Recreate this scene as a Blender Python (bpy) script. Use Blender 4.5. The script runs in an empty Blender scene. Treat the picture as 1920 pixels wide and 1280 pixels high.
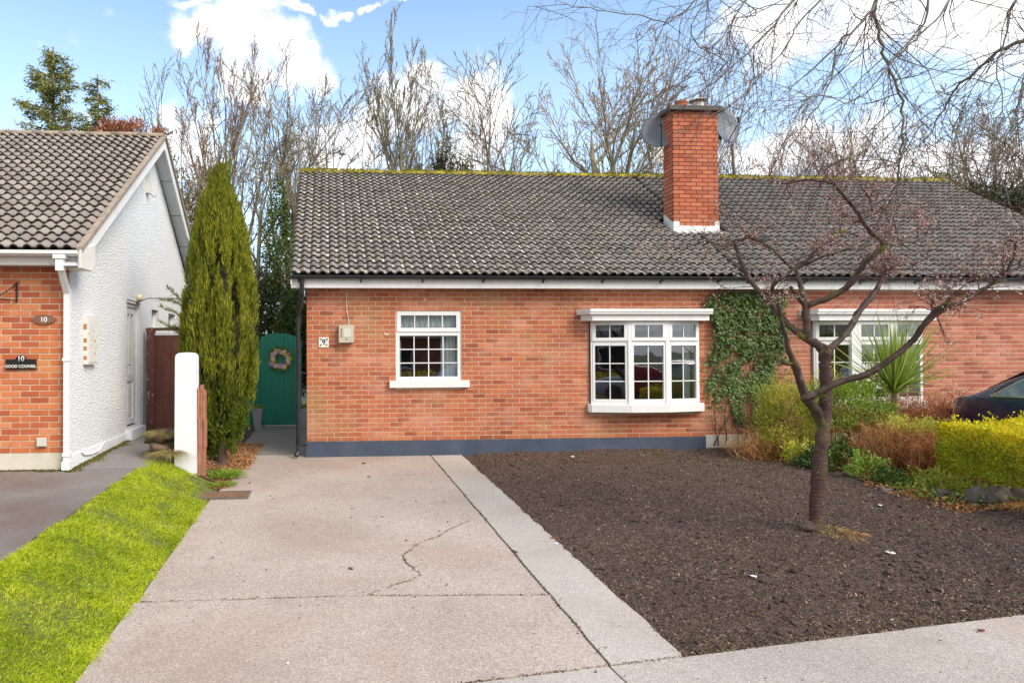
import bpy, math, random
import numpy as np
from mathutils import Vector, Matrix
from mathutils.geometry import tessellate_polygon

PI = math.pi
R = math.radians
scene = bpy.context.scene
COL = scene.collection

# ------------------------------------------------------------------ camera
CX, CY, F, W, H = 709.0, 640.0, 1290.0, 1920.0, 1280.0
CAMROT = (Matrix.Rotation(-R(4.26), 4, 'Z') @ Matrix.Rotation(PI/2 + R(0.83), 4, 'X') @ Matrix.Rotation(-R(0.24), 4, 'Z'))
CAMPOS = Vector((0, 0, 1.70))
cd = bpy.data.cameras.new('camera')
cam = bpy.data.objects.new('camera', cd)
COL.objects.link(cam)
cam.matrix_world = Matrix.Translation(CAMPOS) @ CAMROT
cd.sensor_width = 36.0
cd.lens = 36.0 * F / W
cd.shift_x = (W/2 - CX) / W
cd.clip_start = 0.05
cd.clip_end = 2000
scene.camera = cam

def ray(px, py):
    return CAMROT.to_3x3() @ Vector(((px-CX)/F, -(py-CY)/F, -1))
def onY(px, py, Y):
    d = ray(px, py)
    return CAMPOS + d*(Y/d.y)

# ------------------------------------------------------------------ light
SUN_EL, SUN_AZ = R(40), R(134)          # azimuth clockwise from +Y (north): behind the camera, to the right
world = bpy.data.worlds.new('World')
scene.world = world
world.use_nodes = True
wn, wl = world.node_tree.nodes, world.node_tree.links
wn.clear()
def N(nodes, t, **kw):
    n = nodes.new(t)
    for k, v in kw.items(): setattr(n, k, v)
    return n
w_out = N(wn, 'ShaderNodeOutputWorld')
w_bg = N(wn, 'ShaderNodeBackground')
w_bg.inputs['Strength'].default_value = 0.13
sky = N(wn, 'ShaderNodeTexSky', sky_type='NISHITA', sun_disc=False)
sky.sun_elevation = SUN_EL
sky.sun_rotation = SUN_AZ
sky.air_density = 1.0
sky.dust_density = 0.6
sky.ozone_density = 1.2
tc = N(wn, 'ShaderNodeTexCoord')
def wmath(op, a, b=None, c=None, clamp=False):
    n = N(wn, 'ShaderNodeMath', operation=op, use_clamp=clamp)
    for i, v in enumerate((a, b, c)):
        if v is None: continue
        if isinstance(v, (int, float)): n.inputs[i].default_value = v
        else: wl.new(v, n.inputs[i])
    return n.outputs[0]
def wvec(op, a, b):
    n = N(wn, 'ShaderNodeVectorMath', operation=op)
    for i, v in enumerate((a, b)):
        if isinstance(v, (tuple, Vector)): n.inputs[i].default_value = v
        else: wl.new(v, n.inputs[i])
    return n
# cumulus banks: soft lobes of the sky dome broken up by noise, and loose cloud all round
blobs = [(440, 85, .085, 1.5), (505, 80, .075, 1.5), (545, 125, .065, 1.3), (360, 90, .03, 1.4), (470, 150, .06, 1.5),
         (740, 215, .085, 1.3), (850, 205, .085, 1.3), (905, 225, .06, 1.3), (790, 180, .06, 1.3), (640, 290, .1, 1.5),
         (480, 8, .07, 3.2), (390, 10, .05, 3.5), (565, 15, .04, 3), (632, 24, .02, 1.7), (690, 18, .025, 3), (745, 8, .03, 3),
         (350, 220, .05, 1.5), (1520, 45, .13, 2.2), (1680, 40, .14, 2.2), (1850, 30, .14, 2.0), (1440, 65, .05, 2.2), (1260, 290, .05, 2),
         (1480, 300, .1, 2), (1650, 300, .1, 2), (1800, 320, .1, 2), (330, 290, .09, 1.6), (900, 300, .07, 1.8)]
nd1 = N(wn, 'ShaderNodeTexNoise'); nd1.inputs['Scale'].default_value = 9; nd1.inputs['Detail'].default_value = 5; nd1.inputs['Roughness'].default_value = .6
wl.new(tc.outputs['Generated'], nd1.inputs['Vector'])
warp = wvec('SCALE', wvec('SUBTRACT', nd1.outputs['Color'], (.5, .5, .5)).outputs[0], (0, 0, 0)); warp.inputs['Scale'].default_value = .13
warped = wvec('ADD', tc.outputs['Generated'], warp.outputs[0]).outputs[0]
acc = None
for bx_, by_, br_, an_ in blobs:
    c = ray(bx_, by_).normalized()
    sc_ = Vector((1, 1, an_))
    v = wvec('MULTIPLY', warped, tuple(sc_))
    d = wvec('DISTANCE', v.outputs[0], tuple(Vector((c.x, c.y, c.z*an_)))).outputs['Value']
    m = wmath('SUBTRACT', 1.0, wmath('DIVIDE', d, br_*.95))
    acc = m if acc is None else wmath('SMOOTH_MAX', acc, m, .12)
nz = N(wn, 'ShaderNodeTexNoise'); nz.inputs['Scale'].default_value = 22; nz.inputs['Detail'].default_value = 8; nz.inputs['Roughness'].default_value = .6
wl.new(tc.outputs['Generated'], nz.inputs['Vector'])
nz2 = N(wn, 'ShaderNodeTexNoise'); nz2.inputs['Scale'].default_value = 3.0; nz2.inputs['Detail'].default_value = 6; nz2.inputs['Roughness'].default_value = .55
wl.new(tc.outputs['Generated'], nz2.inputs['Vector'])
front = wvec('DOT_PRODUCT', tc.outputs['Generated'], (0.15, 1, 0)).outputs['Value']
amb = wmath('MULTIPLY', wmath('SUBTRACT', nz2.outputs['Fac'], wmath('MULTIPLY_ADD', front, .24, .40)), 5.0)
acc = wmath('MAXIMUM', wmath('MULTIPLY', acc, 2.2), amb)
fac = wmath('ADD', acc, wmath('MULTIPLY', wmath('SUBTRACT', nz.outputs['Fac'], .52), 3.0))
mr = N(wn, 'ShaderNodeMapRange', interpolation_type='SMOOTHSTEP')
mr.inputs['From Min'].default_value = 0.0; mr.inputs['From Max'].default_value = 1.35
wl.new(fac, mr.inputs['Value'])
# pale haze low in the sky
sep = N(wn, 'ShaderNodeSeparateXYZ'); wl.new(tc.outputs['Generated'], sep.inputs[0])
hz = N(wn, 'ShaderNodeMapRange', interpolation_type='SMOOTHSTEP')
hz.inputs['From Min'].default_value = 0.58; hz.inputs['From Max'].default_value = -0.02
hz.inputs['To Min'].default_value = 0.0; hz.inputs['To Max'].default_value = .8
wl.new(sep.outputs['Z'], hz.inputs['Value'])
skym = N(wn, 'ShaderNodeMix', data_type='RGBA'); skym.inputs['Factor'].default_value = 1.0
skym.blend_type = 'MULTIPLY'
skym.inputs['B'].default_value = (1.16, 1.24, 1.27, 1)
wl.new(sky.outputs[0], skym.inputs['A'])
mixh = N(wn, 'ShaderNodeMix', data_type='RGBA')
wl.new(hz.outputs[0], mixh.inputs['Factor']); wl.new(skym.outputs['Result'], mixh.inputs['A'])
mixh.inputs['B'].default_value = (4.3, 5.5, 6.5, 1)
mixc = N(wn, 'ShaderNodeMix', data_type='RGBA')
wl.new(mr.outputs[0], mixc.inputs['Factor']); wl.new(mixh.outputs['Result'], mixc.inputs['A'])
cl = N(wn, 'ShaderNodeMix', data_type='RGBA')
cl.inputs['A'].default_value = (4.3, 4.7, 5.3, 1); cl.inputs['B'].default_value = (6.2, 6.1, 6.0, 1)
cs = N(wn, 'ShaderNodeMapRange'); cs.inputs['From Min'].default_value = .38; cs.inputs['From Max'].default_value = .6; wl.new(nz.outputs['Fac'], cs.inputs['Value']); wl.new(cs.outputs[0], cl.inputs['Factor']); wl.new(cl.outputs['Result'], mixc.inputs['B'])
wl.new(mixc.outputs['Result'], w_bg.inputs['Color']); wl.new(w_bg.outputs[0], w_out.inputs[0])

sl = bpy.data.lights.new('sun', 'SUN')
sl.energy = 2.3; sl.angle = R(32); sl.color = (1.0, .92, .80)
so = bpy.data.objects.new('sun', sl); COL.objects.link(so)
sd = Vector((math.sin(SUN_AZ)*math.cos(SUN_EL), math.cos(SUN_AZ)*math.cos(SUN_EL), math.sin(SUN_EL)))
so.rotation_euler = sd.to_track_quat('Z', 'Y').to_euler(); so.location = sd*60

scene.view_settings.view_transform = 'Standard'
scene.view_settings.look = 'None'
scene.view_settings.gamma = 1
scene.view_settings.use_curve_mapping = False
scene.view_settings.exposure = 0.86
scene.cycles.max_bounces = 6
scene.cycles.transparent_max_bounces = 12
scene.cycles.use_denoising = True
scene.cycles.caustics_reflective = False
scene.cycles.caustics_refractive = False

# ------------------------------------------------------------------ mesh helpers
rnd = random.Random(7)
RNG = np.random.default_rng(11)

class MB:
    def __init__(s): s.v = []; s.f = []; s.t = []; s.m = []
    def add(s, vs, fs, tone=None, mi=None):
        b = len(s.v); s.v.extend([tuple(p) for p in vs])
        for f in fs: s.f.append(tuple(i+b for i in f))
        s.t.extend([tone if tone is not None else 0.0]*len(fs)); s.m.extend(mi if mi is not None else [0]*len(fs))
        return s
    def box(s, x0, x1, y0, y1, z0, z1, tone=None, M=None):
        vs = [(x0,y0,z0),(x1,y0,z0),(x1,y1,z0),(x0,y1,z0),(x0,y0,z1),(x1,y0,z1),(x1,y1,z1),(x0,y1,z1)]
        if M is not None: vs = [M @ Vector(p) for p in vs]
        return s.add(vs, [(0,3,2,1),(4,5,6,7),(0,1,5,4),(1,2,6,5),(2,3,7,6),(3,0,4,7)], tone)
    def prism(s, poly, z0, z1, M=None, tone=None):
        n = len(poly)
        a = sum(poly[i][0]*poly[(i+1)%n][1]-poly[(i+1)%n][0]*poly[i][1] for i in range(n))
        if a < 0: poly = poly[::-1]
        zf0 = z0 if callable(z0) else (lambda x, y: z0)
        zf1 = z1 if callable(z1) else (lambda x, y: z1)
        vs = [Vector((p[0],p[1],zf0(*p[:2]))) for p in poly] + [Vector((p[0],p[1],zf1(*p[:2]))) for p in poly]
        if M is not None: vs = [M @ p for p in vs]
        tri = tessellate_polygon([[Vector((p[0],p[1],0)) for p in poly]])
        fs = []
        for t in tri:
            a_, b_, c_ = [poly[i] for i in t]
            o = (b_[0]-a_[0])*(c_[1]-a_[1])-(b_[1]-a_[1])*(c_[0]-a_[0])
            t = tuple(t) if o > 0 else tuple(t)[::-1]
            fs.append(tuple(i+n for i in t)); fs.append(t[::-1])
        for i in range(n):
            j = (i+1) % n
            fs.append((i, j, j+n, i+n))
        return s.add(vs, fs, tone)
    def tube(s, pts, rad, n=6, cap=True, tone=None):
        pts = [Vector(p) for p in pts]
        m = len(pts)
        if isinstance(rad, (int, float)): rad = [rad]*m
        vs = []
        up = Vector((0.31, 0.17, 0.93))
        for i in range(m):
            d = (pts[min(i+1, m-1)] - pts[max(i-1, 0)])
            if d.length < 1e-9: d = Vector((0,0,1))
            d.normalize()
            a = d.cross(up)
            if a.length < .05: a = d.cross(Vector((1,0,0)))
            a.normalize(); b = d.cross(a)
            for k in range(n):
                t = 2*PI*k/n
                vs.append(pts[i] + (a*math.cos(t) + b*math.sin(t))*rad[i])
        fs = []
        for i in range(m-1):
            for k in range(n):
                k2 = (k+1) % n
                fs.append((i*n+k, i*n+k2, (i+1)*n+k2, (i+1)*n+k))
        if cap:
            fs.append(tuple(range(n))[::-1]); fs.append(tuple(range((m-1)*n, m*n)))
        return s.add(vs, fs, tone)
    def lathe(s, prof, n=16, M=None, tone=None):
        vs = []
        for r_, z in prof:
            for k in range(n):
                t = 2*PI*k/n
                p = Vector((r_*math.cos(t), r_*math.sin(t), z))
                vs.append(M @ p if M is not None else p)
        fs = []
        for i in range(len(prof)-1):
            for k in range(n):
                k2 = (k+1) % n
                fs.append((i*n+k, i*n+k2, (i+1)*n+k2, (i+1)*n+k))
        fs.append(tuple(range(n))[::-1]); fs.append(tuple(range((len(prof)-1)*n, len(prof)*n)))
        return s.add(vs, fs, tone)
    def mesh(s, name, smooth=False):
        me = bpy.data.meshes.new(name)
        me.from_pydata(s.v, [], s.f)
        if any(s.t):
            at = me.attributes.new('tone', 'FLOAT', 'FACE')
            at.data.foreach_set('value', s.t)
        if any(s.m): me.polygons.foreach_set('material_index', s.m)
        if smooth: me.polygons.foreach_set('use_smooth', [True]*len(me.polygons))
        me.update()
        return me
    def build(s, name, mat, parent=None, smooth=False, **kw):
        return link(name, s.mesh(name, smooth), mat, parent, **kw)

def link(name, me, mat=None, parent=None, kind=None, label=None, cat=None, group=None):
    o = bpy.data.objects.new(name, me)
    if mat is not None and me is not None and len(me.materials) == 0: me.materials.append(mat)
    COL.objects.link(o)
    if parent is not None: o.parent = parent
    tag(o, label, cat, group, kind)
    return o
def tag(o, label=None, cat=None, group=None, kind=None):
    if label: o['label'] = label
    if cat: o['category'] = cat
    if group: o['group'] = group
    if kind: o['kind'] = kind
    return o
def thing(name, label, cat, loc=(0,0,0), rz=0, group=None):
    o = bpy.data.objects.new(name, None); COL.objects.link(o)
    o.location = loc; o.rotation_euler = (0,0,rz); o.empty_display_size = .1
    return tag(o, label, cat, group)

def np_mesh(name, V, Q, tone=None, smooth=False):
    """V (n,3), Q (m,k) faces all of k corners, tone (m,)"""
    me = bpy.data.meshes.new(name)
    V = np.ascontiguousarray(V, dtype=np.float32); Q = np.ascontiguousarray(Q, dtype=np.int32)
    m, k = Q.shape
    me.vertices.add(len(V)); me.vertices.foreach_set('co', V.ravel())
    me.loops.add(m*k); me.loops.foreach_set('vertex_index', Q.ravel())
    me.polygons.add(m)
    me.polygons.foreach_set('loop_start', np.arange(0, m*k, k, dtype=np.int32))
    if smooth: me.polygons.foreach_set('use_smooth', np.ones(m, dtype=bool))
    me.update(calc_edges=True)
    if tone is not None:
        at = me.attributes.new('tone', 'FLOAT', 'FACE'); at.data.foreach_set('value', np.asarray(tone, dtype=np.float32))
    return me

def nrm(a): return a/np.maximum(np.linalg.norm(a, axis=1, keepdims=True), 1e-9)
def leaves(P, D, L, Wd, rng, bend=0.25, tones=None):
    """one folded rhombic leaf (two triangles) per row: base P, direction D, length L, width Wd"""
    n = len(P); D = nrm(D)
    rv = nrm(rng.normal(size=(n,3))); S = nrm(np.cross(D, rv)); U = np.cross(S, D)
    L = np.asarray(L).reshape(-1,1)*np.ones((n,1)); Wd = np.asarray(Wd).reshape(-1,1)*np.ones((n,1))
    a = P; c = P + D*L - U*L*bend*.6
    m = P + D*L*.45 + U*L*bend*.35
    b = m + S*Wd*.5; d = m - S*Wd*.5
    V = np.stack([a, b, c, d], 1).reshape(-1,3)
    i = np.arange(n)*4
    Q = np.stack([i, i+1, i+2, i, i+2, i+3], 1).reshape(-1,3)
    t = rng.random(n) if tones is None else tones
    return V, Q, np.repeat(t, 2)
def blades(P, D, L, Wd, rng, droop=.3, seg=2, tones=None):
    """curved grass-like blades, seg quads + pointed end"""
    n = len(P); D = nrm(D)
    side = nrm(np.cross(D, nrm(rng.normal(size=(n,3)))))
    L = np.asarray(L).reshape(-1,1)*np.ones((n,1)); Wd = np.asarray(Wd).reshape(-1,1)*np.ones((n,1))
    out = D.copy(); out[:,2] = 0; out = nrm(out + rng.normal(size=(n,3))*[.2,.2,0])
    rows = []
    for s in range(seg+1):
        t = s/seg
        c = P + D*L*t + (out*.4 - np.array([0,0,1.]))*L*droop*t*t
        w = Wd*(1-t)**.7*.5 if s < seg else Wd*.04
        rows += [c - side*w, c + side*w]
    V = np.stack(rows, 1).reshape(-1,3)
    i = np.arange(n)[:,None]*(2*(seg+1))
    Q = np.concatenate([np.stack([i[:,0]+2*s, i[:,0]+2*s+1, i[:,0]+2*s+3, i[:,0]+2*s+2], 1) for s in range(seg)], 1).reshape(-1,4)
    t = rng.random(n) if tones is None else tones
    return V, Q, np.repeat(t, seg)

def smoothnoise(x, y, seed, cell=1.0):
    """cheap value noise on numpy arrays"""
    x = np.asarray(x)/cell; y = np.asarray(y)/cell
    xi = np.floor(x).astype(np.int64); yi = np.floor(y).astype(np.int64)
    fx = x-xi; fy = y-yi; fx = fx*fx*(3-2*fx); fy = fy*fy*(3-2*fy)
    def h(a, b):
        v = (a*374761393 + b*668265263 + seed*1442695041) & 0xffffffff
        v = ((v ^ (v >> 13)) * 1274126177) & 0xffffffff
        return ((v ^ (v >> 16)) & 0xffff)/65535.0
    return (h(xi,yi)*(1-fx)+h(xi+1,yi)*fx)*(1-fy) + (h(xi,yi+1)*(1-fx)+h(xi+1,yi+1)*fx)*fy

# ------------------------------------------------------------------ materials
def new_mat(name):
    m = bpy.data.materials.new(name); m.use_nodes = True
    nt = m.node_tree; nt.nodes.clear()
    out = N(nt.nodes, 'ShaderNodeOutputMaterial'); p = N(nt.nodes, 'ShaderNodeBsdfPrincipled')
    nt.links.new(p.outputs[0], out.inputs[0])
    return m, nt, p
class G:
    """tiny node graph builder"""
    def __init__(s, nt): s.nt = nt; s.n = nt.nodes; s.l = nt.links
    def set(s, sock, v):
        if isinstance(v, (int, float)): sock.default_value = v
        elif isinstance(v, tuple): sock.default_value = v if len(v) != 3 or sock.type == 'VECTOR' else (*v, 1)
        else: s.l.new(v, sock)
    def pos(s): return N(s.n, 'ShaderNodeNewGeometry').outputs['Position']
    def noise(s, scale, detail=4, rough=.55, vec=None, dist=0):
        n = N(s.n, 'ShaderNodeTexNoise'); n.inputs['Scale'].default_value = scale; n.inputs['Detail'].default_value = detail
        n.inputs['Roughness'].default_value = rough; n.inputs['Distortion'].default_value = dist
        s.l.new(vec if vec is not None else s.pos(), n.inputs['Vector']); return n.outputs['Fac']
    def vor(s, scale, vec=None, feature='F1', out='Distance'):
        n = N(s.n, 'ShaderNodeTexVoronoi', feature=feature); n.inputs['Scale'].default_value = scale
        s.l.new(vec if vec is not None else s.pos(), n.inputs['Vector']); return n.outputs[out]
    def scale(s, vec, v):
        n = N(s.n, 'ShaderNodeVectorMath', operation='MULTIPLY'); s.l.new(vec, n.inputs[0]); n.inputs[1].default_value = v; return n.outputs[0]
    def math(s, op, a, b=0.0, c=0.0, clamp=False):
        n = N(s.n, 'ShaderNodeMath', operation=op, use_clamp=clamp)
        for i, v in enumerate((a, b, c)): s.set(n.inputs[i], v)
        return n.outputs[0]
    def ramp(s, f, stops, interp='LINEAR'):
        n = N(s.n, 'ShaderNodeValToRGB'); e = n.color_ramp.elements; n.color_ramp.interpolation = interp
        while len(e) > 1: e.remove(e[-1])
        e[0].position = stops[0][0]; e[0].color = (*stops[0][1], 1)
        for p_, c_ in stops[1:]:
            q = e.new(p_); q.color = (*c_, 1)
        s.l.new(f, n.inputs[0]); return n.outputs[0]
    def rng(s, f, a, b, c=0.0, d=1.0):
        n = N(s.n, 'ShaderNodeMapRange'); s.set(n.inputs[0], f)
        for i, v in enumerate((a, b, c, d)): n.inputs[i+1].default_value = v
        return n.outputs[0]
    def mix(s, f, a, b, mode='MIX'):
        n = N(s.n, 'ShaderNodeMix', data_type='RGBA', blend_type=mode)
        s.set(n.inputs['Factor'], f); s.set(n.inputs['A'], a); s.set(n.inputs['B'], b); return n.outputs['Result']
    def rand(s):
        a = N(s.n, 'ShaderNodeAttribute', attribute_name='tone').outputs['Fac']
        o = N(s.n, 'ShaderNodeObjectInfo').outputs['Random']
        return s.math('FRACT', s.math('ADD', a, o))
    def tone(s): return N(s.n, 'ShaderNodeAttribute', attribute_name='tone').outputs['Fac']
    def bump(s, p, h, strength=.5, dist=.01):
        b = N(s.n, 'ShaderNodeBump'); b.inputs['Strength'].default_value = strength; b.inputs['Distance'].default_value = dist
        s.l.new(h, b.inputs['Height']); s.l.new(b.outputs[0], p.inputs['Normal'])

def plain(name, c, rough=.6, var=.12, scale=8, bump=0, bscale=60, metal=0, coat=0, dirt=None, spec=.5):
    m, nt, p = new_mat(name); g = G(nt)
    n = g.noise(scale, 5)
    dark = tuple(x*(1-var) for x in c); lite = tuple(min(1, x*(1+var)) for x in c)
    col = g.ramp(n, [(.3, dark), (.7, lite)])
    if dirt:
        d = g.noise(2.3, 8, .7)
        col = g.mix(g.rng(d, .52, .75, 0, dirt[1]), col, dirt[0])
    nt.links.new(col, p.inputs['Base Color'])
    p.inputs['Roughness'].default_value = rough; p.inputs['Metallic'].default_value = metal
    p.inputs['Coat Weight'].default_value = coat; p.inputs['Specular IOR Level'].default_value = spec
    if bump: g.bump(p, g.noise(bscale, 4), bump, .004)
    return m

def brick_mat(name, stops, stain=None, pale=.0, seed=0.0):
    m, nt, p = new_mat(name); g = G(nt)
    r_ = g.rand()
    col = g.ramp(r_, stops)
    fine = g.noise(90, 5, .7)
    col = g.mix(g.rng(fine, .3, .75, 0, .35), col, tuple(x*.62 for x in stops[1][1]))
    big = g.noise(.9, 4, .55)
    if stain: col = g.mix(g.rng(big, .5, .68, 0, stain[1]), col, stain[0])
    st2 = g.noise(2.2, 7, .7, g.scale(g.pos(), (2.2,2.2,.7)))
    col = g.mix(g.rng(st2, .54, .72, 0, .55), col, tuple(x*.55 for x in stops[2][1]))
    if pale:
        b2 = g.noise(1.7, 5, .6, g.scale(g.pos(), (1.0, 1.0, 1.6)))
        col = g.mix(g.rng(b2, .48, .68, 0, pale), col, (.72, .38, .28))
    nt.links.new(col, p.inputs['Base Color']); p.inputs['Roughness'].default_value = .88
    g.bump(p, fine, .5, .003)
    return m

M = {}
BR = [(0, (.29,.07,.036)), (.08, (.38,.095,.043)), (.22, (.46,.125,.053)), (.6, (.52,.148,.061)), (.88, (.56,.175,.074)), (1, (.60,.22,.10))]
M['brick'] = brick_mat('orange_red_brick', BR, ((.40,.22,.09), .65), pale=.34)
M['brick_pink'] = brick_mat('pinkish_brick', [(0, (.27,.07,.045)), (.15, (.38,.105,.065)), (.4, (.46,.14,.085)), (.7, (.52,.17,.105)), (1, (.58,.23,.15))], ((.5,.2,.12), .3), pale=.34)
M['brick_neighbour'] = brick_mat('warm_orange_brick', [(0, (.36,.075,.03)), (.12, (.46,.105,.04)), (.45, (.55,.15,.05)), (.75, (.64,.205,.075)), (1, (.68,.26,.11))], ((.52,.23,.06), .6), pale=.05)
M['brick_chimney'] = brick_mat('chimney_brick', [(0, (.34,.075,.035)), (.2, (.45,.11,.05)), (.6, (.54,.14,.062)), (1, (.60,.19,.09))], ((.44,.20,.09), .5), pale=.15)
M['mortar'] = plain('pale_mortar', (.60,.46,.33), .95, .18, 20, .3)
M['mortar_dark'] = plain('dark_mortar', (.13,.07,.045), .95, .2, 20, .3)

def roof_mat(name, base, lite, moss=.4, lichen=.5, mossc=(.20,.17,.03), pan=None):
    m, nt, p = new_mat(name); g = G(nt)
    r_ = g.rand()
    col = g.mix(r_, base, lite)
    fine = g.noise(45, 6, .7)
    col = g.mix(g.rng(fine, .4, .8, 0, .45), col, tuple(x*.55 for x in base))
    if lichen:
        v = g.noise(24, 5, .65, dist=.4)
        col = g.mix(g.rng(v, .585, .64, 0, lichen), col, (.66,.62,.55))
    if pan is not None:
        sx_ = N(nt.nodes, 'ShaderNodeSeparateXYZ'); nt.links.new(g.pos(), sx_.inputs[0])
        fx = g.math('FRACT', g.math('DIVIDE', g.math('SUBTRACT', sx_.outputs[0], pan), .15))
        inpan = g.math('MULTIPLY', g.rng(fx, .66, .74), g.rng(fx, .99, .93))
        f = g.math('MULTIPLY', inpan, g.rng(g.noise(7.5, 5, .7), .50, .60, 0, .8))
        col = g.mix(f, col, (.78,.75,.68))
    if moss:
        k = g.noise(2.2, 7, .7); k2 = g.noise(17, 4, .6)
        f = g.math('MULTIPLY', g.rng(k, .5, .68, 0, 1), g.rng(k2, .48, .6, 0, moss))
        col = g.mix(f, col, mossc)
    nt.links.new(col, p.inputs['Base Color']); p.inputs['Roughness'].default_value = .62
    p.inputs['Specular IOR Level'].default_value = .5
    g.bump(p, fine, .5, .004)
    return m
M['tile'] = roof_mat('weathered_grey_tile', (.13,.115,.105), (.245,.215,.195), .9, .75, pan=-.56)
M['tile_right'] = roof_mat('grey_tile', (.125,.112,.105), (.205,.185,.17), .3, .2)
M['tile_neighbour'] = roof_mat('brown_grey_tile', (.20,.165,.14), (.32,.275,.24), .25, .25)
M['tile_edge'] = plain('tile_edge_grime_and_shade', (.022,.018,.016), .95, .4, 20)  # edge grime plus the shadow gap under each tile, painted as one dark colour
M['tile_under'] = plain('tile_underside', (.07,.055,.045), .9)
m, nt, p = new_mat('mossy_ridge'); g = G(nt)
col = g.ramp(g.noise(6, 7, .7), [(.3, (.13,.10,.07)), (.45, (.25,.19,.035)), (.58, (.42,.35,.03)), (.75, (.50,.46,.05))])
nt.links.new(col, p.inputs['Base Color']); p.inputs['Roughness'].default_value = .95; g.bump(p, g.noise(70, 5, .7), 1, .02); M['ridge_moss'] = m
M['ridge_plain'] = plain('brown_ridge', (.30,.24,.18), .85, .25, 12, .5)

M['white'] = plain('white_upvc', (.80,.80,.79), .32, .02, 5)
M['white_paint'] = plain('white_painted_wood', (.78,.775,.76), .5, .05, 9, .15, 40, dirt=((.55,.53,.48), .5))
M['white_render'] = plain('white_painted_render', (.76,.77,.79), .85, .04, 5, .3, 50, dirt=((.6,.6,.6), .35))
m, nt, p = new_mat('pebble_dash'); g = G(nt)
v = g.vor(52, feature='SMOOTH_F1'); n2 = g.noise(130, 3)
hgt = g.math('SUBTRACT', g.math('MULTIPLY', n2, .6), v)
col = g.mix(g.rng(g.noise(40, 4), .35, .75, 0, .6), (.90,.90,.895), (.76,.76,.765))
col = g.mix(g.rng(g.noise(1.4, 6, .65), .5, .8, 0, .4), col, (.70,.70,.70))
nt.links.new(col, p.inputs['Base Color']); p.inputs['Roughness'].default_value = .9; g.bump(p, hgt, .85, .03); M['dash'] = m
M['soffit'] = plain('ventilated_soffit_board', (.62,.64,.66), .5, .04, 4)
M['beige_board'] = plain('cream_barge_board', (.72,.70,.64), .5, .06, 4)
M['gutter_black'] = plain('black_plastic', (.022,.024,.03), .32, .3, 12, dirt=((.08,.08,.08), .5))
M['plinth_blue'] = plain('slate_blue_paint', (.055,.075,.115), .7, .14, 3, .35, 40, dirt=((.12,.14,.17), .6))
M['plinth_white'] = plain('weathered_cream_plinth', (.62,.58,.48), .9, .12, 3, .4, 30, dirt=((.42,.34,.18), .8))
M['lead'] = plain('painted_flashing', (.72,.72,.70), .6, .08, 9, .2)
M['slate_cap'] = plain('stone_cap', (.09,.085,.08), .8, .2, 9, .4)
M['terracotta'] = plain('terracotta_pot', (.48,.15,.08), .8, .12, 9, .2)
M['green_paint'] = plain('green_gate_paint', (.018,.24,.155), .42, .12, 3, .1, 30)
M['brown_paint'] = plain('brown_gate_paint', (.135,.043,.028), .6, .18, 3, .2, 30, dirt=((.24,.1,.07), .5))
m, nt, p = new_mat('flaking_brown_paint'); g = G(nt)
col = g.mix(g.rng(g.noise(26, 6, .7, g.scale(g.pos(), (1,1,.5))), .60, .63, 0, 1), (.13,.045,.035), (.5,.42,.38))
nt.links.new(col, p.inputs['Base Color']); p.inputs['Roughness'].default_value = .7; M['brown_flake'] = m
M['meter'] = plain('beige_meter_plastic', (.50,.46,.38), .55, .06, 9)
M['meter_light'] = plain('pale_plastic', (.60,.58,.50), .5, .05, 9)
m, nt, p = new_mat('meter_rust'); g = G(nt)
col = g.mix(g.rng(g.noise(14, 4, .5), .6, .66, 0, 1), (.68,.66,.60), (.50,.30,.12))
nt.links.new(col, p.inputs['Base Color']); p.inputs['Roughness'].default_value = .7; M['meter_rust'] = m
M['black'] = plain('black_iron', (.012,.012,.014), .45, .2)
M['sign_black'] = plain('black_sign', (.01,.01,.012), .35, .1)
M['sign_wood'] = plain('brown_sign_wood', (.20,.10,.065), .5, .15, 20)
M['letter'] = plain('ivory_lettering', (.82,.79,.70), .5, .03)
M['navy_letter'] = plain('navy_glaze', (.02,.025,.09), .3, .03)
M['glaze'] = plain('white_glazed_tile', (.80,.79,.72), .25, .04)
M['green_glaze'] = plain('green_glaze', (.08,.16,.09), .3, .2)
M['brown_glaze'] = plain('ochre_glaze', (.35,.18,.05), .3, .2)
M['planter'] = plain('grey_planter', (.42,.42,.43), .6, .08)
M['iron_rust'] = plain('rusty_iron_cover', (.20,.105,.055), .8, .25, 14, .5, 90)
M['concrete_dark'] = plain('damp_concrete', (.14,.125,.11), .9, .2, 5, .4)
M['mesh_dish'] = plain('grey_dish', (.13,.145,.17), .55, .1, 20)
M['curtain_blue'] = plain('lilac_curtain', (.42,.47,.58), .9, .1, 9)
M['interior'] = plain('room_wall', (.32,.27,.22), .9, .1, 2)
M['furniture'] = plain('dark_furniture', (.07,.045,.03), .6, .2, 4)
M['cable'] = plain('pale_cable', (.70,.66,.58), .6)
M['rock'] = plain('grey_boulder', (.13,.105,.09), .85, .4, 7, .8, 25, dirt=((.12,.12,.05), .7))
M['rock_brown'] = plain('brown_rock', (.13,.085,.055), .9, .4, 9, .8, 25, dirt=((.12,.12,.03), .8))
M['timber'] = plain('weathered_orange_timber', (.38,.17,.10), .85, .25, 9, .4, 40)
M['leaf_litter'] = plain('dead_leaf', (.16,.05,.025), .8, .3, 30)
M['scrap'] = plain('white_scrap', (.70,.70,.72), .6, .1, 30)

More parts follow.
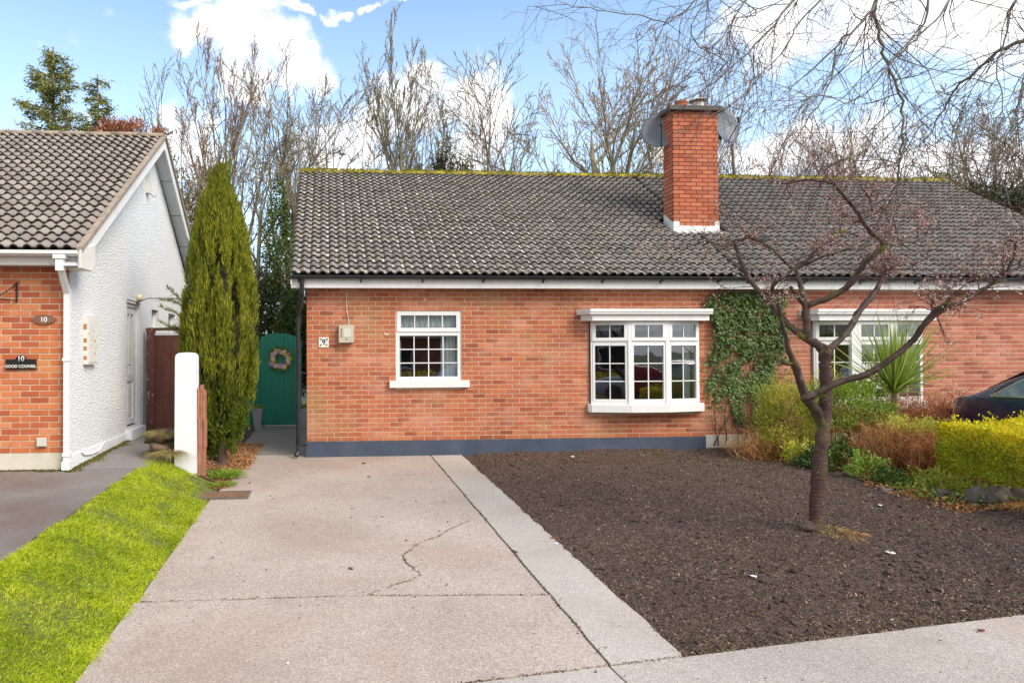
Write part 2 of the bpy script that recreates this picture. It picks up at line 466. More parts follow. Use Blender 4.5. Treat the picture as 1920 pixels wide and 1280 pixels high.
def concrete_mat(name, c1, c2, speck=.5, wet=.0, sc=1.0):
    m, nt, p = new_mat(name); g = G(nt)
    big = g.noise(.8, 6, .62)
    col = g.ramp(big, [(.32, c1), (.68, c2)])
    agg = g.vor(95*sc, out='Color')
    sepc = N(nt.nodes, 'ShaderNodeSeparateColor'); nt.links.new(agg, sepc.inputs[0])
    col = g.mix(g.rng(sepc.outputs[0], .0, 1, 0, speck*.55), col, tuple(x*.55 for x in c1))
    col = g.mix(g.rng(sepc.outputs[1], .78, .9, 0, speck*.5), col, tuple(min(1, x*1.22) for x in c2))
    col = g.mix(g.rng(g.noise(.45, 4, .6, dist=.5), .50, .66, 0, .45), col, (c1[0]*.92, c1[1]*.72, c1[2]*.62))
    n60 = g.noise(70, 6, .8)
    col = g.mix(g.rng(n60, .52, .66, 0, speck*1.1), col, tuple(x*.42 for x in c1))
    med = g.noise(3.2, 7, .7)
    spt = g.noise(9, 6, .75)
    col = g.mix(g.rng(spt, .60, .72, 0, .45), col, tuple(x*.5 for x in c1))
    col = g.mix(g.rng(med, .52, .74, 0, .5), col, tuple(x*.55 for x in c1))
    nt.links.new(col, p.inputs['Base Color'])
    rg = g.rng(big, .35, .65, .85 - wet, .9)
    nt.links.new(rg, p.inputs['Roughness'])
    g.bump(p, g.math('ADD', g.vor(95*sc), g.math('MULTIPLY', n60, .6)), .55, .006)
    return m
M['concrete'] = concrete_mat('driveway_concrete', (.42,.335,.275), (.60,.50,.425), .95)
M['concrete_strip'] = concrete_mat('strip_concrete', (.43,.38,.325), (.58,.52,.455), .7)
M['footpath'] = concrete_mat('footpath_concrete', (.41,.355,.305), (.57,.50,.435), .85)
M['asphalt'] = concrete_mat('worn_asphalt', (.15,.118,.098), (.28,.245,.22), .45, .2)
M['path_slab'] = concrete_mat('grey_path_concrete', (.20,.18,.16), (.30,.275,.255), .25, .1)
M['far_ground'] = plain('far_ground', (.07,.08,.03), .95, .3, .3)

m, nt, p = new_mat('dark_soil'); g = G(nt)
n1 = g.noise(22, 8, .75); n3 = g.noise(120, 5, .7); nb = g.noise(1.1, 5, .6)
col = g.ramp(n1, [(.3, (.038,.022,.015)), (.5, (.12,.074,.052)), (.68, (.235,.158,.115))])
col = g.mix(g.rng(nb, .45, .7, 0, .5), col, (.15,.105,.085))
col = g.mix(g.rng(n3, .62, .72, 0, .5), col, (.30,.23,.18))
nt.links.new(col, p.inputs['Base Color']); p.inputs['Roughness'].default_value = .85; g.bump(p, g.math('ADD', n1, n3), 1, .03); M['soil'] = m

def tone_mat(name, stops, rough=.7, trans=0.0, spec=.3, noise=.15, nsc=1.2):
    """per-leaf colour from the tone attribute, with large patches"""
    m, nt, p = new_mat(name); g = G(nt)
    f = g.math('ADD', g.math('MULTIPLY', g.rand(), 1-noise), g.math('MULTIPLY', g.rng(g.noise(nsc, 4), .3, .7), noise))
    col = g.ramp(f, stops)
    nt.links.new(col, p.inputs['Base Color']); p.inputs['Roughness'].default_value = rough
    p.inputs['Specular IOR Level'].default_value = spec
    if trans:
        out = [n for n in nt.nodes if n.type == 'OUTPUT_MATERIAL'][0]
        t = N(nt.nodes, 'ShaderNodeBsdfTranslucent'); nt.links.new(col, t.inputs[0])
        mx = N(nt.nodes, 'ShaderNodeMixShader'); mx.inputs[0].default_value = trans
        nt.links.new(p.outputs[0], mx.inputs[1]); nt.links.new(t.outputs[0], mx.inputs[2]); nt.links.new(mx.outputs[0], out.inputs[0])
    return m
M['chips'] = tone_mat('mulch_chips', [(0,(.036,.021,.015)),(.35,(.11,.067,.048)),(.7,(.23,.152,.112)),(.9,(.38,.27,.20)),(.97,(.48,.34,.20)),(1,(.68,.58,.48))], .85, noise=.05)
M['grass'] = tone_mat('lawn_grass', [(0,(.11,.16,.012)),(.2,(.27,.36,.016)),(.55,(.49,.58,.022)),(.84,(.68,.70,.05)),(1,(.70,.60,.26))], .6, .35, .3, .45, 2.5)
m, nt, p = new_mat('lawn_ground'); g = G(nt)
col = g.ramp(g.noise(14, 7, .7), [(.3, (.05,.055,.012)), (.5, (.12,.14,.016)), (.7, (.20,.22,.03))])
nt.links.new(col, p.inputs['Base Color']); p.inputs['Roughness'].default_value = .9; M['lawn'] = m
M['weed'] = tone_mat('weed_blades', [(0,(.09,.16,.015)),(.6,(.22,.36,.03)),(1,(.40,.46,.08))], .6, .3)
M['drygrass'] = tone_mat('dry_grass', [(0,(.18,.17,.04)),(.5,(.33,.27,.09)),(.85,(.45,.34,.15)),(1,(.5,.45,.2))], .7, .2)
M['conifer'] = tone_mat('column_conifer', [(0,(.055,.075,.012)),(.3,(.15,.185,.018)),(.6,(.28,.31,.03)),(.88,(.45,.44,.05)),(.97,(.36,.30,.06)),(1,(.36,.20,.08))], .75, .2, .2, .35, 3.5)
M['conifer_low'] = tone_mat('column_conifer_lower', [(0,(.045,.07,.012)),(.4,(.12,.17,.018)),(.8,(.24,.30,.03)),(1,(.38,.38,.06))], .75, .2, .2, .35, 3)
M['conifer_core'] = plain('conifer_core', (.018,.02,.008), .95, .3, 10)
M['ivy'] = tone_mat('ivy_leaf', [(0,(.018,.045,.010)),(.35,(.05,.10,.018)),(.7,(.11,.18,.035)),(.9,(.22,.30,.07)),(1,(.38,.40,.14))], .5, .15, .4, .3, 3)
M['ivy_stem'] = plain('ivy_stem', (.10,.06,.04), .8, .2)
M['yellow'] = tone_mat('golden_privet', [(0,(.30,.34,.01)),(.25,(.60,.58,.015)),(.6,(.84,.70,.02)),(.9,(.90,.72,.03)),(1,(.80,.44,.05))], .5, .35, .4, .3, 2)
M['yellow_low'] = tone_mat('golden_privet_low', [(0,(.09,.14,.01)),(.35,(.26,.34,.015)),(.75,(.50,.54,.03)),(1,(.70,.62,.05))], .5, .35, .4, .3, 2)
M['green_shrub'] = tone_mat('green_shrub', [(0,(.06,.12,.015)),(.35,(.20,.33,.03)),(.7,(.42,.55,.09)),(1,(.68,.70,.32))], .6, .3, .3, .4, 3)
M['heather'] = tone_mat('yellow_green_shrub', [(0,(.14,.18,.02)),(.35,(.38,.43,.05)),(.7,(.62,.60,.11)),(.92,(.82,.68,.12)),(1,(.7,.34,.08))], .7, .25, .2, .5, 4)
M['cordyline'] = tone_mat('cordyline_leaf', [(0,(.12,.20,.03)),(.4,(.27,.38,.06)),(.8,(.46,.56,.12)),(.95,(.5,.5,.1)),(1,(.5,.33,.1))], .4, .25, .5, .1)
M['redtwig'] = tone_mat('red_brown_twigs', [(0,(.15,.05,.025)),(.5,(.40,.15,.07)),(1,(.60,.28,.14))], .8, 0, .2, .2)
M['orangetwig'] = tone_mat('orange_brown_stalks', [(0,(.20,.08,.03)),(.5,(.50,.22,.08)),(1,(.72,.46,.22))], .8, .1, .2, .2)
M['blossom'] = tone_mat('pink_buds', [(0,(.36,.12,.09)),(.25,(.62,.33,.26)),(.6,(.82,.60,.52)),(1,(.90,.80,.75))], .7, .3, .2, .1)
M['redbud'] = tone_mat('dark_red_buds', [(0,(.14,.02,.03)),(.7,(.30,.05,.07)),(1,(.40,.14,.10))], .7, .1, .2, .1)
M['moss'] = tone_mat('moss', [(0,(.12,.12,.01)),(.5,(.28,.27,.02)),(1,(.45,.42,.03))], .95, 0, .1, .3)

M['curtain'] = tone_mat('white_curtain', [(0,(.84,.87,.90)),(1,(.90,.92,.95))], .9, .35)
M['mossdark'] = tone_mat('dull_moss', [(0,(.05,.04,.02)),(.5,(.13,.12,.03)),(1,(.28,.26,.06))], .95, 0, .1, .3)
def bark(name, c1, c2, sc, moss=0, ring=False, lent=.0, pale=False):
    m, nt, p = new_mat(name); g = G(nt)
    vec = g.scale(g.pos(), (1, 1, 9 if ring else .35))
    n = g.noise(sc, 6, .65, vec)
    col = g.ramp(n, [(.33, c1), (.66, c2)])
    if ring:
        n2 = g.noise(9, 4, .6, g.scale(g.pos(), (2.2,2.2,12)), 1.2)
        col = g.mix(g.rng(n2, .60, .64, 0, lent), col, (.38,.30,.25))
    if pale: col = g.mix(g.rng(g.noise(5, 6, .7), .56, .66, 0, .8), col, (.27,.20,.175))
    if moss:
        col = g.mix(g.rng(g.noise(3, 6, .7), .52, .66, 0, moss), col, (.17,.18,.035))
    nt.links.new(col, p.inputs['Base Color']); p.inputs['Roughness'].default_value = .7
    g.bump(p, n, .7, .012); return m
M['cherry_bark'] = bark('cherry_bark', (.022,.010,.007), (.105,.042,.028), 9, .25, True, .6)
M['limb_bark'] = bark('cherry_limb_bark', (.018,.009,.006), (.10,.052,.038), 11, .4, False, 0, True)
M['cherry_twig'] = plain('cherry_twig', (.13,.05,.03), .7, .3, 8)
M['over_twig'] = plain('overhead_twig', (.10,.062,.045), .7, .4, 6)
M['over_limb'] = bark('overhead_limb_bark', (.09,.075,.06), (.26,.225,.19), 14, .4)
M['bark_a'] = bark('grey_green_bark', (.15,.13,.08), (.31,.28,.18), 5, .5)
M['bark_b'] = bark('brown_bark', (.13,.10,.065), (.26,.205,.14), 5, .3)
M['twig_a'] = plain('olive_twig', (.20,.165,.11), .8, .25, 1)
M['twig_b'] = plain('reddish_twig', (.20,.115,.085), .8, .25, 1)
M['twig_c'] = plain('tan_twig', (.30,.21,.14), .8, .25, 1)
M['spruce'] = tone_mat('spruce_needles', [(0,(.11,.13,.035)),(.5,(.28,.30,.08)),(1,(.48,.45,.17))], .8, .1, .2, .3, 1)
M['evergreen'] = tone_mat('dark_evergreen', [(0,(.03,.035,.015)),(.5,(.075,.08,.03)),(1,(.16,.15,.07))], .8, .1, .2, .3, 1)
M['brownscrub'] = tone_mat('brown_scrub', [(0,(.09,.07,.04)),(.5,(.22,.17,.09)),(.85,(.36,.26,.11)),(1,(.36,.32,.12))], .85, .1, .2, .3, 1)
M['backivy'] = tone_mat('tree_ivy', [(0,(.03,.06,.015)),(.5,(.10,.15,.035)),(.8,(.20,.24,.07)),(1,(.30,.24,.10))], .6, .1, .3, .3, 2)

m = bpy.data.materials.new('window_glass'); m.use_nodes = True
nt = m.node_tree; nt.nodes.clear(); g = G(nt)
out = N(nt.nodes, 'ShaderNodeOutputMaterial'); mx = N(nt.nodes, 'ShaderNodeMixShader')
fr = N(nt.nodes, 'ShaderNodeFresnel'); fr.inputs['IOR'].default_value = 1.9
tr = N(nt.nodes, 'ShaderNodeBsdfTransparent'); tr.inputs[0].default_value = (.86,.90,.89,1)
gl = N(nt.nodes, 'ShaderNodeBsdfGlossy'); gl.inputs['Roughness'].default_value = .0; gl.inputs[0].default_value = (.95,.97,1,1)
bm = N(nt.nodes, 'ShaderNodeBump'); bm.inputs['Strength'].default_value = .05; bm.inputs['Distance'].default_value = .02
nt.links.new(g.noise(2.6, 1), bm.inputs['Height']); nt.links.new(bm.outputs[0], gl.inputs['Normal'])
bf = N(nt.nodes, 'ShaderNodeNewGeometry').outputs['Backfacing']
nt.links.new(g.math('MULTIPLY', g.math('MULTIPLY', fr.outputs[0], 1.7, clamp=True), g.math('SUBTRACT', 1.0, bf)), mx.inputs[0]); nt.links.new(tr.outputs[0], mx.inputs[1]); nt.links.new(gl.outputs[0], mx.inputs[2])
nt.links.new(mx.outputs[0], out.inputs[0]); M['glass'] = m
m, nt, p = new_mat('car_paint'); p.inputs['Base Color'].default_value = (.012,.026,.075,1); p.inputs['Roughness'].default_value = .28; p.inputs['Coat Weight'].default_value = 1; p.inputs['Coat Roughness'].default_value = .04; p.inputs['Metallic'].default_value = .2; M['car'] = m
m, nt, p = new_mat('car_glass'); p.inputs['Base Color'].default_value = (.16,.24,.26,1); p.inputs['Roughness'].default_value = .06; p.inputs['Specular IOR Level'].default_value = .9; p.inputs['Coat Weight'].default_value = 1; M['car_glass'] = m
M['chrome'] = plain('chrome', (.75,.72,.66), .2, .02, metal=1)
M['tyre'] = plain('tyre', (.02,.02,.02), .85)
M['rim'] = plain('alloy', (.4,.4,.42), .35, metal=.8)
M['redlamp'] = plain('red_lamp_lens', (.35,.01,.01), .2)
M['clearlamp'] = plain('clear_lamp_lens', (.7,.72,.75), .15)
M['bodywhite'] = plain('silver_paint', (.55,.56,.58), .3, .03, coat=1)

# ------------------------------------------------------------------ ground heights
def zD(x, y):            # driveway plane, falls away towards the street
    return .015 - .026*(11.1-y) if y > 4.0 else -.1696 - .004*(4.0-y)
def zN(x, y):            # neighbour's drive and path, a little higher
    return .29 + .02*(y-8.6)
XL0, XL1 = -2.31, -1.40  # lawn strip between the two
def zG(x, y):
    if x >= XL1: return zD(x, y)
    if x <= XL0: return zN(x, y)
    t = (x-XL0)/(XL1-XL0); t = t*t*(3-2*t)
    return zN(x, y)*(1-t) + zD(x, y)*t + .008*math.sin(PI*t)
def front_y(x): return 4.0 + .157*(x-1.66)

def sheet(name, xs, ys, zf, mat, **kw):
    mb = MB(); nx, ny = len(xs), len(ys)
    vs = [(x, y, zf(x, y)) for y in ys for x in xs]
    fs = [(j*nx+i, j*nx+i+1, (j+1)*nx+i+1, (j+1)*nx+i) for j in range(ny-1) for i in range(nx-1)]
    mb.add(vs, fs); return mb.build(name, mat, smooth=True, **kw)
def lin(a, b, n): return [a+(b-a)*i/(n-1) for i in range(n)]

sheet('ground', lin(-400, 400, 3), lin(-300, 600, 3), lambda x, y: -.30, M['far_ground'], kind='structure')
sheet('back_garden', lin(-40, 60, 3), lin(15.3, 60, 3), lambda x, y: .10, M['far_ground'], kind='structure')
sheet('road', lin(-60, 60, 3), lin(-7, 1.2, 3), lambda x, y: -.26, M['asphalt'], kind='structure')

# driveway: cast slabs parted by joints and cracks; dark bed below them
sheet('driveway', [-1.45, 2.2], lin(0.6, 15.4, 12), lambda x, y: zD(x, y)-.05, M['concrete_dark'], kind='structure')
drv = bpy.data.objects['driveway']
def jag(a, b, n, amp, seed):
    r_ = random.Random(seed); out = []
    for i in range(n+1):
        t = i/n; q = r_.uniform(-amp, amp) if 0 < i < n else 0
        dx, dy = b[0]-a[0], b[1]-a[1]; L = math.hypot(dx, dy)
        out.append((a[0]+dx*t - dy/L*q, a[1]+dy*t + dx/L*q))
    return out
def slab(name, poly, mat, parent, top=0.0, th=.10):
    mb = MB(); mb.prism(poly, lambda x, y: zD(x, y)+top-th, lambda x, y: zD(x, y)+top)
    return mb.build(name, mat, parent)
g2 = .006
crack = [(1.50,7.20),(1.34,7.02),(1.2,6.86),(1.08,6.66),(.95,6.55),(.83,6.42),(.76,6.27),(.68,6.16),(.67,6.04),(.665,5.93),(.70,5.84),(.74,5.70),(.76,5.61)]
crack2 = [(.66,5.50),(.53,5.42),(.47,5.35),(.36,5.28),(.29,5.20)]
lj = jag((-1.40,5.215),(.28,5.205), 14, .006, 3); rj = jag((.30,5.205),(1.672,5.11), 12, .006, 4)
path = crack + crack2
def offs(pl, d):
    o = []
    for i, q in enumerate(pl):
        a = pl[max(0, i-1)]; b = pl[min(len(pl)-1, i+1)]
        dx, dy = b[0]-a[0], b[1]-a[1]; L = math.hypot(dx, dy) or 1
        k = d*min(1, (i+.15)/3)*(0.6+.4*math.sin(i*2.3))
        o.append((q[0]-dy/L*k, q[1]+dx/L*k))
    return o
fine = []
for i in range(len(path)-1):
    for k in range(3):
        t = k/3; r_ = rnd.uniform(-.012, .012) if k else 0
        fine.append((path[i][0]*(1-t)+path[i+1][0]*t + r_, path[i][1]*(1-t)+path[i+1][1]*t + r_*.6))
fine.append(path[-1])
cl_, cr_ = offs(fine, .009), offs(fine, -.009)
joint = jag((1.672,11.06),(1.672,4.008), 40, .006, 9)
poly = ([(-1.40,5.222)] + [(x, y+g2) for x, y in lj[1:-1]] + cr_[::-1] + cl_[1:] + [(x, y+g2) for x, y in rj[1:-1]] + [(1.665,5.117)]
        + [(x-.010, y) for x, y in joint[::-1] if y > 5.15] + [(1.66,11.08),(-.34,11.08),(-.34,11.32),(-1.24,11.32),(-1.15,10.6),(-1.28,9.78),(-1.33,9.2),(-1.38,8.5),(-1.40,8.0)])
slab('slab', poly, M['concrete'], drv)
poly = ([(-1.42,3.60)] + [(-1.42,5.2)] + [(x, y-g2) for x, y in lj[1:]] + [(x, y-g2) for x, y in rj] + [(x-.010, y) for x, y in joint if y < 5.05]
        + [(1.655, front_y(1.655)+.01), (.65,front_y(.65)+.008), (-1.42,front_y(-1.42)+.008)])
poly = poly[1:]
slab('slab', poly, M['concrete'], drv, .0015)
edge = jag((2.165,4.09),(2.175,11.06), 60, .012, 12)
slab('slab', [(x+.008, y) for x, y in joint] + edge, M['concrete_strip'], drv, .004)
# narrow side path to the green gate
slab('slab', [(-1.55,11.33),(-.34,11.33),(-.34,13.1),(-1.55,13.1)], M['path_slab'], drv, .002)
slab('slab', [(-1.55,13.11),(-.34,13.11),(-.34,15.4),(-1.55,15.4)], M['path_slab'], drv, .0)

# public footpath in front, its bays cut by joints
sheet('footpath', [-14, 14], lin(1.2, 3.98, 3), lambda x, y: -.235, M['concrete_dark'], kind='structure')
fp = bpy.data.objects['footpath']
bays = [(-14,-6),(-6,-1.4),(-1.395,.80),(.80,1.66),(1.668,6.2),(6.2,12)]
for i, (a, b) in enumerate(bays):
    mb = MB(); top = jag((a+.003, front_y(a)-.006), (b-.003, front_y(b)-.006), 14, .005, 30+i)
    mb.prism(top + [(b-.003+.2, 1.3), (a+.003+.2, 1.3)], -.26, lambda x, y: zD(x, y)-.001)
    mb.build('slab', M['concrete_strip'] if i == 3 else M['footpath'], fp)

# neighbour's asphalt drive and path
mb = MB(); ed = jag((XL0+.01,3.0),(XL0-.02,8.62), 40, .02, 21)
mb.prism([(-14,3.0)] + ed + [(-14,8.66)], lambda x, y: zN(x,y)-.12, lambda x, y: zN(x, y))
mb.build('neighbour_driveway', M['asphalt'], kind='structure')
sheet('neighbour_path', [-3.3, -2.2], lin(8.6, 12.6, 5), lambda x, y: zN(x, y)-.03, M['concrete_dark'], kind='structure')
npth = bpy.data.objects['neighbour_path']
for a, b, xr in ((8.67,9.16,-2.24),(9.17,9.9,-2.22),(9.91,10.8,-2.2),(10.81,12.5,-1.8)):
    mb = MB(); mb.prism([(-3.10,a),(xr,a),(xr,b),(-3.10,b)], lambda x, y: zN(x,y)-.06, lambda x, y: zN(x,y)-.004)
    mb.build('slab', M['path_slab'], npth)

# ------------------------------------------------------------------ soil bed
SX0, SX1 = 2.17, 7.35
def soil_h(x, y):
    x = np.asarray(x, float); y = np.asarray(y, float)
    base = .015 - .026*(11.1-y) + .012*(x-2.17)*np.clip((y-7)/4, 0, 1)
    e = np.clip(np.minimum(x-2.17, (y-(4.0+.157*(x-1.66)))/1.0)/.25, 0, 1)
    n = smoothnoise(x, y, 5, .6)*.06 + smoothnoise(x, y, 6, .2)*.030 + smoothnoise(x, y, 8, .07)*.013 + smoothnoise(x, y, 9, .03)*.010 - .046
    d = np.hypot(x-4.79, y-6.45)
    return base - .018*(1-e) + n*(.25+.75*e) + .07*np.exp(-(d/.22)**2)
nx, ny = 210, 300
xs = np.linspace(2.178, 12.5, nx*2); ys0 = np.linspace(0, 1, ny)
Xg, T = np.meshgrid(xs, ys0)
Yg = (4.0+.157*(Xg-1.66)) + T*(11.09-(4.0+.157*(Xg-1.66)))
Zg = soil_h(Xg, Yg)
V = np.stack([Xg, Yg, Zg], -1).reshape(-1, 3)
nn = len(xs)
I = (np.arange(ny-1)[:,None]*nn + np.arange(nn-1)[None,:]).ravel()
Q = np.stack([I, I+1, I+1+nn, I+nn], 1)
link('soil_bed', np_mesh('soil_bed', V, Q, smooth=True), M['soil'], kind='structure')
# mulch chips and clods
n = 260000
x = RNG.uniform(2.19, 8.2, n); t = RNG.random(n)**1.35; y0 = 4.0+.157*(x-1.66)+.01; y = y0 + t*(11.0-y0)
P = np.stack([x, y, soil_h(x, y)+.002], 1)
D = RNG.normal(size=(n,3))*[1,1,.35]
Lc = RNG.gamma(1.8, .0046, n)+.004
V, Q, tt = leaves(P, D, Lc, Lc*RNG.uniform(.10,.35,n), RNG, .5, tones=np.minimum(.999, RNG.random(n)*(.30+.55*smoothnoise(x, y, 31, .9)+.45*smoothnoise(x, y, 32, .22))))
link('mulch_chips', np_mesh('mulch_chips', V, Q, tt), M['chips'], kind='stuff', label='dark brown bark chips and clods covering the dug soil bed', cat='mulch')

n = 5200
x = RNG.uniform(2.2, 8.2, n); t = RNG.random(n)**1.3; y0 = 4.0+.157*(x-1.66)+.02; y = y0 + t*(11.0-y0)
k = smoothnoise(x, y, 35, .5) > .38; x = x[k]; y = y[k]; n = len(x)
cs_ = RNG.gamma(1.6, .0045, n)+.004; oct_ = np.array([[1,0,0],[0,1,0],[-1,0,0],[0,-1,0],[0,0,.8],[0,0,-.8]])
Vv_ = oct_[None]*cs_[:,None,None]*RNG.uniform(.6,1.3,(n,6,1)) + np.stack([x, y, soil_h(x, y)+cs_*.3], 1)[:,None,:]
tf = np.array([[0,1,4],[1,2,4],[2,3,4],[3,0,4],[1,0,5],[2,1,5],[3,2,5],[0,3,5]])
link('soil_clods', np_mesh('soil_clods', Vv_.reshape(-1,3), (tf[None]+np.arange(n)[:,None,None]*6).reshape(-1,3)), M['soil'], kind='stuff', label='small dark clods of earth lying on the soil bed', cat='soil')
# ------------------------------------------------------------------ lawn strip
xs = lin(XL0, XL1, 26); ys = lin(2.9, 9.75, 130)
def zlawn(x, y): return zG(x, y) - .012 + .02*(smoothnoise(x, y, 40, .4)-.5)
lawn = sheet('lawn', xs, ys, lambda x, y: float(zlawn(x, y)), M['lawn'], kind='structure')
sheet('planting_bed', lin(-2.2, -1.1, 14), lin(9.3, 15.2, 40), lambda x, y: float(zG(x if x < -1.4 else x, y)) - (.01 if x < -1.45 else .03) + .03*float(smoothnoise(x, y, 50, .2)), M['soil'], kind='structure')
n = 105000
x = RNG.uniform(XL0-.015, XL1+.02, n)
y = 2.95 + (RNG.random(n)**1.5)*6.85
edge_r = XL1 + .07*(smoothnoise(y*0, y, 61, .16)-.45) - np.clip((y-8.9)*.35, 0, .35)
edge_l = XL0 + .05*(smoothnoise(y*0+3, y, 62, .2)-.5)
bare = smoothnoise(x, y, 66, .35)
keep = (x < edge_r) & (smoothnoise(x, y, 64, .16) > .06) & (x > edge_l) & (RNG.random(n) < .25+1.6*bare)
keep &= ~((x > -1.62) & (y > 8.33) & (y < 8.85)) & ~((np.hypot(x+1.55, y-9.1) < .28))
x, y = x[keep], y[keep]; n = len(x)
z = np.array([zG(a, b) for a, b in zip(x, y)]) - .014 + .02*(smoothnoise(x, y, 40, .4)-.5)
P = np.stack([x, y, z], 1)
clump = smoothnoise(x, y, 70, .12)
D = np.stack([RNG.normal(0,.55,n), RNG.normal(0,.55,n), np.ones(n)], 1)
V, Q, tt = blades(P, D, RNG.uniform(.022,.055,n)*(.5+1.2*clump), RNG.uniform(.004,.008,n), RNG, .45, 2,
                  tones=np.clip(.35*np.clip(1-(XL1-x)/.07,0,1)+RNG.normal(.12+.45*smoothnoise(x, y, 71, .5)+.35*smoothnoise(x, y, 72, .13), .26, n), 0.001, .999))
link('lawn_grass', np_mesh('lawn_grass', V, Q, tt), M['grass'], kind='stuff', label='bright green strip of short grass beside the concrete drive', cat='grass')

# ------------------------------------------------------------------ brickwork
CH, BL = .075, .225
BH, BW, PROUD = .0625, .2125, .006
_bm = {}
def brick_mesh(w, h, dp):
    k = (round(w, 3), round(h, 3), round(dp, 3))
    if k not in _bm:
        b = .0022; x1, z1 = k[0], k[1]; d = dp
        vs = [(0,0,0),(x1,0,0),(x1,0,z1),(0,0,z1),(b,-d,b),(x1-b,-d,b),(x1-b,-d,z1-b),(b,-d,z1-b)]
        fs = [(4,5,6,7),(0,1,5,4),(1,2,6,5),(2,3,7,6),(3,0,4,7)]
        _bm[k] = (vs, fs)
    return _bm[k]
def bricks(parent, mat, u0, u1, z0, z1, origin, udir, openings=(), singles=300, uoff=0.0, far=None, depth=PROUD, zrow=None, minsingle=.2, clipz=None):
    """stretcher bond on a plane. origin: point for u=0; udir: unit vector along the wall; outward normal = udir x up rotated"""
    items = []
    rows = int(round((z1-z0)/CH + .3))
    for r_ in range(rows):
        za = z0 + r_*CH; zb = min(za+BH, z1)
        if zb-za < .02: continue
        segs = [(u0, u1)]
        for (a, b, c, d) in openings:
            if za < d-.005 and za+BH > c+.005:
                ns = []
                for s0, s1 in segs:
                    if b <= s0 or a >= s1: ns.append((s0, s1)); continue
                    if a > s0: ns.append((s0, a))
                    if b < s1: ns.append((b, s1))
                segs = ns
        start = math.floor((u0-1)/BL)*BL + uoff + (BL/2 if r_ % 2 else 0)
        for s0, s1 in segs:
            k = math.floor((s0-start)/BL)
            while True:
                a = start + k*BL; b = a + BW; k += 1
                if a >= s1: break
                a2, b2 = max(a, s0), min(b, s1)
                if b2-a2 < .025: continue
                items.append((a2, b2, za, zb))
    U = Vector(udir); Nn = Vector((U.y, -U.x, 0)); O = Vector(origin)
    if clipz: items = [it for it in items if clipz(it)]
    def dist(it):
        p_ = O + U*((it[0]+it[1])/2) + Vector((0,0,it[2])); return (p_-CAMPOS).length - (it[1]-it[0])*4
    def seen(it):
        p_ = O + U*((it[0]+it[1])/2) + Vector((0,0,it[2]))
        return far(p_) if far else True
    items.sort(key=dist)
    cand = [it for it in items if it[1]-it[0] > minsingle and seen(it)][:singles]
    cs = set(cand)
    ang = math.atan2(U.y, U.x)
    cache = {}
    for it in cand:
        w, h = it[1]-it[0], it[3]-it[2]
        k = (round(w, 3), round(h, 3))
        if k not in cache:
            vs, fs = brick_mesh(w, h, depth); mb = MB(); mb.add(vs, fs); cache[k] = mb.mesh('brick'); cache[k].materials.append(mat)
        o = bpy.data.objects.new('brick', cache[k]); COL.objects.link(o); o.parent = parent
        o.location = O + U*it[0] + Vector((0,0,it[2])) + Nn*rnd.uniform(-.001, .0015)
        o.rotation_euler = (0, 0, ang)
    mb = MB()
    for it in items:
        if it in cs: continue
        vs, fs = brick_mesh(it[1]-it[0], it[3]-it[2], depth)
        q = rnd.uniform(-.001, .0015)
        mb.add([O + U*(it[0]+v[0]) + Nn*(-v[1]+q) + Vector((0,0,it[2]+v[2])) for v in vs], fs, rnd.uniform(.001, .999))
    if mb.v: mb.build('brickwork', mat, parent, kind='stuff')

def wall_panel(mb, u0, u1, z0, z1, y0, y1, openings):
    """solid wall along X with rectangular holes, as butted boxes"""
    us = sorted({u0, u1, *[a for o in openings for a in o[:2]]})
    for a, b in zip(us[:-1], us[1:]):
        hs = sorted([(o[2], o[3]) for o in openings if o[0] < (a+b)/2 < o[1]])
        z = z0
        for c, d in hs:
            if c > z: mb.box(a, b, y0, y1, z, c)
            z = d
        if z < z1: mb.box(a, b, y0, y1, z, z1)

# ------------------------------------------------------------------ roof tiles
TW, ROWS = .30, 25
def tile_profile():
    pr_ = []
    for k in range(2):
        o = k*.15
        for i in range(7):
            t = i/6; pr_.append((o + .104*t, .004 + .040*math.sin(PI*t)**.75))
    pr_.append((.30, .004))
    return pr_
PROF = tile_profile()
def tile_vf(w=TW, L=.25, lift=.042, th=.028):
    pf = [q for q in PROF if q[0] <= w+1e-6]
    vs = []; n_ = len(pf)
    for (u, h) in pf: vs.append((u, 0, h+lift))
    for (u, h) in pf: vs.append((u, L, h+.002))
    for (u, h) in pf: vs.append((u, .004, h+lift-th))
    fs = []
    mi = []
    for i in range(n_-1):
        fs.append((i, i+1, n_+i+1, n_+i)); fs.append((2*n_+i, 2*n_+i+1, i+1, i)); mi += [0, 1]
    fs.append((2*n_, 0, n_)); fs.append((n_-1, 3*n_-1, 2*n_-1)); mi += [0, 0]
    return vs, fs, mi
